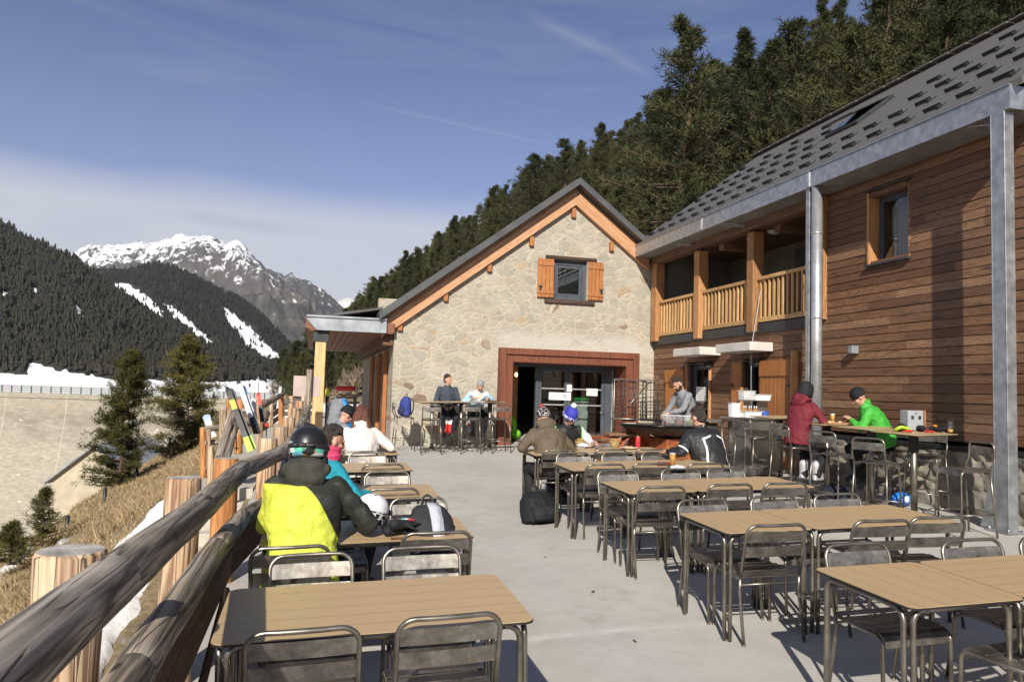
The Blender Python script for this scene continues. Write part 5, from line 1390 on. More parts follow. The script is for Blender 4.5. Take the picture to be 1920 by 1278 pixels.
def far_fence():
    """second fence, beyond the walkway, and ski-leaning rails"""
    F = thing('ski_fence', 'low fence of round posts and log rails with skis leaning on it beyond the walkway', 'fence')
    def P(px, pt, pb, d, r, mat=M['stump'], dx=0):
        t_ = at(px, pt, d); b = at(px + dx, pb, d); log('post', b, t_, r, mat, F, None, 12, None, M['stump_end'], .004)
    for px, pt, pb, d, wpx, mat in ((381, 801, 900, 12.6, 12, M['stump_orange']), (391, 806, 880, 12.4, 9, M['stump']), (395, 836, 945, 10.5, 13, M['stump']), (418, 768, 862, 12.5, 14, M['stump']), (430, 745, 780, 15.5, 12, M['stump_orange']), (452, 748, 830, 15.0, 12, M['stump_orange']), (447, 812, 850, 12.8, 15, M['stump_orange']), (487, 752, 840, 14, 12, M['stump']), (527, 740, 800, 18, 10, M['stump_orange']), (508, 752, 800, 17, 9, M['stump'])):
        P(px, pt, pb, d, wpx * d / 1440 / 2, mat)
    def R(a, da, b, db, r): log('rail', at(*a, da), at(*b, db), r, M['log'], F, None, 12)
    R((410, 858), 11.4, (437, 768), 12.4, .065); R((425, 858), 11.4, (441, 800), 12.2, .055)
    R((384, 804), 12.5, (416, 800), 12.6, .05); R((384, 830), 12.5, (416, 828), 12.6, .045); R((438, 750), 15.2, (462, 746), 15.2, .06); R((430, 770), 15, (470, 768), 15, .06); R((432, 800), 14, (470, 792), 14.5, .07)
    R((488, 763), 14.2, (528, 740), 18, .06); R((488, 800), 14.2, (500, 775), 16, .07)
    P_ = thing('plank_fence', 'brown fence of wide horizontal planks beyond the walkway, left of the porch post', 'fence')
    def plank(a, da, b, db, h):
        A = Vector(at(*a, da)); Bv = Vector(at(*b, db)); v = Bv - A; m = MB(); n = Vector((-v.y, v.x, 0)).normalized() * .025
        vs = [A - n, A + n, A + n + Vector((0, 0, h)), A - n + Vector((0, 0, h)), Bv - n, Bv + n, Bv + n + Vector((0, 0, h)), Bv - n + Vector((0, 0, h))]
        m.add(vs, [(0, 1, 2, 3), (7, 6, 5, 4), (0, 4, 5, 1), (1, 5, 6, 2), (2, 6, 7, 3), (3, 7, 4, 0)]); me = m.mesh('plank'); me.transform(Matrix.Translation(-A)); obj('plank', me, M['grey_plank'], P_, A)
    d = 21.
    for y in (747, 759, 771): plank((527, y + 9), d, (600, y + 7), d + .5, .125)
    for k in range(3): plank((487, 790 + k * 13 - 4), 19.5, (527, 762 + k * 13 - 4), d, .125)
    for px in (528, 543, 567, 588):
        A = at(px, 800, d + .1); T = at(px, 742, d + .1); m = MB(); m.bb(-.06, .06, -.05, .05, 0, T[2] - A[2], .006); obj('post', m, M['stump'], P_, tuple(A))
    # fence seen through the porch
    Q = thing('plank_fence', 'weathered plank fence behind the porch with red netting and snow beyond it', 'fence')
    def plank2(a, b, d, h):
        A = Vector(at(*a, d)); Bv = Vector(at(*b, d)); m = MB(); m.bb(0, (Bv - A).length, -.02, .02, 0, h, .004); o = obj('plank', m, M['grey_plank'], Q, A); o.rotation_euler = (0, 0, math.atan2((Bv - A).y, (Bv - A).x))
    for y, h in ((746, .07), (756, .05), (768, .13), (779, .13)): plank2((618, y), (668, y + 1), 27, h)
    for px in (622, 643, 664): A = at(px, 800, 27.05); T = at(px, 741, 27.05); m = MB(); m.bb(-.05, .05, -.05, .05, 0, T[2] - A[2], .006); obj('post', m, M['stump'], Q, tuple(A))
    m = MB(); A = Vector(at(616, 801, 27.6)); Bv = Vector(at(672, 801, 27.6)); L = (Bv - A).length
    for k in range(6): m.bb(0, L, -.01, .01, .02 + k * .17, .10 + k * .17, .002)
    o = obj('netting', m, simple('red_safety_netting', (.50, .07, .04), .7), Q, A); o.rotation_euler = (0, 0, math.atan2((Bv - A).y, (Bv - A).x))
    # snow bank behind
    m = MB(); A = at(640, 775, 33); m.ell((A[0], A[1], A[2] - .3), (3.2, 2., .75), n=24, m=10); o = obj('snow_bank', m, SNOWM); o['kind'] = 'structure'
far_fence()
# ------------------------------------------------------------------ chairs, tables, stools
def arc(c, r, a0, a1, u, v, n=5):
    c = Vector(c); u = Vector(u); v = Vector(v)
    return [c + u * (r * math.cos(rad(a0 + (a1 - a0) * i / n))) + v * (r * math.sin(rad(a0 + (a1 - a0) * i / n))) for i in range(n + 1)]
W2 = .222; TR = .0115
def proto_chair():
    t = thing('steel_chair', '', 'chair', (0, 0, -50), 0, 'slatted steel chairs', True)
    X, Y, Z = (1, 0, 0), (0, 1, 0), (0, 0, 1)
    # sitter faces +Y.  back hoop from seat level up and over
    y0, y1, zs, zt, r = -.185, -.285, .44, .815, .075
    dv = Vector((0, y1 - y0, zt - zs)).normalized()
    a = Vector((-W2, y0, zs)); top_l = Vector((-W2, y1, zt)); top_r = Vector((W2, y1, zt))
    P = [a, a + dv * .16]
    cl = top_l - dv * r + Vector((r, 0, 0)); P += arc(cl, r, 180, 90, X, dv, 6)
    cr = top_r - dv * r - Vector((r, 0, 0)); mid = (cl + cr) / 2 + dv * r
    P += [mid + Vector((-.07, -.008, .0)), mid + Vector((.07, -.008, .0))] + arc(cr, r, 90, 0, X, dv, 6) + [Vector((W2, y0, zs)) + dv * .16, Vector((W2, y0, zs))]
    m = MB(); m.tube(P, TR, 10); obj('back_frame', m, M['steel'], t)
    for s in (-1, 1):
        m = MB(); m.tube([(s * W2, y0, zs), (s * W2, y0 + .01, .36), (s * (W2 + .004), -.24, .012)], TR, 10); m.tube([(s * (W2 + .004), -.24, .014), (s * (W2 + .004), -.2405, 0)], TR * 1.15, 8); obj('leg', m, M['steel'], t)
        m = MB(); q = .055; yf = .20
        pts = [(s * W2, y0, zs - .003), (s * W2, 0, zs - .005)] + arc((s * W2, yf - q, zs - .005 - q), q, 90, 0, Y, Z, 6) + [(s * W2, yf + .004, .2), (s * (W2 + .003), yf + .012, .012)]
        m.tube(pts, TR, 10); m.tube([(s * (W2 + .003), yf + .012, .014), (s * (W2 + .003), yf + .012, 0)], TR * 1.15, 8); obj('leg', m, M['steel'], t)
    # slats of the seat, front one rolled down
    m = MB()
    for k in range(4): m.box((0, -.165 + k * .085, zs + .010 - (.004 if k in (1, 2) else 0)), (W2 * 2 + .012, .072, .004), bev=.0015)
    pr = [(y, z) for y, z in [(.13, zs + .010), (.165, zs + .008), (.193, zs - .004), (.207, zs - .025), (.211, zs - .062)]]
    vs = []; fs = []
    for (y, z) in pr: vs += [(-W2 + .012, y, z), (W2 - .012, y, z), (-W2 + .012, y - .004, z - .003), (W2 - .012, y - .004, z - .003)]
    for i in range(4): b = i * 4; fs += [(b, b + 1, b + 5, b + 4), (b + 2, b + 6, b + 7, b + 3), (b, b + 4, b + 6, b + 2), (b + 1, b + 3, b + 7, b + 5)]
    fs += [(0, 2, 3, 1), (16, 17, 19, 18)]
    m.add(vs, fs, None, False); obj('seat', m, M['plate'], t)
    m = MB()
    for zc in (.735, .63):
        f = (zc - zs) / (zt - zs); yc = y0 + (y1 - y0) * f
        vs = []; fs = []; n = 8
        for i in range(n + 1):
            x = -W2 + .009 + (2 * W2 - .018) * i / n; bow = -.010 * (1 - (2 * i / n - 1) ** 2)
            for zz in (-.038, .038):
                for yy in (-.0015, .0015): vs.append((x, yc + bow + yy - dv.y * 0 + (y1 - y0) / (zt - zs) * zz, zc + zz))
        for i in range(n):
            b = i * 4; fs += [(b, b + 4, b + 6, b + 2), (b + 1, b + 3, b + 7, b + 5), (b, b + 1, b + 5, b + 4), (b + 2, b + 6, b + 7, b + 3)]
        fs += [(0, 2, 3, 1), (4 * n, 4 * n + 1, 4 * n + 3, 4 * n + 2)]
        m.add(vs, fs, None, False)
    obj('backrest', m, M['plate'], t)
    obj('stretcher', MB().tube([(-W2, y0 + .006, .395), (W2, y0 + .006, .395)], .008, 8), M['steel'], t); obj('seat_support', MB().tube([(-W2, .12, zs - .012), (W2, .12, zs - .012)], .008, 8), M['steel'], t)
    return t
CHAIR = proto_chair(); cfirst = [True]
def chair(X, Y, face, label, dx=0., rz=0.):
    """X, Y = middle of the back rail; face = +1 sitter looks away from the camera, -1 towards it"""
    a = rz + (0 if face > 0 else math.pi) + random.uniform(-.03, .03)
    x = X + dx - math.sin(a) * .265; y = Y + math.cos(a) * .265
    if cfirst[0]:
        cfirst[0] = False; CHAIR.location = onfloor(x, y); CHAIR.rotation_quaternion = TILT @ Quaternion((0, 0, 1), a); CHAIR['label'] = label; return CHAIR
    return copy_tree(CHAIR, onfloor(x, y), a, label)

def roundrect(L, W, r, n=5):
    P = []
    for (cx, cy, a0) in ((L / 2 - r, W / 2 - r, 0), (-L / 2 + r, W / 2 - r, 90), (-L / 2 + r, -W / 2 + r, 180), (L / 2 - r, -W / 2 + r, 270)):
        for i in range(n + 1): a = rad(a0 + 90 * i / n); P.append((cx + r * math.cos(a), cy + r * math.sin(a)))
    return P
def proto_table(L, W, axis):
    t = thing('steel_table', '', 'table', (0, 0, -50), 0, None, True)
    m = MB(); pol = roundrect(L, W, .055); m.prism(pol, .010, Matrix.Translation((0, 0, .738)), mi=1); m.prism(roundrect(L - .003, W - .003, .054), .003, Matrix.Translation((0, 0, .7481)), mi=0)
    obj('tabletop', m, [M['top_x' if axis == 'X' else 'top_y'], M['edge']], t)
    a, b = L / 2 - .06, W / 2 - .06; r = .014
    [obj('rail', MB().tube([(-a + .06, s * b, .719), (a - .06, s * b, .719)], r, 8), M['steel'], t) for s in (-1, 1)]
    for sx in (-1, 1):
        for sy in (-1, 1):
            m = MB(); q = .06
            p1 = [(sx * (a - q - .02), sy * b, .719)] + arc((sx * (a - q), sy * b, .719 - q), q, 90, 0, (sx, 0, 0), (0, 0, 1), 5) + [(sx * (a + .002), sy * b, .3), (sx * (a + .010), sy * (b + .004), 0)]
            m.tube(p1, r, 10)
            p2 = [(sx * (a + .030), sy * (b - q - .05), .719)] + arc((sx * (a + .030), sy * (b - q - .028), .719 - q), q, 90, 0, (0, sy, 0), (0, 0, 1), 5) + [(sx * (a + .032), sy * (b - .026), .3), (sx * (a + .036), sy * (b - .024), 0)]
            m.tube(p2, r, 10); obj('leg', m, M['steel'], t)
    [obj('end_rail', MB().tube([(s * (a - .02), -b + .06, .719), (s * (a + .030), -b + .09, .719), (s * (a + .030), b - .09, .719), (s * (a - .02), b - .06, .719)], r, 8), M['steel'], t) for s in (-1, 1)]
    return t
PT = {'left': proto_table(1.36, .80, 'X'), 'mid': proto_table(1.36, .72, 'X'), 'B': proto_table(1.235, .75, 'X'), 'A': proto_table(.69, .75, 'Y')}
tfirst = set()
def table(kind, X, Y, label, rz=0., group=None):
    if kind not in tfirst:
        tfirst.add(kind); r = PT[kind]; r.location = onfloor(X, Y); r.rotation_quaternion = TILT @ Quaternion((0, 0, 1), rz); r['label'] = label
    else: r = copy_tree(PT[kind], onfloor(X, Y), rz, label)
    if group: r['group'] = group
    return r
G1 = 'rectangular tables along the log fence'; G2 = 'rectangular tables in rows on the right'
ORD = ['front', 'second', 'third', 'fourth', 'fifth']
table('left', .345, 3.745, 'tan plank table nearest the camera by the log fence, crossed by a fence shadow', 0, G1)
table('mid', .42, 5.40, 'tan table holding the white helmet, gloves and grey backpack, beside the fence', 0, G1)
table('mid', .45, 7.03, 'bare tan table beside the fence just behind the one with the white helmet', 0, G1)
table('mid', .43, 8.74, 'bare tan table beside the fence just in front of the woman in the white jacket', 0, G1)
table('mid', .44, 10.25, 'tan table in front of the woman in the white jacket, by the fence', 0, G1)
table('mid', .46, 12.0, 'farthest tan table by the fence, with the grey and blue backpack on it', 0, G1)
rows = [3.49, 5.16, 6.84, 8.40, 9.86]
for i, y in enumerate(rows):
    table('A', 3.145, y, 'short tan table at the left end of the %s row on the right' % ORD[i], 0, G2)
    table('B', 4.115, y, 'long tan table forming the right part of the %s row on the right' % ORD[i], 0, G2)
# chairs by the fence column
for X, Y, f, lab in ((.03, 3.27, 1, 'slatted chair seen from behind, left one at the near edge of the front fence table'),
                     (.63, 3.31, 1, 'slatted chair seen from behind, right one at the near edge of the front fence table'),
                     (.06, 4.49, -1, 'chair with sunlit pale back plate just behind the lime jacket wearer'),
                     (.68, 4.53, -1, 'chair with sunlit back plate beyond the front fence table, right of the lime jacket wearer'),
                     (-.06, 4.74, 1, 'chair the person in the lime jacket sits on'),
                     (.83, 4.95, 1, 'chair in front of the grey and black backpack on the second fence table'),
                     (.88, 6.20, -1, 'chair with sunlit back plate just behind the grey and black backpack'),
                     (.22, 6.22, -1, 'chair hidden behind the lime jacket wearer and white helmet'),
                     (.73, 6.75, 1, 'dark backed chair above the white helmet, at the near edge of the third fence table'),
                     (.78, 7.80, -1, 'light backed chair beyond the third fence table, right one'),
                     (.13, 7.80, -1, 'light backed chair beyond the third fence table, left one beside the turquoise sleeve'),
                     (.79, 8.57 - .14, 1, 'dark backed chair at the near edge of the fourth fence table'),
                     (.70, 9.55, -1, 'light backed chair beyond the fourth fence table, in front of the white jacket'),
                     (.62, 9.90 - .16, 1, 'chair the woman in the white jacket sits on'),
                     (.05, 11.35, 1, 'dark chair at the farthest fence table, left side'), (-.05, 12.9, -1, 'farthest chair by the fence, beside the porch post')):
    chair(X, Y, f, lab)
# rows on the right
for r_, yn, L in ((0, None, ((3.26, 4.06), (4.05, 4.0), (4.62, 3.98))), (1, None, ((3.10, 5.68), (3.78, 5.72), (4.38, 5.71))), (2, None, ((3.11, 7.48), (3.81, 7.46), (4.33, 7.45))), (3, None, ((3.18, 9.08), (3.75, 9.02), (4.27, 9.0)))):
    for k, (X, Y) in enumerate(L): chair(X, Y, -1, '%s empty chair facing the camera beyond the %s row of tables on the right' % (('left', 'middle', 'right')[k], ORD[r_]))
for r_, L in ((0, ((3.60, 2.93), (4.25, 2.90))), (1, ((3.12, 4.70), (3.95, 4.68), (4.44, 4.70))), (2, ((3.08, 6.40), (3.77, 6.41), (4.32, 6.38))), (3, ((3.17, 8.0), (3.70, 7.97), (4.31, 7.86))), (4, ((3.11, 9.44), (3.80, 9.42), (4.36, 9.38)))):
    for k, (X, Y) in enumerate(L):
        if r_ == 0: lab = '%s chair at the near side of the front right table, cut by the edge' % ('left', 'right')[k]
        elif (r_, k) == (4, 0): lab = 'chair the man in the olive jacket sits on'
        else: lab = '%s chair seen from behind at the %s row of tables on the right' % (('left', 'middle', 'right')[k], ORD[r_])
        chair(X, Y, 1, lab, 0, -.08 if r_ else .12)
chair(4.12, 10.62, -1, 'chair facing the camera beyond the table with food, right of the blue bobble hat')
chair(3.52, 10.62, -1, 'chair the man in the blue bobble hat sits on')

# bar tables and stools
def proto_bar(W, h=1.09):
    t = thing('bar_table', '', 'table', (0, 0, -50), 0, None, True)
    m = MB(); m.prism(roundrect(W, W, .03), .010, Matrix.Translation((0, 0, h - .013)), mi=1); m.prism(roundrect(W - .003, W - .003, .03), .003, Matrix.Translation((0, 0, h - .0029)), mi=0); obj('tabletop', m, [M['top_x'], M['edge']], t)
    m = MB(); m.tube([(0, 0, .04), (0, 0, h - .03)], .038, 16); obj('column', m, M['steel'], t); m = MB(); m.box((0, 0, h - .024), (.34, .34, .012), bev=.003); m.box((0, 0, h - .14), (.09, .09, .22), bev=.01); obj('support_plate', m, M['edge'], t)
    m = MB()
    for k in range(4): a = rad(45 + 90 * k); c, s = math.cos(a), math.sin(a); m.tube([(c * .03, s * .03, .075), (c * .18, s * .18, .045), (c * .33, s * .33, .012)], [.026, .022, .016], 8)
    obj('foot', m, M['steel'], t); return t
BAR = {'r': proto_bar(.72), 'l': proto_bar(.66)}; bfirst = set()
def bar(kind, X, Y, rz, label, group):
    if kind not in bfirst: bfirst.add(kind); r = BAR[kind]; r.location = onfloor(X, Y); r.rotation_quaternion = TILT @ Quaternion((0, 0, 1), rz); r['label'] = label; r['group'] = group
    else: r = copy_tree(BAR[kind], onfloor(X, Y), rz, label); r['group'] = group
    return r
def proto_stool():
    t = thing('bar_stool', '', 'bar stool', (0, 0, -50), 0, 'tall steel bar stools', True)
    X, Y, Z = (1, 0, 0), (0, 1, 0), (0, 0, 1); w = .19; zs, zt = .755, 1.06; y0, y1 = -.175, -.235; r = .07
    dv = Vector((0, y1 - y0, zt - zs)).normalized()
    m = MB(); P = [Vector((-w, y0, zs)), Vector((-w - .004, y0 - .055, zs + .10)), Vector((-w, y0 - .06, zs + .16))]
    cl = Vector((-w + r, y1, zt - r)); P += arc(cl, r, 180, 90, X, Z, 6); cr = Vector((w - r, y1, zt - r)); P += arc(cr, r, 90, 0, X, Z, 6)
    P += [Vector((w, y0 - .06, zs + .16)), Vector((w + .004, y0 - .055, zs + .10)), Vector((w, y0, zs))]; m.tube(P, .0115, 10); obj('back_frame', m, M['steel'], t)
    m = MB(); vs = []; fs = []; n = 8
    for i in range(n + 1):
        x = -w + .01 + (2 * w - .02) * i / n; bow = -.016 * (1 - (2 * i / n - 1) ** 2)
        for zz in (.915, 1.01):
            for yy in (-.0015, .0015): vs.append((x, y1 + .002 + bow + yy, zz))
    for i in range(n): b = i * 4; fs += [(b, b + 4, b + 6, b + 2), (b + 1, b + 3, b + 7, b + 5), (b, b + 1, b + 5, b + 4), (b + 2, b + 6, b + 7, b + 3)]
    fs += [(0, 2, 3, 1), (4 * n, 4 * n + 1, 4 * n + 3, 4 * n + 2)]; m.add(vs, fs); obj('backrest', m, M['plate'], t)
    m = MB(); pr = [(-.18, zs + .006), (-.09, zs - .002), (.02, zs - .004), (.11, zs + .002), (.155, zs + .002), (.182, zs - .010), (.196, zs - .035), (.198, zs - .06)]; vs = []; fs = []
    for (y, z) in pr: vs += [(-w + .004, y, z), (w - .004, y, z), (-w + .004, y - .002, z - .004), (w - .004, y - .002, z - .004)]
    for i in range(len(pr) - 1): b = i * 4; fs += [(b, b + 1, b + 5, b + 4), (b + 2, b + 6, b + 7, b + 3), (b, b + 4, b + 6, b + 2), (b + 1, b + 3, b + 7, b + 5)]
    k = 4 * (len(pr) - 1); fs += [(0, 2, 3, 1), (k, k + 1, k + 3, k + 2)]; m.add(vs, fs, None, False); obj('seat', m, M['plate'], t)
    for s in (-1, 1):
        m = MB(); m.tube([(s * w, y0, zs), (s * (w + .012), y0 - .03, .4), (s * (w + .024), y0 - .065, 0)], .0115, 10); obj('leg', m, M['steel'], t)
        m = MB(); q = .05; m.tube([(s * w, y0, zs - .012), (s * w, 0, zs - .016)] + arc((s * w, .19 - q, zs - .014 - q), q, 90, 0, Y, Z, 5) + [(s * (w + .012), .20, .4), (s * (w + .024), .215, 0)], .0115, 10); obj('leg', m, M['steel'], t)
    m = MB(); a = w + .017; m.tube([(-a, .208, .27), (a, .208, .27)], .009, 8); m.tube([(-a, -.215, .27), (a, -.215, .27)], .009, 8); m.tube([(-a, -.215, .26), (-a, .208, .26)], .009, 8); m.tube([(a, -.215, .26), (a, .208, .26)], .009, 8); obj('footrest', m, M['steel'], t)
    return t
STOOL = proto_stool(); sfirst = [True]
def stool(X, Y, rz, label):
    if sfirst[0]: sfirst[0] = False; STOOL.location = onfloor(X, Y); STOOL.rotation_quaternion = TILT @ Quaternion((0, 0, 1), rz); STOOL['label'] = label; return STOOL
    return copy_tree(STOOL, onfloor(X, Y), rz, label)
GB = 'square bar tables along the timber wall'; GL = 'square bar tables at the stone wall'
bar('r', 7.42, 8.22, rad(8), 'tall square bar table with ski gear and a glass, nearest the galvanised post', GB)
bar('r', 7.45, 9.02, rad(4), 'tall square bar table between the ski gear table and the two eaters', GB)
bar('r', 7.42, 9.92, rad(3), 'tall square bar table with beer and plates where the maroon and green jackets sit', GB)
bar('r', 7.55, 11.3, rad(0), 'tall square bar table behind the maroon jacket, next to the steel counter', GB)
bar('l', 2.62, 17.1, 0, 'left tall table by the stone wall, with the blue rucksack stool at its end', GL)
bar('l', 3.28, 17.1, 0, 'middle tall table by the stone wall, in front of the man in the dark jacket', GL)
bar('l', 3.94, 17.1, 0, 'right tall table by the stone wall, where the grey haired man leans', GL)
stool(7.30, 7.33, rad(85), 'empty bar stool standing right beside the galvanised post, its back to the right')
stool(6.72, 8.05, rad(-62), 'empty bar stool seen from behind at the ski gear table')
stool(6.78, 8.95, rad(-68), 'empty bar stool between the maroon jacket and the ski gear table')
stool(6.88, 10.02, rad(-78), 'bar stool under the person in the maroon jacket')
stool(7.95, 9.30, rad(100), 'bar stool under the man in the green jacket')
stool(7.95, 8.60, rad(120), 'bar stool facing left on the wall side of the ski gear table')
stool(7.35, 10.75, rad(170), 'bar stool behind the maroon jacket, half hidden')
p = fl(1412, 905); stool(p[0] + .05, p[1] + .1, rad(-75), 'empty bar stool in front of the stainless counter, behind the striped black jacket')
stool(2.02, 17.3, rad(-88), 'bar stool carrying the blue rucksack at the left end of the wall tables')
for k, (x, lab) in enumerate(((2.52, 'left bar stool seen from behind at the wall tables'), (3.36, 'middle bar stool seen from behind at the wall tables'), (4.02, 'right bar stool seen from behind at the wall tables, nearest the rusted doorway'))): stool(x, 16.55, rad(-6 + 4 * k), lab)
stool(3.0, 17.72, rad(180), 'bar stool the man in the dark jacket sits on'); stool(3.72, 17.72, rad(180), 'bar stool the grey haired man sits on')
# ------------------------------------------------------------------ people
TEXN = bpy.data.textures.new('cloth_folds', 'CLOUDS'); TEXN.noise_scale = .13; TEXN.noise_depth = 1; TEXN.noise_type = 'HARD_NOISE'
TEXB = bpy.data.textures.new('cloth_bulges', 'CLOUDS'); TEXB.noise_scale = .24; TEXB.noise_depth = 1
def organic(name, mb, mat, parent, vox=.014, smooth=4, fold=0., bulge=0.):
    o = obj(name, mb, mat, parent)
    r = o.modifiers.new('remesh', 'REMESH'); r.mode = 'VOXEL'; r.voxel_size = vox; r.use_smooth_shade = True
    s = o.modifiers.new('smooth', 'SMOOTH'); s.iterations = smooth; s.factor = .5
    if bulge: d = o.modifiers.new('bulge', 'DISPLACE'); d.texture = TEXB; d.texture_coords = 'GLOBAL'; d.strength = bulge; d.mid_level = .5
    if fold: d = o.modifiers.new('fold', 'DISPLACE'); d.texture = TEXN; d.texture_coords = 'GLOBAL'; d.strength = fold; d.mid_level = .5
    return o
def ik(a, c, l1, l2, pole):
    a = Vector(a); c = Vector(c); d = c - a; L = min(d.length, (l1 + l2) * .995); n = d.normalized(); c = a + n * L
    x = (l1 * l1 - l2 * l2 + L * L) / (2 * L); h = math.sqrt(max(0, l1 * l1 - x * x))
    p = Vector(pole); p = (p - n * p.dot(n)); p = p.normalized() if p.length > 1e-6 else Vector((0, 0, -1))
    return a + n * x + p * h, c
def hand(mb, wrist, dirv, palmn, side, curl=.5, s=1.):
    d = Vector(dirv).normalized(); n = Vector(palmn); n = (n - d * n.dot(d)).normalized(); u = d.cross(n) * side
    w = Vector(wrist)
    mb.cap(w, .026 * s, w + d * .035 * s, .030 * s, 8)
    for k in range(4): q = (k - 1.5) * .019 * s; mb.cap(w + d * .02 * s + u * q * .8, .014 * s, w + d * .085 * s + u * q, .0125 * s, 8)
    for k, L in enumerate((.070, .080, .074, .058)):
        q = (k - 1.5) * .020 * s; p = w + d * .085 * s + u * q; a = 0
        for seg, (f, r) in enumerate(((.45, .0098), (.32, .0088), (.23, .0078))):
            a += curl * (.55 + .12 * k) * (1. if seg else .6); dd = d * math.cos(a) + n * math.sin(a); e = p + dd * L * f * s; mb.cap(p, r * s, e, r * .92 * s, 8); p = e
    p = w + d * .02 * s + u * -.030 * s; e = p + (d * .6 - u * .7 + n * .35).normalized() * .040 * s; mb.cap(p, .0125 * s, e, .011 * s, 8); mb.cap(e, .0108 * s, e + (d * .85 - u * .15 + n * .45).normalized() * .032 * s, .0092 * s, 8)
def person(label, X, Y, rz, seat=.45, lean=12, curve=10, pitch=10, yaw=0, roll=0, hands=((-.14, .42, .80), (.14, .42, .80)), feet=None, jacket=None, legs=None, boots=None, hairm=None, hat=None, hood=None, hoodm=None, scale=1., stand=False, pal=None, extra=None, gloves=None, turn=0, bulk=1., nofeet=False, shrug=0., hairlong=0., z=None):
    """local frame: facing +Y, origin on the floor under the hips"""
    P = thing('person', label, 'person', (X, Y, fz(X, Y) if z is None else z), rz, None, False)
    S = scale
    hz_ = (.93 if stand else seat + .10) ; hip = Vector((0, 0, hz_))
    l1, l2 = rad(lean), rad(lean + curve); tw = Matrix.Rotation(rad(turn), 3, 'Z')
    up = lambda a: Vector((0, math.sin(a), math.cos(a)))
    waist = hip + up(l1 * .7) * .14; chest = waist + up(l1) * .19 ; nb = chest + up(l2) * .19
    neck = nb + up(l2 * .8) * .05
    hp = rad(lean * .35 + pitch); Rh = Matrix.Rotation(rad(yaw), 3, 'Z') @ Matrix.Rotation(-hp, 3, 'X') @ Matrix.Rotation(rad(roll), 3, 'Y')
    head = neck + Vector((0, math.sin(hp * .7), math.cos(hp * .7))) * .135 + Vector((0, .015, 0))
    sx = tw @ Vector((1, 0, 0))
    shl = nb - sx * .175 + up(l2) * (-.03 + shrug); shr = nb + sx * .175 + up(l2) * (-.03 + shrug)
    T4 = Matrix.Translation(head) @ Rh.to_4x4()
    b = MB()
    # head: skull, face, jaw, nose, ears
    b.ell((0, -.012, .028), (.076, .092, .092), T4); b.ell((0, .018, -.035), (.062, .070, .078), T4); b.ell((0, .045, -.082), (.036, .034, .026), T4)
    b.ell((0, .078, .022), (.050, .018, .014), T4, 10, 7); b.ell((0, .092, -.020), (.013, .020, .024), T4, 10, 7); b.ell((0, .088, .000), (.009, .012, .03), T4, 10, 7)
    b.ell((0, .078, -.062), (.024, .012, .007), T4, 10, 6); b.ell((0, .075, -.073), (.020, .012, .007), T4, 10, 6); b.ell((.040, .060, -.025), (.022, .020, .022), T4, 10, 7); b.ell((-.040, .060, -.025), (.022, .020, .022), T4, 10, 7)
    for s in (-1, 1): b.ell((s * .078, -.008, -.012), (.012, .022, .032), T4, 10, 7)
    b.cap(nb, .062, head + Rh @ Vector((0, -.015, -.06)), .054)
    # trunk, arms, legs
    b.loft([(hip - Vector((0, 0, .08)), sx, up(l1 + math.pi / 2), .15, .11), (waist, sx, up(l1 + math.pi / 2), .13, .10), (chest, sx, up(l1 + math.pi / 2), .155, .11), (nb, sx, up(l2 + math.pi / 2), .11, .075)])
    arms = []
    for i, (sh, h_) in enumerate(((shl, hands[0]), (shr, hands[1]))):
        s = -1 if i == 0 else 1
        el, wr = ik(sh, h_, .29, .255, (s * .8, -.25, -.75)); arms.append((sh, el, wr)); b.cap(sh, .046, el, .038); b.cap(el, .036, wr, .026)
        dv = (wr - el).normalized(); dv = (dv + Vector((0, .2, -.15))).normalized()
        if not gloves: hand(b, wr, dv, (-s * .5, 0, -1), -s, .55)
    lg = []
    for i in (0, 1):
        s = -1 if i == 0 else 1; hj = hip + Vector((s * .095, .0, -.03))
        if stand: ft = Vector((s * .10, -.02 + .06 * s, .09)); kn, an = ik(hj, ft, .43, .42, (0, 1, 0))
        elif feet: ft = Vector(feet[i]); kn, an = ik(hj, ft, .43, .42, (s * .25, 1, .4))
        else: ft = Vector((s * .13, .34, .09)); kn, an = ik(hj, ft, .43, .42, (s * .25, 1, .4))
        lg.append((hj, kn, an)); b.cap(hj, .072, kn, .052); b.cap(kn, .050, an, .036); b.cap(an, .036, an + Vector((0, .15, -.05)), .03)
    organic('body', b, M['skin'], P, .0085, 3)
    for s in (-1, 1):
        e = MB(); e.ell((s * .031, .083, .000), (.012, .006, .0065), T4, 10, 7); obj('eye', e, M['eye'], P)
    # clothes
    if jacket:
        j = MB(); fz_ = lambda a: up(a + math.pi / 2); k = bulk
        j.loft([(hip + Vector((0, -.01, -.10 if not stand else -.12)), sx, fz_(l1), .205 * k, .165 * k), (hip + Vector((0, 0, .02)), sx, fz_(l1), .205 * k, .165 * k), (waist, sx, fz_(l1), .185 * k, .148 * k), (chest - up(l1) * .04, sx, fz_(l1), .205 * k, .150 * k), (chest + up(l2) * .09, sx, fz_(l2), .215 * k, .140 * k), (nb - up(l2) * .01, sx, fz_(l2), .175 * k, .105 * k), (nb + up(l2) * .045, sx, fz_(l2), .085, .075), (neck + up(hp) * .035, sx, fz_(l2), .076, .074)], 22)
        for (sh, el, wr) in arms:
            e2 = el + (wr - el) * .90
            j.cap(sh, .072 * k, sh + (el - sh) * .5, .069 * k); j.cap(sh + (el - sh) * .5, .069 * k, el, .058 * k); j.cap(el, .058 * k, el + (wr - el) * .5, .053 * k); j.cap(el + (wr - el) * .5, .056 * k, e2, .043)
            for q in (.45, .7, .9): c = sh + (el - sh) * q; j.ell(c, (.068 * k, .068 * k, .03))
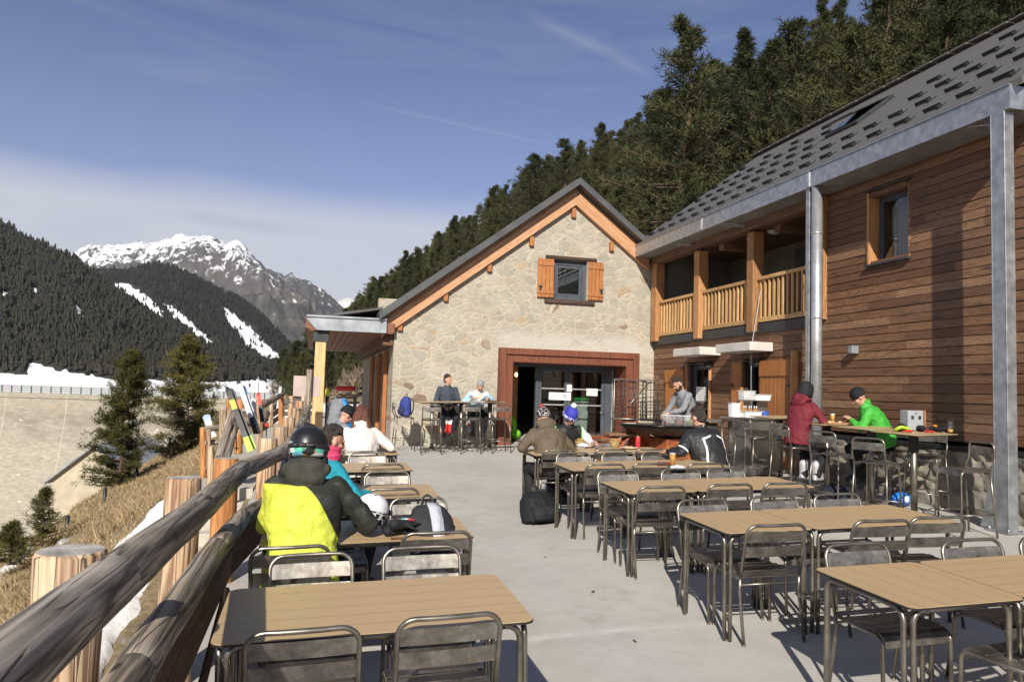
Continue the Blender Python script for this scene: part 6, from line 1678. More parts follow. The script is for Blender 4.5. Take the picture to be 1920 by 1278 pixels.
        if hood == 'down':
            q = MB(); c = nb + up(l2) * .055 + fz_(l2) * -.095; q.ell(c, (.155, .075, .080)); q.ell(c + Vector((0, -.035, -.055)), (.125, .058, .085)); q.ell(nb + up(l2) * .075, (.122, .108, .052)); organic('hood', q, hoodm or jacket, P, .011, 4, .022, .02)
        if hood == 'small': c = nb + up(l2) * .06 + fz_(l2) * -.07; j.ell(c, (.11, .055, .06)); j.ell(c + Vector((0, -.025, -.05)), (.085, .045, .06))
        organic('jacket', j, jacket, P, .0125, 14, .022, .030)
    if gloves:
        g = MB()
        for (sh, el, wr) in arms: hand(g, wr, (wr - el), (0, 0, -1), 1, .5, 1.15)
        organic('glove', g, gloves, P, .010, 2)
    if legs:
        t = MB(); t.ell(hip + Vector((0, -.01, -.03)), (.19, .16, .13))
        for (hj, kn, an) in lg: t.cap(hj, .105, hj + (kn - hj) * .6, .092); t.cap(hj + (kn - hj) * .6, .092, kn, .078); t.cap(kn, .078, kn + (an - kn) * .5, .078); t.cap(kn + (an - kn) * .5, .078, an, .082)
        organic('trousers', t, legs, P, .014, 3, .035, .015)
    if boots:
        for (hj, kn, an) in lg:
            o = MB(); a = an; o.cap(a + Vector((0, -.01, .14)), .066, a + Vector((0, -.01, .0)), .060); o.cap(a + Vector((0, -.03, -.035)), .052, a + Vector((0, .15, -.042)), .046); o.box(a + Vector((0, .05, -.075)), (.095, .28, .03), bev=.01); o.cap(a + Vector((0, .02, .02)), .058, a + Vector((0, .12, -.02)), .045)
            organic('boot', o, boots, P, .011, 2)
    if hairm:
        h = MB(); h.ell((0, -.022, .036), (.084, .098, .092), T4); h.ell((0, -.055, .00), (.080, .062, .085), T4); R = random.Random(int(X * 100))
        for k in range(70):
            a = R.uniform(0, 6.28); t_ = R.uniform(.0, 1.15); v = Vector((.08 * math.sin(t_) * math.cos(a), .094 * math.sin(t_) * math.sin(a) - .022, .04 + .088 * math.cos(t_)))
            if v.y > .055 and v.z < .085: continue
            h.ell(v * R.uniform(1.0, 1.09), (.019, .021, .022), T4, 8, 6)
        if hairlong:
            for k in range(34):
                a = R.uniform(2.6, 6.8) ; x = .075 * math.cos(a); y = .075 * math.sin(a) - .03
                if y > .02: continue
                p0 = T4 @ Vector((x, y, .03)); p1 = p0 + Vector((x * .55 + R.gauss(0, .015), y * .35 - .02, -hairlong * R.uniform(.7, 1.05))); h.cap(p0, .030, (p0 + p1) / 2, .030, 8); h.cap((p0 + p1) / 2, .030, p1, .016, 8)
        organic('hair', h, hairm, P, .008, 1, .022)
    if hat: hat(P, T4)
    if extra: extra(P, dict(head=head, nb=nb, chest=chest, waist=waist, hip=hip, arms=arms, legs=lg, T4=T4, up=up, l1=l1, l2=l2, sx=sx))
    if S != 1: P.scale = (S, S, S)
    return P
M['eye'] = simple('eye', (.03, .02, .018), .2, 0, 0, 4, 0)
def hat_beanie(mat, pom=None, band=None, deep=0., scale=1.):
    def f(P, T4):
        h = MB(); n = 26; prof = [(.099, -.012 - deep), (.106, -.006 - deep), (.107, .035), (.103, .06), (.094, .09), (.076, .117), (.048, .134), (.02, .141), (0, .142)]
        A = Matrix.Translation((0, -.016, .012)) @ Matrix.Diagonal((.93 * scale, 1.08 * scale, 1. * scale, 1))
        h.lathe(prof, n, T4 @ A); o = obj('hat', h, mat, P); s = o.modifiers.new('s', 'SUBSURF'); s.levels = s.render_levels = 1
        d = o.modifiers.new('k', 'DISPLACE'); d.texture = TEXN; d.texture_coords = 'GLOBAL'; d.strength = .008
        if band: b = MB(); b.lathe([(.1065, -.012 - deep), (.111, -.010 - deep), (.1115, .032 - deep), (.1085, .036 - deep)], n, T4 @ A); obj('hat_band', b, band, o)
        if pom:
            b = MB(); R = random.Random(5); c = Vector((0, -.016, .172))
            for k in range(260):
                v = Vector((R.gauss(0, 1), R.gauss(0, 1), R.gauss(0, 1))).normalized(); b.tube([T4 @ (c + v * .01), T4 @ (c + v * R.uniform(.034, .042))], [.006, .004], 4)
            b.ell(c, (.034, .034, .034), T4); obj('pompom', b, pom, o)
    return f
def helmet(mat, liner):
    def f(P, T4):
        h = MB(); prof = [(.108, -.055), (.121, -.045), (.128, .0), (.127, .035), (.118, .075), (.098, .108), (.066, .130), (.03, .140), (0, .142)]
        A = Matrix.Translation((0, -.012, .016)) @ Matrix.Diagonal((.94, 1.12, 1., 1)); h.lathe(prof, 30, T4 @ A)
        o = obj('helmet', h, mat, P); s = o.modifiers.new('s', 'SUBSURF'); s.levels = s.render_levels = 1
        b = MB(); b.ell((0, -.03, -.055), (.098, .098, .05), T4); [b.ell((s_ * .10, -.005, -.06), (.022, .045, .055), T4) for s_ in (-1, 1)]; organic('helmet_liner', b, liner, o, .009, 2)
        b = MB(); 
        for x in (-.05, 0, .05):
            b.box((x, -.10, .095), (.026, .02, .008), T4 @ A @ Matrix.Rotation(rad(38), 4, 'X'), .003)
        b.lathe([(.1295, -.002), (.1325, .004), (.1315, .022), (.1285, .026)], 30, T4 @ A); b.box((0, -.142, .012), (.03, .02, .03), T4, .005); obj('goggle_strap', b, M['black'], o)
        b = MB(); [b.cap(T4 @ Vector((s_ * .105, .0, -.07)), .008, T4 @ Vector((s_ * .04, .055, -.125)), .008, 6) for s_ in (-1, 1)]; obj('chin_strap', b, M['black'], o)
    return f
def helmet_mat():
    t = NT('dark_helmet_shell_with_patches'); co = t.coord(); x, y, z = t.sep(co)
    return t
# ---- clothing materials
def lime_jacket():
    t = NT('lime_and_charcoal_ski_fabric'); co = t.coord(); x, y, z = t.sep(co)
    n = t.noise(co, 8, 4); w = t.noise(co, 5.5, 4, .6, .9)
    lime = t.ramp(n, [(.3, (.48, .53, .055)), (.7, (.56, .61, .08))]); ch = t.ramp(n, [(.3, (.018, .019, .015)), (.7, (.036, .038, .030))])
    # boundary: level yoke across the left, curving down along the right side; right sleeve dark with a lime panel under it
    xr = t.ma('MAXIMUM', t.ma('ADD', x, .02), 0.); curve = t.ma('MULTIPLY', t.ma('POWER', xr, 1.7), 3.9)
    s = t.ma('ADD', z, curve); m1 = t.g(s, 1.045, 1.052)
    slv = t.g(x, .225, .232); lowlime = t.ma('MULTIPLY', t.g(t.ma('ADD', z, t.ma('MULTIPLY', x, .9)), .99, .98), 1.)
    f = t.ma('MAXIMUM', t.ma('MULTIPLY', m1, 1.), t.ma('MULTIPLY', slv, t.ma('SUBTRACT', 1., lowlime)))
    t.bump(t.ma('PINGPONG', t.ma('MULTIPLY', w, 5.), 1.), .35, .02); m = t.fin(t.mix(f, lime, ch), .6); t.b.inputs['Specular IOR Level'].default_value = .25; return m
def patch_helmet():
    t = NT('black_helmet_with_coloured_patches'); co = t.coord(); x, y, z = t.sep(co)
    v = t.map(co, (9, 9, 17), rot=(.4, .2, .5)); c = t.vor(v, 1.9, 'F1', 'Color', 1.); a, b, d = t.sep(c)
    pc = t.ramp(a, [(0, (.012, .012, .013)), (.34, (.012, .012, .013)), (.35, (.10, .30, .42)), (.5, (.10, .46, .30)), (.62, (.012, .012, .013)), (.78, (.30, .16, .05)), (.88, (.55, .58, .58)), (1, (.5, .12, .05))], 'CONSTANT')
    return t, pc, z
def band_mat(name, base, z0, z1, accent, sc=40.):
    pass
def scarfed(mat):
    def f(P, J):
        b = MB(); c = J['nb'] + Vector((0, .01, .055)); R = random.Random(2)
        for k in range(4): b.tube([c + Vector(((.078 + .006 * (k % 2)) * math.cos(a), (.082 + .006 * (k % 2)) * math.sin(a), k * .030 - .02 + .008 * math.sin(3 * a + k))) for a in [i / 18 * 6.283 for i in range(18)]], .024, 8, closed=True)
        organic('scarf', b, mat, P, .009, 1)
    return f
def stripes(mat, paths, r=.011):
    def f(P, J):
        for fn in paths:
            b = MB(); pts = fn(J); b.tube(pts, r, 6); obj('reflective_stripe', b, mat, P)
    return f
P_CH = cloth('charcoal_trousers', (.018, .018, .02)); BOOT = simple('black_boot', (.02, .02, .022), .45)
def people():
    # 1 lime jacket and patterned helmet
    t, pc, z = patch_helmet(); hm = at(580, 838, 5.15)
    px, py = -.04, 5.02; zc = fz(px, py)
    zz = t.ma('SUBTRACT', z, 0.); lo = t.ma('MULTIPLY', t.g(z, 1.300, 1.292), t.g(z, 1.17, 1.18)); col = t.mix(lo, (.012, .012, .013), pc); hmat = t.fin(col, .38)
    person('person in lime and charcoal ski jacket and patterned dark helmet, seen from behind', px + .02, py - .02, rad(-4), lean=14, curve=12, pitch=6, yaw=-8, hands=((-.06, .46, .79), (.30, .40, .80)), jacket=lime_jacket(), legs=P_CH, boots=BOOT, hat=helmet(hmat, M['black']), hood='down', hoodm=cloth('olive_grey_hood', (.042, .042, .032)), bulk=1.10, gloves=M['black'], scale=1.07)
    # 2 dark haired child/woman with pink scarf, turned right
    person('dark haired person in profile with pink neck warmer and turquoise jacket, behind the lime jacket', .08, 6.56, rad(-62), lean=6, curve=6, pitch=14, yaw=-12, hands=((-.10, .38, .80), (.14, .40, .80)), jacket=cloth('turquoise_shell', (.02, .28, .36)), legs=P_CH, boots=BOOT, hairm=M['hair_dark'], extra=scarfed(cloth('pink_fleece', (.62, .06, .14))), scale=1.0)
    # 3 white jacket
    person('woman with long auburn hair in a white hooded jacket, seen from behind', .63, 9.98, rad(2), lean=10, curve=14, pitch=14, hands=((-.36, .34, .82), (.42, .30, .84)), jacket=cloth('cream_white_fleece', (.66, .62, .57), .06), legs=P_CH, boots=BOOT, hairm=M['hair_auburn'], hairlong=.32, hood='small', bulk=1.05)
    # 4 blue yellow grey jacket, black beanie
    def bg():
        t = NT('blue_yellow_grey_shell'); co = t.coord(); x, y, z = t.sep(co); n = t.noise(co, 2.2, 2)
        s = t.ma('ADD', z, t.ma('MULTIPLY', x, .5)); c = t.ramp(t.g(t.ma('ADD', s, t.ma('MULTIPLY', n, .10)), .5, 1.15), [(0, (.55, .52, .03)), (.30, (.55, .52, .03)), (.31, (.04, .19, .60)), (.62, (.05, .22, .62)), (.63, (.60, .57, .06)), (.70, (.60, .57, .06)), (.71, (.22, .23, .25))], 'CONSTANT')
        return t.fin(c, .65)
    p = at(708, 776, 10.9); person('person in black beanie and blue, yellow and grey jacket bent over the far fence table', .18, 11.25, rad(-70), lean=24, curve=16, pitch=26, hands=((-.16, .50, .80), (.16, .50, .80)), jacket=bg(), legs=P_CH, boots=BOOT, hat=hat_beanie(cloth('black_knit', (.012, .012, .013))), bulk=1.08)
    # 5 dark capped person lower
    person('person in a dark cap mostly hidden behind the helmet wearer', -.10, 8.3, rad(-20), lean=18, curve=14, pitch=24, hands=((-.12, .45, .80), (.12, .45, .80)), jacket=cloth('navy_shell', (.02, .025, .05)), legs=P_CH, boots=BOOT, hairm=M['hair_dark'], hat=hat_beanie(cloth('dark_cap_cloth', (.015, .016, .022))), scale=.93)
    # 6, 7 men at the stone wall
    person('dark haired man in dark blue jacket and red gaiters sitting at the stone wall', 3.02, 17.66, rad(180), seat=.76, lean=4, curve=6, pitch=-4, yaw=42, hands=((-.10, .30, 1.0), (.12, .28, .98)), feet=((-.10, .22, .36), (.10, .24, .36)), jacket=cloth('slate_blue_quilt', (.045, .055, .075)), legs=cloth('dark_ski_pants', (.02, .022, .03)), boots=BOOT, hairm=M['hair_dark'], extra=gaiters)
    person('grey haired man in pale blue and white jacket bent over the wall table', 3.72, 17.72, rad(180), seat=.76, lean=30, curve=24, pitch=34, hands=((-.22, .44, 1.14), (.20, .46, 1.14)), feet=((-.12, .22, .36), (.12, .24, .36)), jacket=two_tone('pale_blue_white_shell', (.30, .50, .62), (.70, .70, .68), 1.12, .02), legs=P_CH, boots=BOOT, hairm=M['hair_grey'])
    # 8 olive jacket with bobble hat
    person('man in olive brown jacket and patterned bobble hat hunched over food, seen from behind', 3.10, 9.70, rad(6), lean=26, curve=26, pitch=18, hands=((-.30, .38, .80), (.24, .44, .80)), jacket=cloth('olive_brown_canvas', (.115, .088, .058), .12), legs=P_CH, boots=BOOT, hat=hat_beanie(nordic(), cloth('rust_pompom', (.32, .07, .06)), None, .01), hood='down', bulk=1.12, scale=1.04)
    # 9 blue bobble hat
    person('man in a blue bobble hat and black and white jacket eating, facing the camera', 3.50, 10.62, rad(186), lean=20, curve=18, pitch=26, yaw=8, hands=((-.30, .50, .83), (.18, .42, .82)), jacket=bw(), legs=P_CH, boots=BOOT, hat=hat_beanie(cloth('royal_blue_knit', (.045, .05, .36)), cloth('white_pompom', (.75, .75, .74)), rib_band(), .02), hairm=None)
    # 10 black jacket with white piping
    wp = simple('white_reflective_piping', (.80, .80, .80), .5, 0, .04)
    def s1(J):
        u = J['up']; b = lambda x, k, off: J['waist'].lerp(J['nb'], k) + Vector((x, 0, 0)) - u(J['l2'] + math.pi / 2) * off
        return [b(-.125, -.55, .172), b(-.13, -.1, .158), b(-.13, .35, .163), b(-.128, .72, .152), b(-.115, .90, .128), b(-.02, .84, .152)]
    def s2(J):
        u = J['up']; b = lambda x, k, off: J['waist'].lerp(J['nb'], k) + Vector((x, 0, 0)) - u(J['l2'] + math.pi / 2) * off
        return [b(.135, -.4, .150), b(.165, -.05, .125), b(.175, .4, .118), b(.168, .72, .115), b(.14, .86, .115), b(.05, .83, .150)]
    def s3(J):
        sh, el, wr = J['arms'][0]; c = sh.lerp(el, .5); return [c + Vector((-.04, -.07, .06)), c + Vector((-.02, -.082, .02)), c + Vector((.0, -.078, -.03)), c + Vector((.02, -.06, -.07))]
    p = fl(1340, 878, .45)
    person('heavy dark haired man in black jacket with white piping, seen from behind', 4.80, 8.62, rad(14), lean=16, curve=16, pitch=14, yaw=10, hands=((-.38, .36, .80), (.05, .44, .80)), jacket=piped(), legs=P_CH, boots=BOOT, hairm=M['hair_dark'], bulk=1.22, scale=1.04)
    # 11 cook
    c = at(1283, 760, 13.6)
    person('bearded cook in a grey jacket standing at the fire bowl, looking down', c[0] + .1, c[1], rad(98), stand=True, lean=14, curve=14, pitch=26, hands=((-.10, .50, 1.08), (.16, .44, 1.04)), jacket=cloth('grey_chef_cotton', (.21, .215, .225), .1), legs=cloth('blue_grey_jeans', (.06, .075, .10)), boots=BOOT, hairm=M['hair_dark'], extra=beard)
    # 12 maroon
    person('person in maroon jacket, black hood and silver boots on a bar stool', 6.96, 9.98, rad(-72), seat=.76, lean=10, curve=12, pitch=16, hands=((-.06, .34, 1.20), (.14, .36, 1.16)), feet=((-.10, .28, .34), (.10, .30, .34)), jacket=cloth('maroon_shell', (.15, .018, .028)), legs=P_CH, boots=simple('silver_moon_boot', (.62, .62, .63), .35, .5), hat=hat_beanie(cloth('black_stretch_hood', (.016, .017, .02)), None, None, .07, 1.10), hood='down')
    # 13 green
    person('man in bright green puffer jacket and black beanie bent over his bowl', 7.90, 9.33, rad(62), seat=.76, lean=20, curve=22, pitch=30, hands=((-.02, .44, 1.17), (.16, .40, 1.14)), feet=((-.10, .28, .34), (.10, .30, .34)), jacket=cloth('bright_green_puffer', (.055, .36, .045), .12, .5), legs=P_CH, boots=BOOT, hat=hat_beanie(cloth('black_wool', (.012, .012, .014))), hood='small', bulk=1.05)
def gaiters(P, J):
    for hj, kn, an in J['legs']:
        b = MB(); b.cap(an + Vector((0, 0, .06)), .108, an + Vector((0, -.01, .17)), .112); organic('gaiter', b, M['red'], P, .012, 1, .01)
        b = MB(); b.cap(an + Vector((0, -.01, .23)), .108, an + Vector((0, -.01, .24)), .106); organic('gaiter_cuff', b, M['white'], P, .012, 1)
M['red'] = cloth('red_nylon', (.55, .045, .03))
def beard(P, J):
    b = MB(); T = J['T4']; b.ell((0, .045, -.075), (.056, .050, .042), T); b.ell((0, .085, -.048), (.028, .010, .007), T); [b.ell((s * .058, .02, -.05), (.015, .035, .045), T) for s in (-1, 1)]; organic('beard', b, M['hair_dark'], P, .008, 1)
def two_tone(name, a, b_, z0, sl):
    t = NT(name); co = t.coord(); x, y, z = t.sep(co); n = t.noise(co, 10, 4); f = t.ma('ADD', z, t.ma('MULTIPLY', t.ma('ABSOLUTE', x), -.9)); m = t.mix(t.g(f, z0 - .06, z0 - .05), a, b_)
    t.bump(t.ma('PINGPONG', t.ma('MULTIPLY', t.noise(co, 5, 4), 5), 1.), .3, .02); return t.fin(m, .65)
def bw():
    t = NT('black_white_ski_shell'); co = t.coord(); x, y, z = t.sep(co); ax = t.ma('ABSOLUTE', x)
    m = t.mix(t.g(ax, .205, .21), (.014, .014, .016), (.70, .70, .71)); m = t.mix(t.ma('MULTIPLY', t.g(ax, .190, .194), t.g(ax, .207, .203)), m, (.10, .55, .05))
    t.bump(t.ma('PINGPONG', t.ma('MULTIPLY', t.noise(co, 5, 4), 5), 1.), .3, .02); return t.fin(m, .6)
def piped():
    t = NT('black_softshell_with_white_piping'); co = t.coord(); x, y, z = t.sep(co)
    yy = t.ma('SUBTRACT', t.ma('MULTIPLY', t.ma('SUBTRACT', z, .55), .34), y); back = t.g(yy, .06, .07)
    ax = t.ma('ABSOLUTE', t.ma('SUBTRACT', x, .01)); band = lambda v, c, w_: t.g(t.ma('ABSOLUTE', t.ma('SUBTRACT', v, c)), w_, w_ * .6)
    ver = t.ma('MULTIPLY', band(ax, .150, .0125), t.ma('MULTIPLY', t.g(z, .985, .975), t.g(z, .44, .45)))
    yk = t.ma('ADD', z, t.ma('MULTIPLY', ax, .35)); hor = t.ma('MULTIPLY', band(yk, 1.03, .0115), t.ma('MULTIPLY', t.g(ax, .04, .05), t.g(ax, .165, .16)))
    arm = t.ma('MULTIPLY', band(t.ma('ADD', z, t.ma('MULTIPLY', ax, -.9)), .52, .014), t.g(ax, .245, .25))
    f = t.ma('MAXIMUM', t.ma('MULTIPLY', t.ma('MAXIMUM', ver, hor), back), t.ma('MULTIPLY', arm, t.g(yy, -.02, -.01)))
    t.bump(t.ma('PINGPONG', t.ma('MULTIPLY', t.noise(co, 5, 4), 5), 1.), .3, .02); return t.fin(t.mix(f, (.014, .014, .016), (.80, .80, .80)), .6)
def nordic():
    t = NT('black_white_nordic_knit'); co = t.coord(); x, y, z = t.sep(co)
    c = t.vor(t.map(co, (38, 38, 38)), 1., 'F1', 'Distance', .3); m = t.mix(t.g(c, .38, .36), (.02, .018, .02), (.66, .64, .62)); t.bump(t.noise(co, 150, 2), .4, .01); return t.fin(m, .85)
def rib_band():
    t = NT('blue_band_with_white_pattern'); co = t.coord(); x, y, z = t.sep(co)
    c = t.noise(t.map(co, (30, 30, 22)), 1.6, 2); m = t.mix(t.g(c, .52, .55), (.05, .055, .33), (.68, .69, .75)); return t.fin(m, .85)
people()
# ------------------------------------------------------------------ things on and around the tables
def fthing(name, label, cat, px, py, h, rz=0, group=None):
    p = fl(px, py, h); return thing(name, label, cat, tuple(p), rz, group)
def pack(name, label, loc, rz, body, trim, W=.30, D=.18, H=.46, lean=0., handle=True, panel=None, cat='backpack', lying=False):
    t = thing(name, label, cat, loc, rz); Rl = Matrix.Rotation(rad(lean), 4, 'X')
    if lying: Rl = Matrix.Translation((0, 0, D / 2)) @ Matrix.Rotation(rad(-78), 4, 'X') @ Matrix.Translation((0, 0, -.02))
    b = MB(); b.loft([((0, 0, .0), (1, 0, 0), (0, 1, 0), W * .42, D * .40), ((0, 0, .03), (1, 0, 0), (0, 1, 0), W * .5, D * .5), ((0, 0, H * .45), (1, 0, 0), (0, 1, 0), W * .52, D * .54), ((0, .0, H * .75), (1, 0, 0), (0, 1, 0), W * .47, D * .48), ((0, .01, H * .93), (1, 0, 0), (0, 1, 0), W * .36, D * .36), ((0, .015, H), (1, 0, 0), (0, 1, 0), W * .22, D * .22)], 20)
    b.v = [tuple(Rl @ Vector(v)) for v in b.v]; organic('body', b, body, t, .012, 2, .02, .015)
    f = MB(); f.loft([((0, -D * .40, H * .06), (1, 0, 0), (0, 1, 0), W * .36, D * .20), ((0, -D * .46, H * .25), (1, 0, 0), (0, 1, 0), W * .40, D * .24), ((0, -D * .38, H * .48), (1, 0, 0), (0, 1, 0), W * .34, D * .18)], 16); f.v = [tuple(Rl @ Vector(v)) for v in f.v]; organic('pocket', f, trim, t, .012, 2, .012)
    for s in (-1, 1):
        m = MB(); m.tube([Rl @ Vector(v) for v in [(s * .06, D * .40, H * .9), (s * .09, D * .62, H * .72), (s * .10, D * .60, H * .35), (s * .12, D * .35, H * .08)]], .018, 6); obj('strap', m, M['black'], t)
    if handle: m = MB(); m.tube([Rl @ Vector((.045 * math.cos(a), .02, H - .01 + .075 * math.sin(a))) for a in [math.pi * i / 10 for i in range(11)]], .008, 6); obj('handle', m, M['black'], t)
    if panel:
        for s in (-1, 0, 1):
            if s == 0 or panel[1]:
                m = MB(); w_ = .042 if s == 0 else .012; x0 = s * W * .30; vs = []
                for (yy, zz) in ((-.505, .06), (-.575, .42), (-.53, .66), (-.42, .86), (-.26, .97)):
                    k = 1 if s == 0 else (.9 if zz < .7 else .6)
                    vs += [Rl @ Vector((x0 * k - w_, yy * D - .006, zz * H)), Rl @ Vector((x0 * k + w_, yy * D - .006, zz * H))]
                m.add(vs, [(i * 2, i * 2 + 1, i * 2 + 3, i * 2 + 2) for i in range(4)], None, True); o = obj('panel', m, panel[0], t); so_ = o.modifiers.new('s', 'SOLIDIFY'); so_.thickness = .006; so_.offset = 1
    return t
def tumbler(t, h=.15, r=.04, fill=.5, beer=True):
    m = MB(); m.lathe([(0, 0), (r * .72, 0), (r * .75, .004), (r * .92, h * .6), (r, h), (r * .94, h), (r * .86, h * .6), (r * .68, .012), (0, .012)], 20); obj('glass', m, M['tumbler'], t)
    if fill: m = MB(); m.lathe([(0, .0125), (r * .67, .0125), (r * (.68 + .17 * fill / .6), h * fill), (0, h * fill)], 20); obj('drink', m, M['beer'] if beer else M['tumbler'], t)
    if fill > .4: m = MB(); m.lathe([(0, h * fill), (r * .84, h * fill), (r * .86, h * fill + .012), (0, h * fill + .012)], 20); obj('foam', m, M['white'], t)
def plate_food(label, px, py, h, r=.11, food=(.45, .27, .12)):
    t = fthing('plate', label, 'plate', px, py, h); m = MB(); m.lathe([(0, .004), (r * .6, .004), (r * .7, .008), (r, .020), (r * 1.0, .024), (r * .68, .012), (0, .010)], 24); obj('dish', m, M['white'], t)
    f = MB(); R = random.Random(int(px)); [f.ell((R.gauss(0, r * .25), R.gauss(0, r * .25), .024), (.03, .022, .016)) for k in range(7)]; organic('food', f, simple('cooked_food', food, .7, 0, .4, 30, .3), t, .007, 1, .006)
    return t
def items():
    # white ski helmet on the second fence table
    c = at(702, 945, 5.25); t = thing('ski_helmet', 'white ski helmet with black web pattern lying on the second fence table', 'helmet', (.42, 5.32, fz(.4, 5.33) + .89), rad(-30)); t.scale = (.9, .9, .9)
    h = MB(); h.lathe([(.108, -.075), (.126, -.05), (.133, .0), (.128, .04), (.114, .078), (.09, .106), (.058, .124), (.02, .132), (0, .133)], 30, Matrix.Diagonal((.96, 1.14, 1, 1)))
    tm = NT('white_helmet_with_black_web'); co = tm.coord(); x, y, z = tm.sep(co); v = tm.vor(tm.map(co, (16, 16, 24)), 1.2, 'DISTANCE_TO_EDGE'); bandm = tm.ma('MULTIPLY', tm.g(z, -.062, -.055), tm.g(z, .026, .020)); blk = tm.ma('MULTIPLY', bandm, tm.g(v, .07, .12)); c_ = tm.mix(blk, (.74, .74, .74), (.02, .02, .025)); hmat = tm.fin(c_, .3)
    o = obj('shell', h, hmat, t); s = o.modifiers.new('s', 'SUBSURF'); s.levels = s.render_levels = 1; o.rotation_euler = (rad(-10), rad(14), 0)
    b = MB(); b.ell((0, 0, -.065), (.105, .12, .05)); organic('liner', b, M['black'], t, .01, 2); b = MB(); [b.ell((s_ * .11, .0, -.085), (.02, .05, .05)) for s_ in (-1, 1)]; b.box((.10, .11, -.02), (.05, .03, .04), bev=.008); organic('ear_pad', b, M['black'], t, .009, 1)
    b = MB(); [b.box((x_, -.02, .127), (.012, .028, .006), bev=.002) for x_ in (-.04, 0, .04)]; obj('vent', b, M['black'], t)
    t = thing('gloves', 'pair of black ski gloves with turquoise, white and red patches beside the white helmet', 'gloves', (.60, 5.22, fz(.6, 5.22) + .752), rad(-40))
    for dx, dz, a in ((0, .0, 0), (.05, .045, .5)):
        g = MB(); hand(g, (dx, -.05, .03 + dz), (math.sin(a), math.cos(a), 0), (0, 0, -1), 1, .35, 1.1); g.cap((dx, -.05, .03 + dz), .034, (dx - .02, -.10, .035 + dz), .038); organic('glove', g, cloth('black_glove', (.016, .016, .018)), t, .010, 2)
    for k, c_ in enumerate(((.05, .45, .38), (.7, .68, .66), (.55, .05, .08))): m = MB(); m.cap((.03 + k * .022, .00, .100), .010, (.04 + k * .022, .045, .094), .009, 8); obj('patch', m, simple('patch_%d' % k, c_, .6), t)
    m = MB(); m.box((.58, 5.06, fz(.58, 5.06) + .758), (.10, .025, .012), bev=.004); o = obj('lighter', m, simple('brown_plastic', (.12, .045, .025), .5)); tag(o, 'small brown object lying on the table in front of the gloves', 'lighter')
    gb = cloth('charcoal_backpack', (.028, .029, .033)); gp = cloth('pale_grey_panel', (.42, .44, .48), .08)
    pack('backpack', 'grey and black backpack with top loop at the second fence table', (.84, 5.17, fz(.84, 5.16) + .56), rad(12), gb, gb, .34, .22, .40, -22, True, (gp, False))
    pack('backpack', 'black holdall backpack on the floor beneath the man in the olive jacket', (2.72, 8.98, fz(2.72, 8.98)), rad(20), cloth('black_pack', (.013, .013, .015)), cloth('black_pack_trim', (.02, .02, .023)), .50, .36, .38, -14)
    pack('backpack', 'blue rucksack resting on the bar stool at the left end of the wall tables', (2.02, 17.25, fz(2, 17.25) + .77), rad(-70), cloth('navy_blue_pack', (.035, .05, .22)), cloth('navy_pack_dark', (.03, .035, .10)), .34, .24, .44, 0)
    pack('backpack', 'tall grey and bright blue backpack standing on the far fence table behind the black beanie', (.42, 12.1, fz(.4, 12.1) + .76), rad(35), cloth('grey_pack', (.19, .20, .215)), cloth('bright_blue_pack', (.03, .22, .55)), .38, .30, .62, 0, True, (simple('blue_panel', (.03, .25, .62), .5), False))
    pack('backpack', 'dark backpack on the floor among the bar stool legs by the wall', (6.75, 8.9, fz(6.75, 8.9)), rad(-50), cloth('dark_navy_pack', (.016, .018, .03)), cloth('dark_pack2', (.015, .015, .017)), .40, .28, .36, -10)
    m = MB(); pol = roundrect(.42, .26, .12); m.prism(pol, .03); me = m.mesh('bag'); p = fl(1690, 947, .02); t = thing('bag', 'bright blue and white bag on the floor beside the bar table foot', 'bag', tuple(p), rad(30)); b = MB(); b.ell((0, 0, .09), (.21, .13, .10)); organic('body', b, simple('bright_blue_fabric', (.02, .20, .62), .6), t, .012, 2, .02); b = MB(); b.ell((-.09, -.10, .10), (.06, .03, .05)); b.ell((.10, -.11, .05), (.03, .02, .02)); organic('print', b, M['white'], t, .008, 1)
    # food on the far right row
    plate_food('white plate with food in front of the olive jacket', 1098, 838, .755); plate_food('white plate with a bun in front of the red can', 1180, 841, .755, .12, (.52, .33, .16))
    t = fthing('napkin', 'crumpled white paper napkin beside the olive jacket', 'napkin', 1092, 838, .77); b = MB(); b.ell((0, 0, .03), (.09, .06, .035)); organic('paper', b, M['paper'], t, .009, 0, .05)
    for px, py, lab in ((1087, 837, 'small wicker bread basket by the white napkin'), (1152, 838, 'wicker basket of chips with a fork, left of the red can')):
        t = fthing('basket', lab, 'basket', px, py, .755); m = MB(); m.lathe([(0, 0), (.055, 0), (.075, .09), (.07, .09), (.052, .008), (0, .008)], 18)
        for k in range(5): m.tube([((.058 + k * .004) * math.cos(a), (.058 + k * .004) * math.sin(a), .012 + k * .018) for a in [i / 18 * 6.283 for i in range(18)]], .006, 5, closed=True)
        obj('weave', m, simple('wicker', (.42, .30, .13), .8, 0, .3, 60, .4), t); f = MB(); R = random.Random(px); [f.cap((R.uniform(-.045, .045), R.uniform(-.045, .045), .07), .007, (R.uniform(-.05, .05), R.uniform(-.05, .05), .11), .006, 6) for k in range(12)]; obj('chips', f, simple('golden_chips', (.55, .36, .10), .6), t)
        if px > 1100: m = MB(); m.tube([(0, 0, .08), (.10, 0, .14), (.16, .0, .16)], .004, 5); obj('fork', m, M['stainless'], t)
    t = fthing('can', 'red drinks can standing on the table with food', 'can', 1196, 839, .755); m = MB(); m.lathe([(.026, 0), (.032, .008), (.033, .02), (.033, .145), (.027, .158), (.026, .16)], 18); obj('body', m, simple('red_can_paint', (.60, .025, .03), .3), t); m = MB(); m.lathe([(0, .158), (.025, .158), (.027, .162), (.024, .162)], 16); obj('lid', m, M['stainless'], t)
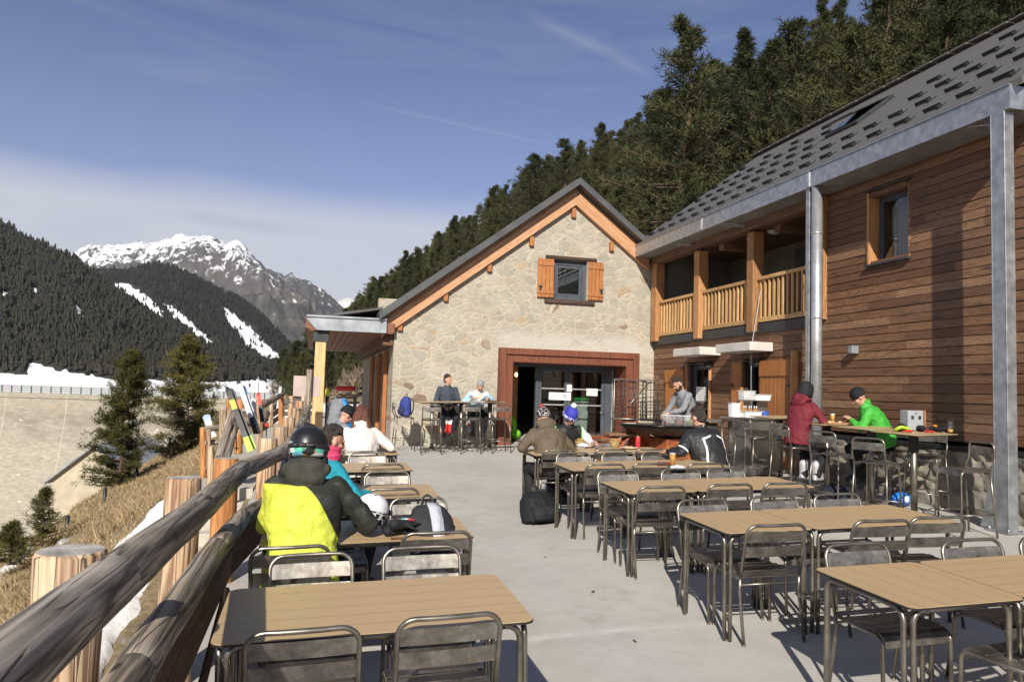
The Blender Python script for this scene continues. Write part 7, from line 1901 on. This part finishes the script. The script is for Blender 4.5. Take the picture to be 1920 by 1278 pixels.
    t = fthing('glass', 'small clear glass beside the red can', 'glass', 1174, 836, .755); tumbler(t, .09, .036, .3, False)
    t = fthing('glass', 'glass of amber beer near the elbow of the black striped jacket', 'glass', 1261, 873, .755); tumbler(t, .17, .04, .8)
    t = fthing('sunglasses', 'dark red sunglasses case on the table left of the amber beer', 'case', 1244, 872, .755); m = MB(); m.box((0, 0, .02), (.15, .06, .035), bev=.012); obj('body', m, simple('dark_red_case', (.22, .02, .02), .4), t)
    t = fthing('napkin', 'white napkin on the table in front of the black striped jacket', 'napkin', 1272, 879, .755); b = MB(); b.ell((0, 0, .015), (.10, .05, .022)); organic('paper', b, M['paper'], t, .008, 0, .03)
    # wall bar tables
    t = fthing('bottle', 'clear glass carafe on the wall table between maroon and green jackets', 'bottle', 1542, 789, 1.09); m = MB(); m.lathe([(0, 0), (.042, 0), (.045, .01), (.045, .10), (.018, .19), (.016, .25), (.018, .255), (.013, .255), (.013, .19), (.040, .10), (.04, .012), (0, .012)], 18); obj('glass', m, M['tumbler'], t)
    t = fthing('glass', 'glass of amber beer between the maroon and green jackets', 'glass', 1561, 793, 1.09); tumbler(t, .16, .04, .8)
    t = fthing('chopping_board', 'pale board with bread and cheese between the two eaters', 'board', 1566, 795, 1.09); m = MB(); m.box((0, 0, .01), (.32, .18, .018), bev=.005); obj('wood', m, M['larch_x'], t); f = MB(); [f.ell((x, y, .03), (.035, .025, .02)) for x, y in ((-.09, 0), (-.02, .03), (.06, -.02), (.1, .02))]; organic('food', f, simple('bread', (.58, .40, .20), .8, 0, .2, 20), t, .008, 1, .008)
    t = fthing('bowl', 'brown earthenware bowl held by the man in green', 'bowl', 1588, 791, 1.09); m = MB(); m.lathe([(0, 0), (.04, 0), (.075, .06), (.07, .06), (.038, .01), (0, .01)], 18); obj('clay', m, simple('brown_clay', (.22, .075, .03), .4), t)
    t = fthing('goggles', 'lime green and black ski goggles on the nearest bar table', 'goggles', 1692, 809, 1.09, rad(20)); m = MB(); m.tube([(.12 * math.cos(a), .06 * math.sin(a), .04 + .02 * math.sin(2 * a)) for a in [i / 20 * 6.283 for i in range(20)]], .022, 8, closed=True); obj('frame', m, simple('lime_rubber', (.42, .62, .03), .45), t); m = MB(); m.ell((0, .01, .05), (.10, .05, .06)); organic('lens', m, M['black'], t, .009, 1)
    for k, (px, py, col, sz, lab) in enumerate(((1705, 811, (.55, .03, .03), .05, 'red glove on the nearest bar table under the grey box'), (1726, 808, (.015, .016, .02), .10, 'black gloves piled on the nearest bar table'), (1742, 811, (.55, .03, .03), .045, 'red glove cuff beside the black gloves'), (1757, 808, (.015, .015, .018), .09, 'black ski mask on the nearest bar table'), (1752, 801, (.65, .22, .02), .05, 'orange tinted goggles lens on top of the black pile'))):
        t = fthing('ski_glove' if k != 4 else 'goggles', lab, 'gloves' if k != 4 else 'goggles', px, py, 1.09 + (.05 if k == 4 else 0), k); b = MB(); b.ell((0, 0, sz * .4), (sz * 1.3, sz * .7, sz * .45)); b.ell((sz * .8, sz * .2, sz * .35), (sz * .7, sz * .35, sz * .3)); b.cap((-sz, 0, sz * .4), sz * .35, (-sz * 1.6, .01, sz * .4), sz * .3); organic('fabric', b, cloth('gear_%d' % k, col), t, .009, 1, .02)
    t = fthing('glass', 'tall beer glass, nearly empty, on the nearest bar table', 'glass', 1782, 812, 1.09); tumbler(t, .17, .043, .3)
    p = wx(1713, 802, 7.72); t = thing('grey_box', 'grey metal box with two dark slots like eyes and a wooden side', 'box', (7.74, 9.0, fz(7.74, 9.0) + 1.095), rad(-8)); t.location = (7.62, 8.48, fz(7.62, 8.48) + 1.095)
    m = MB(); m.box((0, 0, .13), (.22, .18, .26), bev=.012); obj('body', m, simple('light_grey_metal', (.36, .38, .40), .45, .2, .05), t); [obj('slot', MB().box((x, -.093, .17), (.035, .008, .045), bev=.002), M['black'], t) for x in (-.05, .05)]; obj('lock', MB().box((0, -.092, .225), (.018, .006, .018), bev=.002), M['black'], t); m = MB(); m.box((.121, .0, .13), (.018, .2, .27), bev=.003); obj('side_board', m, M['larch'], t)
    # wall tables at the stone facade
    t = thing('papers', 'white papers under the grey haired man at the wall table', 'papers', (3.62, 17.0, fz(3.6, 17) + 1.095)); m = MB(); m.box((0, 0, .004), (.26, .2, .006)); obj('sheet', m, M['paper'], t)
    t = thing('tray', 'dark tray at the grey haired man\'s elbow', 'tray', (3.98, 17.05, fz(4, 17) + 1.095)); m = MB(); m.box((0, 0, .012), (.36, .26, .02), bev=.006); obj('body', m, simple('dark_red_tray', (.09, .03, .02), .5), t)
    t = thing('bottle', 'dark water bottle with red band hanging under the wall table', 'bottle', (3.42, 16.95, fz(3.4, 17) + .42)); m = MB(); m.lathe([(0, 0), (.04, 0), (.042, .02), (.042, .2), (.02, .24), (.02, .28), (0, .28)], 14); obj('body', m, simple('grey_bottle', (.25, .25, .26), .3), t); m = MB(); m.lathe([(.0425, .14), (.0435, .14), (.0435, .18), (.0425, .18)], 14); obj('band', m, M['red'], t); m = MB(); m.tube([(0, 0, .28), (0, .05, .55), (0, .15, .66)], .006, 5); obj('strap', m, M['black'], t)
items()

# ------------------------------------------------------------------ fire bowl, wood drum, grill rack, counter
def kitchen():
    c = at(1237, 797, 12.9); bx, by = c[0], c[1]; f = fz(bx, by); zr = c[2]
    t = thing('fire_bowl', 'rusted steel fire bowl cooker with wide black rim and papers taped to its base', 'fire bowl', (bx, by, f)); H = zr - f
    m = MB(); m.lathe([(.30, H - .15), (.50, H - .13), (.66, H - .02), (.67, H), (.36, H + .004), (.34, H - .03), (.28, H - .10), (0, H - .11)], 36); m.lathe([(.0, H - .20), (.20, H - .20), (.42, H - .10)], 30, Matrix.Translation((.12, -.06, 0))); obj('bowl', m, simple('blackened_bowl', (.030, .022, .020), .45, .5, .3, 8, .1), t)
    m = MB(); m.lathe([(.36, H + .002), (.70, H + .002), (.70, H + .016), (.36, H + .016)], 40); obj('rim', m, simple('hotplate_steel', (.05, .045, .042), .28, .8, .3, 10, .05), t)
    sc = 12.9 / 1440; x0 = (1222 - 1237) * sc * 1.0; x1 = (1292 - 1237) * sc
    m = MB(); m.box(((x0 + x1) / 2 + .02, -.10, (H - .20) / 2), (x1 - x0, .50, H - .20), Matrix.Rotation(rad(12), 4, 'Z'), .012); B_ = obj('base', m, M['corten2'], t)
    RZ = Matrix.Rotation(rad(12), 4, 'Z')
    for (xx, zz, w_, h_, n) in (((x0 + x1) / 2 + .14, .36, .28, .24, 3),):
        m = MB(); m.box((xx, -.308, zz), (w_, .003, h_), RZ); N = obj('notice', m, M['paper'], B_); m = MB(); [m.box((xx, -.3105, zz + .08 - q * .05), (w_ * .8, .002, .012), RZ) for q in range(n)]; obj('print', m, bpy.data.materials['print_ink'], N); m = MB(); m.box((xx, -.311, zz - .0), (w_, .002, .05), RZ); m.box((xx, -.311, zz + .11), (w_ * .5, .002, .03), RZ); obj('tape', m, simple('brown_tape', (.40, .26, .12), .5), N)
    m = MB(); m.box((x0 - .010 + .06, -.05, .36), (.003, .18, .22), RZ); N = obj('notice', m, M['paper'], B_); m = MB(); m.box((x0 - .013 + .06, -.05, .36), (.002, .18, .07), RZ); obj('tape', m, simple('brown_tape2', (.40, .26, .12), .5), N)
    # log drum
    d = at(1190, 832, 13.2); t = thing('wood_store', 'rusty orange steel drum for firewood with a round dark mouth, left of the fire bowl', 'wood store', (d[0], d[1], fz(d[0], d[1])))
    m = MB(); A = Matrix.Translation((0, 0, .40)) @ Matrix.Rotation(rad(90), 4, 'X') @ Matrix.Translation((0, 0, -.3)); m.lathe([(.36, 0), (.38, 0), (.38, .6), (.36, .6), (.36, .02), (.0, .02)], 36, A); m.box((0, 0, .03), (.6, .5, .06), bev=.01); obj('drum', m, M['corten2'], t)
    m = MB(); m.bb(-.72, -.36, -.28, .28, .62, .70, .006); m.bb(-.60, -.36, -.24, .24, .0, .62, .006); obj('side_shelf', m, M['corten2'], t)
    t = thing('chopping_block', 'dark wooden plank shelf with a white box at the left of the wood drum', 'shelf', (d[0] - .30, d[1] - .2, fz(d[0], d[1]) + .72)); m = MB(); m.box((0, 0, .03), (.62, .30, .05), bev=.008); obj('plank', m, M['brown_plank'], t); m = MB(); m.box((.12, 0, .10), (.22, .16, .08), bev=.006); obj('wood_block', m, M['larch_x'], t)
    t = thing('paper_box', 'small white folded paper box on the plank shelf beside the fire bowl', 'box', (d[0] - .2, d[1] - .2, fz(d[0], d[1]) + .86)); m = MB(); m.prism([(-.08, -.06), (.10, -.06), (.16, .06), (-.08, .06)], .08); obj('body', m, M['white'], t)
    # grill rack above the bowl
    t = thing('grill_rack', 'tall wire grill rack of several hinged grids standing behind the fire bowl', 'rack', (bx - .30, by + .42, f + .0))
    M['rack'] = simple('sooty_wire', (.10, .09, .08), .5, .6, .3, 12, .05)
    def grid(name, x0, x1, z0, z1, nx, nz, y, r=.006):
        m = MB()
        for i in range(nx + 1): x = x0 + (x1 - x0) * i / nx; m.tube([(x, y, z0), (x, y, z1)], r * (1.6 if i in (0, nx) else 1), 5)
        for k in range(nz + 1): z = z0 + (z1 - z0) * k / nz; m.tube([(x0, y, z), (x1, y, z)], r * (1.6 if k in (0, nz) else 1), 5)
        obj(name, m, M['rack'], t)
    z0 = H + .08; z1 = H + .74
    grid('grid', -.36, -.20, z0, z1, 2, 10, 0); grid('grid', -.18, .06, z0 - .02, z1 - .02, 4, 6, .05, .009); grid('grid', .02, .22, z0, z1, 3, 9, -.02, .007); grid('grid', .10, .46, z0 - .02, z1 - .35, 6, 6, -.08); grid('grid', .2, .42, z0, z1 - .02, 3, 5, .06)
    m = MB(); m.tube([(-.36, 0, 0), (-.36, 0, z1 + .02), (.46, 0, z1 + .02), (.46, 0, 0)], .014, 8); m.tube([(-.3, 0, z0), (.3, -.02, z1)], .01, 6); m.tube([(-.4, .0, z0), (.55, -.02, z0)], .016, 8); obj('stand', m, M['steel'], t)
    # see-through tubs on the rim
    g = 'clear plastic tubs on the fire bowl rim'
    for k, (px, w_, col, lab) in enumerate(((1256, .24, (.55, .50, .42), 'clear plastic tub with a brown cup shape, left on the fire bowl rim'), (1272, .16, (.50, .10, .12), 'clear plastic tub of pink contents in the middle of the rim'), (1292, .30, (.26, .33, .14), 'wide clear plastic tub of green salad, right on the rim'))):
        p = at(px, 790, 12.55); t = thing('food_tub', lab, 'tub', (p[0], p[1] - .0, zr + .018), 0, g); m = MB(); m.prism(roundrect(w_, .2, .03), .004); hh = .17
        n = len(roundrect(w_, .2, .03)); a_ = roundrect(w_ * .9, .18, .03); b_ = roundrect(w_, .2, .03); c_ = roundrect(w_ + .03, .23, .03); vs = [(x, y, .002) for x, y in a_] + [(x, y, hh) for x, y in b_] + [(x, y, hh) for x, y in c_] + [(x, y, hh - .012) for x, y in c_]
        m = MB(); m.add(vs, [tuple(range(n))[::-1]] + [(l * n + i, l * n + (i + 1) % n, (l + 1) * n + (i + 1) % n, (l + 1) * n + i) for l in range(3) for i in range(n)], None, True); obj('tub', m, M['clearbox'], t)
        f = MB(); R = random.Random(k); [f.ell((R.uniform(-w_ * .3, w_ * .3), R.uniform(-.06, .06), R.uniform(.03, .08)), (.035, .03, .025)) for q in range(14)]; organic('contents', f, simple('tub_food_%d' % k, col, .6, 0, .35, 30, .3), t, .009, 1, .012)
    t = thing('tomato', 'small red tomato half on the black rim of the fire bowl', 'food', (bx - .02, by - .30, zr + .018)); m = MB(); m.ell((0, 0, .025), (.05, .04, .025)); obj('flesh', m, simple('tomato_red', (.45, .06, .03), .35), t)
    # stainless counter with containers
    p = fl(1425, 893); X = 6.55; q = fl(1425, 893); f = q[2]; w_ = .70
    cx_, cy_ = q[0], q[1] + .25; t = thing('serving_counter', 'stainless steel serving counter with upper shelf in front of the kitchen door', 'counter', (cx_, cy_, f), rad(6)); Hc = 1.02
    m = MB(); m.box((0, 0, Hc / 2 - .0), (w_, .5, Hc - .06), bev=.008); obj('cabinet', m, M['stainless'], t); m = MB(); m.box((-.05, -.02, Hc - .012), (w_ + .22, .58, .035), bev=.006); obj('worktop', m, M['stainless'], t)
    m = MB(); m.box((.10, .12, Hc + .30), (w_ * .85, .34, .02), bev=.004); [m.tube([(x, .22, Hc), (x, .22, Hc + .30)], .014, 8) for x in (-.16, .36)]; m.box((.3, .12, Hc + .15), (.22, .02, .26)); obj('shelf', m, M['stainless'], t)
    def ct(label, x, y, z, L, W, H_, mat, name='food_container', cat='container'):
        o = thing(name, label, cat, (cx_ + x, cy_ + y, f + z), rad(6)); a_ = roundrect(L * .88, W * .88, .02); b_ = roundrect(L, W, .02); c_ = roundrect(L + .03, W + .03, .025); i_ = roundrect(L * .94, W * .94, .02); j_ = roundrect(L * .84, W * .84, .02); n = len(a_)
        m = MB(); vs = [(x_, y_, 0) for x_, y_ in a_] + [(x_, y_, H_) for x_, y_ in b_] + [(x_, y_, H_) for x_, y_ in c_] + [(x_, y_, H_ + .006) for x_, y_ in c_] + [(x_, y_, H_ + .006) for x_, y_ in i_] + [(x_, y_, .01) for x_, y_ in j_]
        m.add(vs, [tuple(range(n))[::-1], tuple(range(5 * n, 6 * n))] + [(l * n + i, l * n + (i + 1) % n, (l + 1) * n + (i + 1) % n, (l + 1) * n + i) for l in range(5) for i in range(n)]); obj('box', m, mat, o); return o
    G = 'white tubs on the serving counter'
    ct('white oblong tub on the upper counter shelf, right of the clear one', .22, .10, Hc + .312, .34, .2, .10, M['white'])['group'] = G
    ct('clear tub with a ladle on the upper counter shelf', -.05, .12, Hc + .312, .26, .2, .16, M['clearbox'])
    o = ct('white oblong tub of sauce bottles on the worktop', -.12, -.12, Hc + .008, .36, .22, .10, M['white']); o['group'] = G
    for k in range(6): m = MB(); xx = -.13 + k * .052; m.lathe([(.022, .012), (.024, .10), (.018, .13), (.005, .165), (0, .17)], 10, Matrix.Translation((xx, .02 * (k % 2), 0))); b = thing('sauce_bottle', 'amber sauce bottle with white nozzle standing in the white tub', 'bottle', (cx_ - .12 + xx, cy_ - .12 + .02 * (k % 2), f + Hc + .02), 0, 'sauce bottles in the white tub'); m = MB(); m.lathe([(0, 0), (.022, 0), (.024, .12), (.012, .145)], 10); obj('body', m, simple('amber_sauce', (.30, .15, .04), .4), b); m = MB(); m.lathe([(.013, .145), (.006, .19), (0, .192)], 10); obj('nozzle', m, M['white'], b)
    o = ct('tall white carton at the left end of the worktop', -.36, .02, Hc + .008, .18, .14, .24, M['white']); o['group'] = G
    t = thing('blue_tub', 'stack of bright blue lids on the worktop', 'lids', (cx_ + .16, cy_ - .10, f + Hc + .008)); [obj('lid', MB().lathe([(0, .02 + k * .03), (.085, .02 + k * .03), (.09, .03 + k * .03), (.09, .045 + k * .03), (0, .045 + k * .03)], 16), simple('blue_lid', (.03, .12, .55), .4), t) for k in range(3)]
    # side trolley, dark, between the counter and the cook
    t = thing('trolley', 'dark metal preparation table between the cook and the steel counter', 'table', (cx_ - 1.0, cy_ + .5, fz(cx_ - 1, cy_ + .5))); m = MB(); m.box((0, 0, .95), (1.15, .6, .04), bev=.005); obj('top', m, M['stainless'], t); m = MB(); m.box((0, .05, .50), (1.0, .45, .8), bev=.01); obj('cabinet', m, M['dark_metal'], t); m = MB(); [m.tube([(x, y, 0), (x, y, .93)], .02, 8) for x in (-.53, .53) for y in (-.26, .26)]; obj('leg', m, M['steel'], t)
    t = thing('bread_board', 'round pale bread leaning behind the striped jacket shoulder', 'bread', tuple(at(1316, 803, 11.6))); m = MB(); m.ell((0, 0, 0), (.055, .05, .05)); obj('crust', m, simple('pale_crust', (.48, .36, .20), .7, 0, .2, 20), t)
kitchen()

# ------------------------------------------------------------------ skis, sign board, crash pad
def ski(label, top, bot, d0, d1, w_, cols, group='skis leaning on the ski fence', name='ski'):
    a = Vector(at(*bot, d1)); b = Vector(at(*top, d0)); L = (b - a).length; zax = (b - a).normalized(); view = Vector((a.x, a.y, a.z - CAMH)).normalized(); xax = zax.cross(view).normalized(); yax = zax.cross(xax); w_ *= .78
    R = Matrix((xax, yax, zax)).transposed().to_4x4(); t = thing(name, label, 'ski', tuple(a), 0, group); t.rotation_mode = 'QUATERNION'; t.rotation_quaternion = R.to_quaternion()
    n = 14; vs = []; fs = []
    for i in range(n + 1):
        u = i / n; z = L * u; hw = w_ * (.5 + .10 * (2 * u - 1) ** 2) * (1 if u < .93 else max(.25, math.sqrt(max(0, 1 - ((u - .93) / .075) ** 2)))); off = .0 if u < .86 else -.9 * (u - .86) ** 2 * L * .9
        vs += [(-hw, off - .007, z), (hw, off - .007, z), (-hw, off + .007, z), (hw, off + .007, z)]
    for k, (u0, u1, c) in enumerate(cols):
        fs = []; m = MB(); i0, i1 = int(round(u0 * n)), int(round(u1 * n)); 
        for i in range(i0, i1): b_ = i * 4; fs += [(b_, b_ + 1, b_ + 5, b_ + 4), (b_ + 2, b_ + 6, b_ + 7, b_ + 3), (b_, b_ + 4, b_ + 6, b_ + 2), (b_ + 1, b_ + 3, b_ + 7, b_ + 5)]
        fs += [(i0 * 4, i0 * 4 + 2, i0 * 4 + 3, i0 * 4 + 1), (i1 * 4, i1 * 4 + 1, i1 * 4 + 3, i1 * 4 + 2)]
        used = sorted(set(q for f_ in fs for q in f_)); mp = {q: j for j, q in enumerate(used)}; m.add([vs[q] for q in used], [tuple(mp[q] for q in f_) for f_ in fs]); obj(('tail', 'waist', 'shovel', 'tip')[min(k, 3)], m, simple('ski_%d_%d' % (k, len(bpy.data.materials)), c, .5, 0, .1, 5, .02), t)
    m = MB(); m.box((0, -.03, L * .42), (w_ * .8, .05, .10), bev=.008); m.box((0, -.035, L * .52), (w_ * .8, .06, .08), bev=.01); m.box((0, -.02, L * .47), (w_ * .5, .03, .16), bev=.006); obj('binding', m, M['black'], t); return t
def outside():
    K = (.010, .010, .011); Lm = (.36, .50, .03); Wt = (.48, .48, .49)
    ski('nearest leaning ski, black with lime green tail and stripe', (425, 724), (470, 846), 12.0, 11.6, .10, [(0, .24, Lm), (.24, .62, K), (.62, .80, Lm), (.80, 1, K)])
    ski('black and lime ski just behind the nearest leaning ski', (433, 727), (476, 842), 12.1, 11.8, .09, [(0, .24, Lm), (.24, .62, K), (.62, .78, (.6, .1, .05)), (.78, 1, K)])
    ski('long silver and black ski leaning to the left behind the lime one', (446, 712), (481, 812), 13.0, 12.6, .10, [(0, .3, K), (.3, .75, (.5, .5, .52)), (.75, .9, Wt), (.9, 1, K)])
    ski('blue and white ski behind the silver ski', (456, 722), (486, 812), 13.1, 12.7, .09, [(0, .4, K), (.4, .8, (.35, .35, .37)), (.8, 1, (.10, .2, .38))])
    ski('white pair of skis with pale bindings leaning upright beside the silver ski', (474, 746), (480, 800), 13.6, 13.4, .10, [(0, .5, (.3, .3, .32)), (.5, 1, Wt)])
    ski('ski with bright red upper part standing on the ski fence', (484, 736), (492, 790), 14.0, 13.8, .085, [(0, .55, K), (.55, .99, (.65, .04, .02)), (.9, 1, (.6, .1, .05))])
    ski('short white ski lying behind the left fence posts with its tip up', (386, 777), (399, 820), 13.2, 13.0, .14, [(0, .5, Wt), (.5, .8, Wt), (.8, 1, (.3, .4, .6))])
    ski('yellow tipped ski leaning against the porch post', (614, 727), (612, 800), 18.6, 18.3, .10, [(0, .6, K), (.6, .8, K), (.8, 1, (.65, .6, .02))], 'skis at the porch post')
    ski('white ski leaning beside the porch post with its tail to the right', (616, 752), (628, 800), 18.4, 18.0, .10, [(0, .5, Wt), (.5, 1, (.55, .5, .5))], 'skis at the porch post')
    ski('white ski tip standing behind the plank fence', (526, 724), (521, 765), 18.2, 18., .08, [(0, .6, Wt), (.6, 1, Wt)])
    for k, (a, b, d, lab) in enumerate((((484, 700), (485, 740), 16.5, 'thin pale ski pole standing upright above the red ski'), ((500, 725), (512, 752), 16, 'thin ski pole leaning to the left over the plank fence'), ((441, 770), (444, 845), 12, 'black ski pole beside the lime ski'), ((468, 720), (470, 760), 15, 'thin grey ski pole behind the silver ski'))):
        A = Vector(at(*b, d)); Bv = Vector(at(*a, d)); m = MB(); v = Bv - A; m.tube([(0, 0, 0), tuple(v)], .009, 6); t = thing('ski_pole', lab, 'ski pole', tuple(A)); obj('shaft', m, M['galv'] if k != 2 else M['black'], t); m = MB(); m.cap(v * .9, .016, v, .017, 8); obj('grip', m, M['black'], t); m = MB(); m.lathe([(0, 0), (.04, 0), (.03, .01), (0, .012)], 10, Matrix.Translation(v * .06)); obj('basket', m, M['black'], t)
    # sign board seen from behind
    d = 16.2; a = at(577, 768, d); tp = at(576, 692, d); t = thing('sign_board', 'blank pinkish sign board on a round grey post, left of the porch post', 'sign', tuple(a)); H = tp[2] - a[2]
    m = MB(); m.tube([(0, 0, -.9), (0, 0, H)], .062, 14); obj('post', m, M['log'], t); l = at(551, 704, d + .1); r = at(600, 744, d + .1); m = MB(); m.bb(l[0] - a[0], r[0] - a[0], .07, .095, r[2] - a[2], l[2] - a[2], .004); obj('panel', m, M['plywood'], t)
    # red crash pad on a trestle
    d = 26.; l = at(631, 728, d); r = at(664, 728, d); t = thing('crash_pad', 'bright red padded tube lying on a wooden trestle seen through the porch', 'crash pad', tuple(l)); v = Vector(r) - Vector(l); m = MB(); m.cap((0.05, 0, 0), .085, v - Vector((.03, 0, 0)), .085, 14); obj('padding', m, simple('red_vinyl', (.62, .03, .02), .45, 0, .08), t); m = MB(); m.box(v + Vector((.10, 0, .0)), (.14, .10, .16), bev=.01); obj('fitting', m, simple('pale_cloth_end', (.5, .45, .42), .8), t); m = MB(); m.box(v + Vector((.03, 0, .15)), (.07, .05, .18), bev=.01); obj('flag', m, simple('yellow_flag', (.65, .45, .03), .6), t)
    t = thing('trestle', 'grey wooden trestle under the red padded tube', 'trestle', tuple(at(637, 742, d))); L = v.length * 1.1; m = MB(); m.bb(0, L, -.06, .06, 0, .07, .005); [m.bb(x, x + .07, -.05, .05, -.9, 0, .004) for x in (.1, L - .2)]; obj('frame', m, M['grey_plank'], t)
    t = thing('stool', 'small round red topped marker on the walkway below the leaning skis', 'marker', tuple(at(500, 797, 13.4))); m = MB(); m.ell((0, 0, 0), (.04, .04, .035)); obj('body', m, simple('red_marker', (.6, .04, .02), .4), t); m = MB(); m.tube([(0, 0, -.25), (0, 0, -.03)], .01, 6); obj('stem', m, M['black'], t)
outside()
def haze():
    hm = bpy.data.materials.new('haze'); hm.use_nodes = True; hn = hm.node_tree; hn.nodes.clear()
    ho = hn.nodes.new('ShaderNodeOutputMaterial'); hv = hn.nodes.new('ShaderNodeVolumePrincipled'); hv.inputs['Density'].default_value = 5.5e-5; hv.inputs['Color'].default_value = (.86, .91, 1, 1); hv.inputs['Anisotropy'].default_value = .2
    hn.links.new(hv.outputs[0], ho.inputs['Volume'])
    o = obj('haze', MB().bb(-9010, 9010, -4010, 9010, -30, 900), hm); tag(o, 'thin pale blue mountain haze filling the valley', 'haze', kind='stuff')
haze()
bpy.context.view_layer.update()
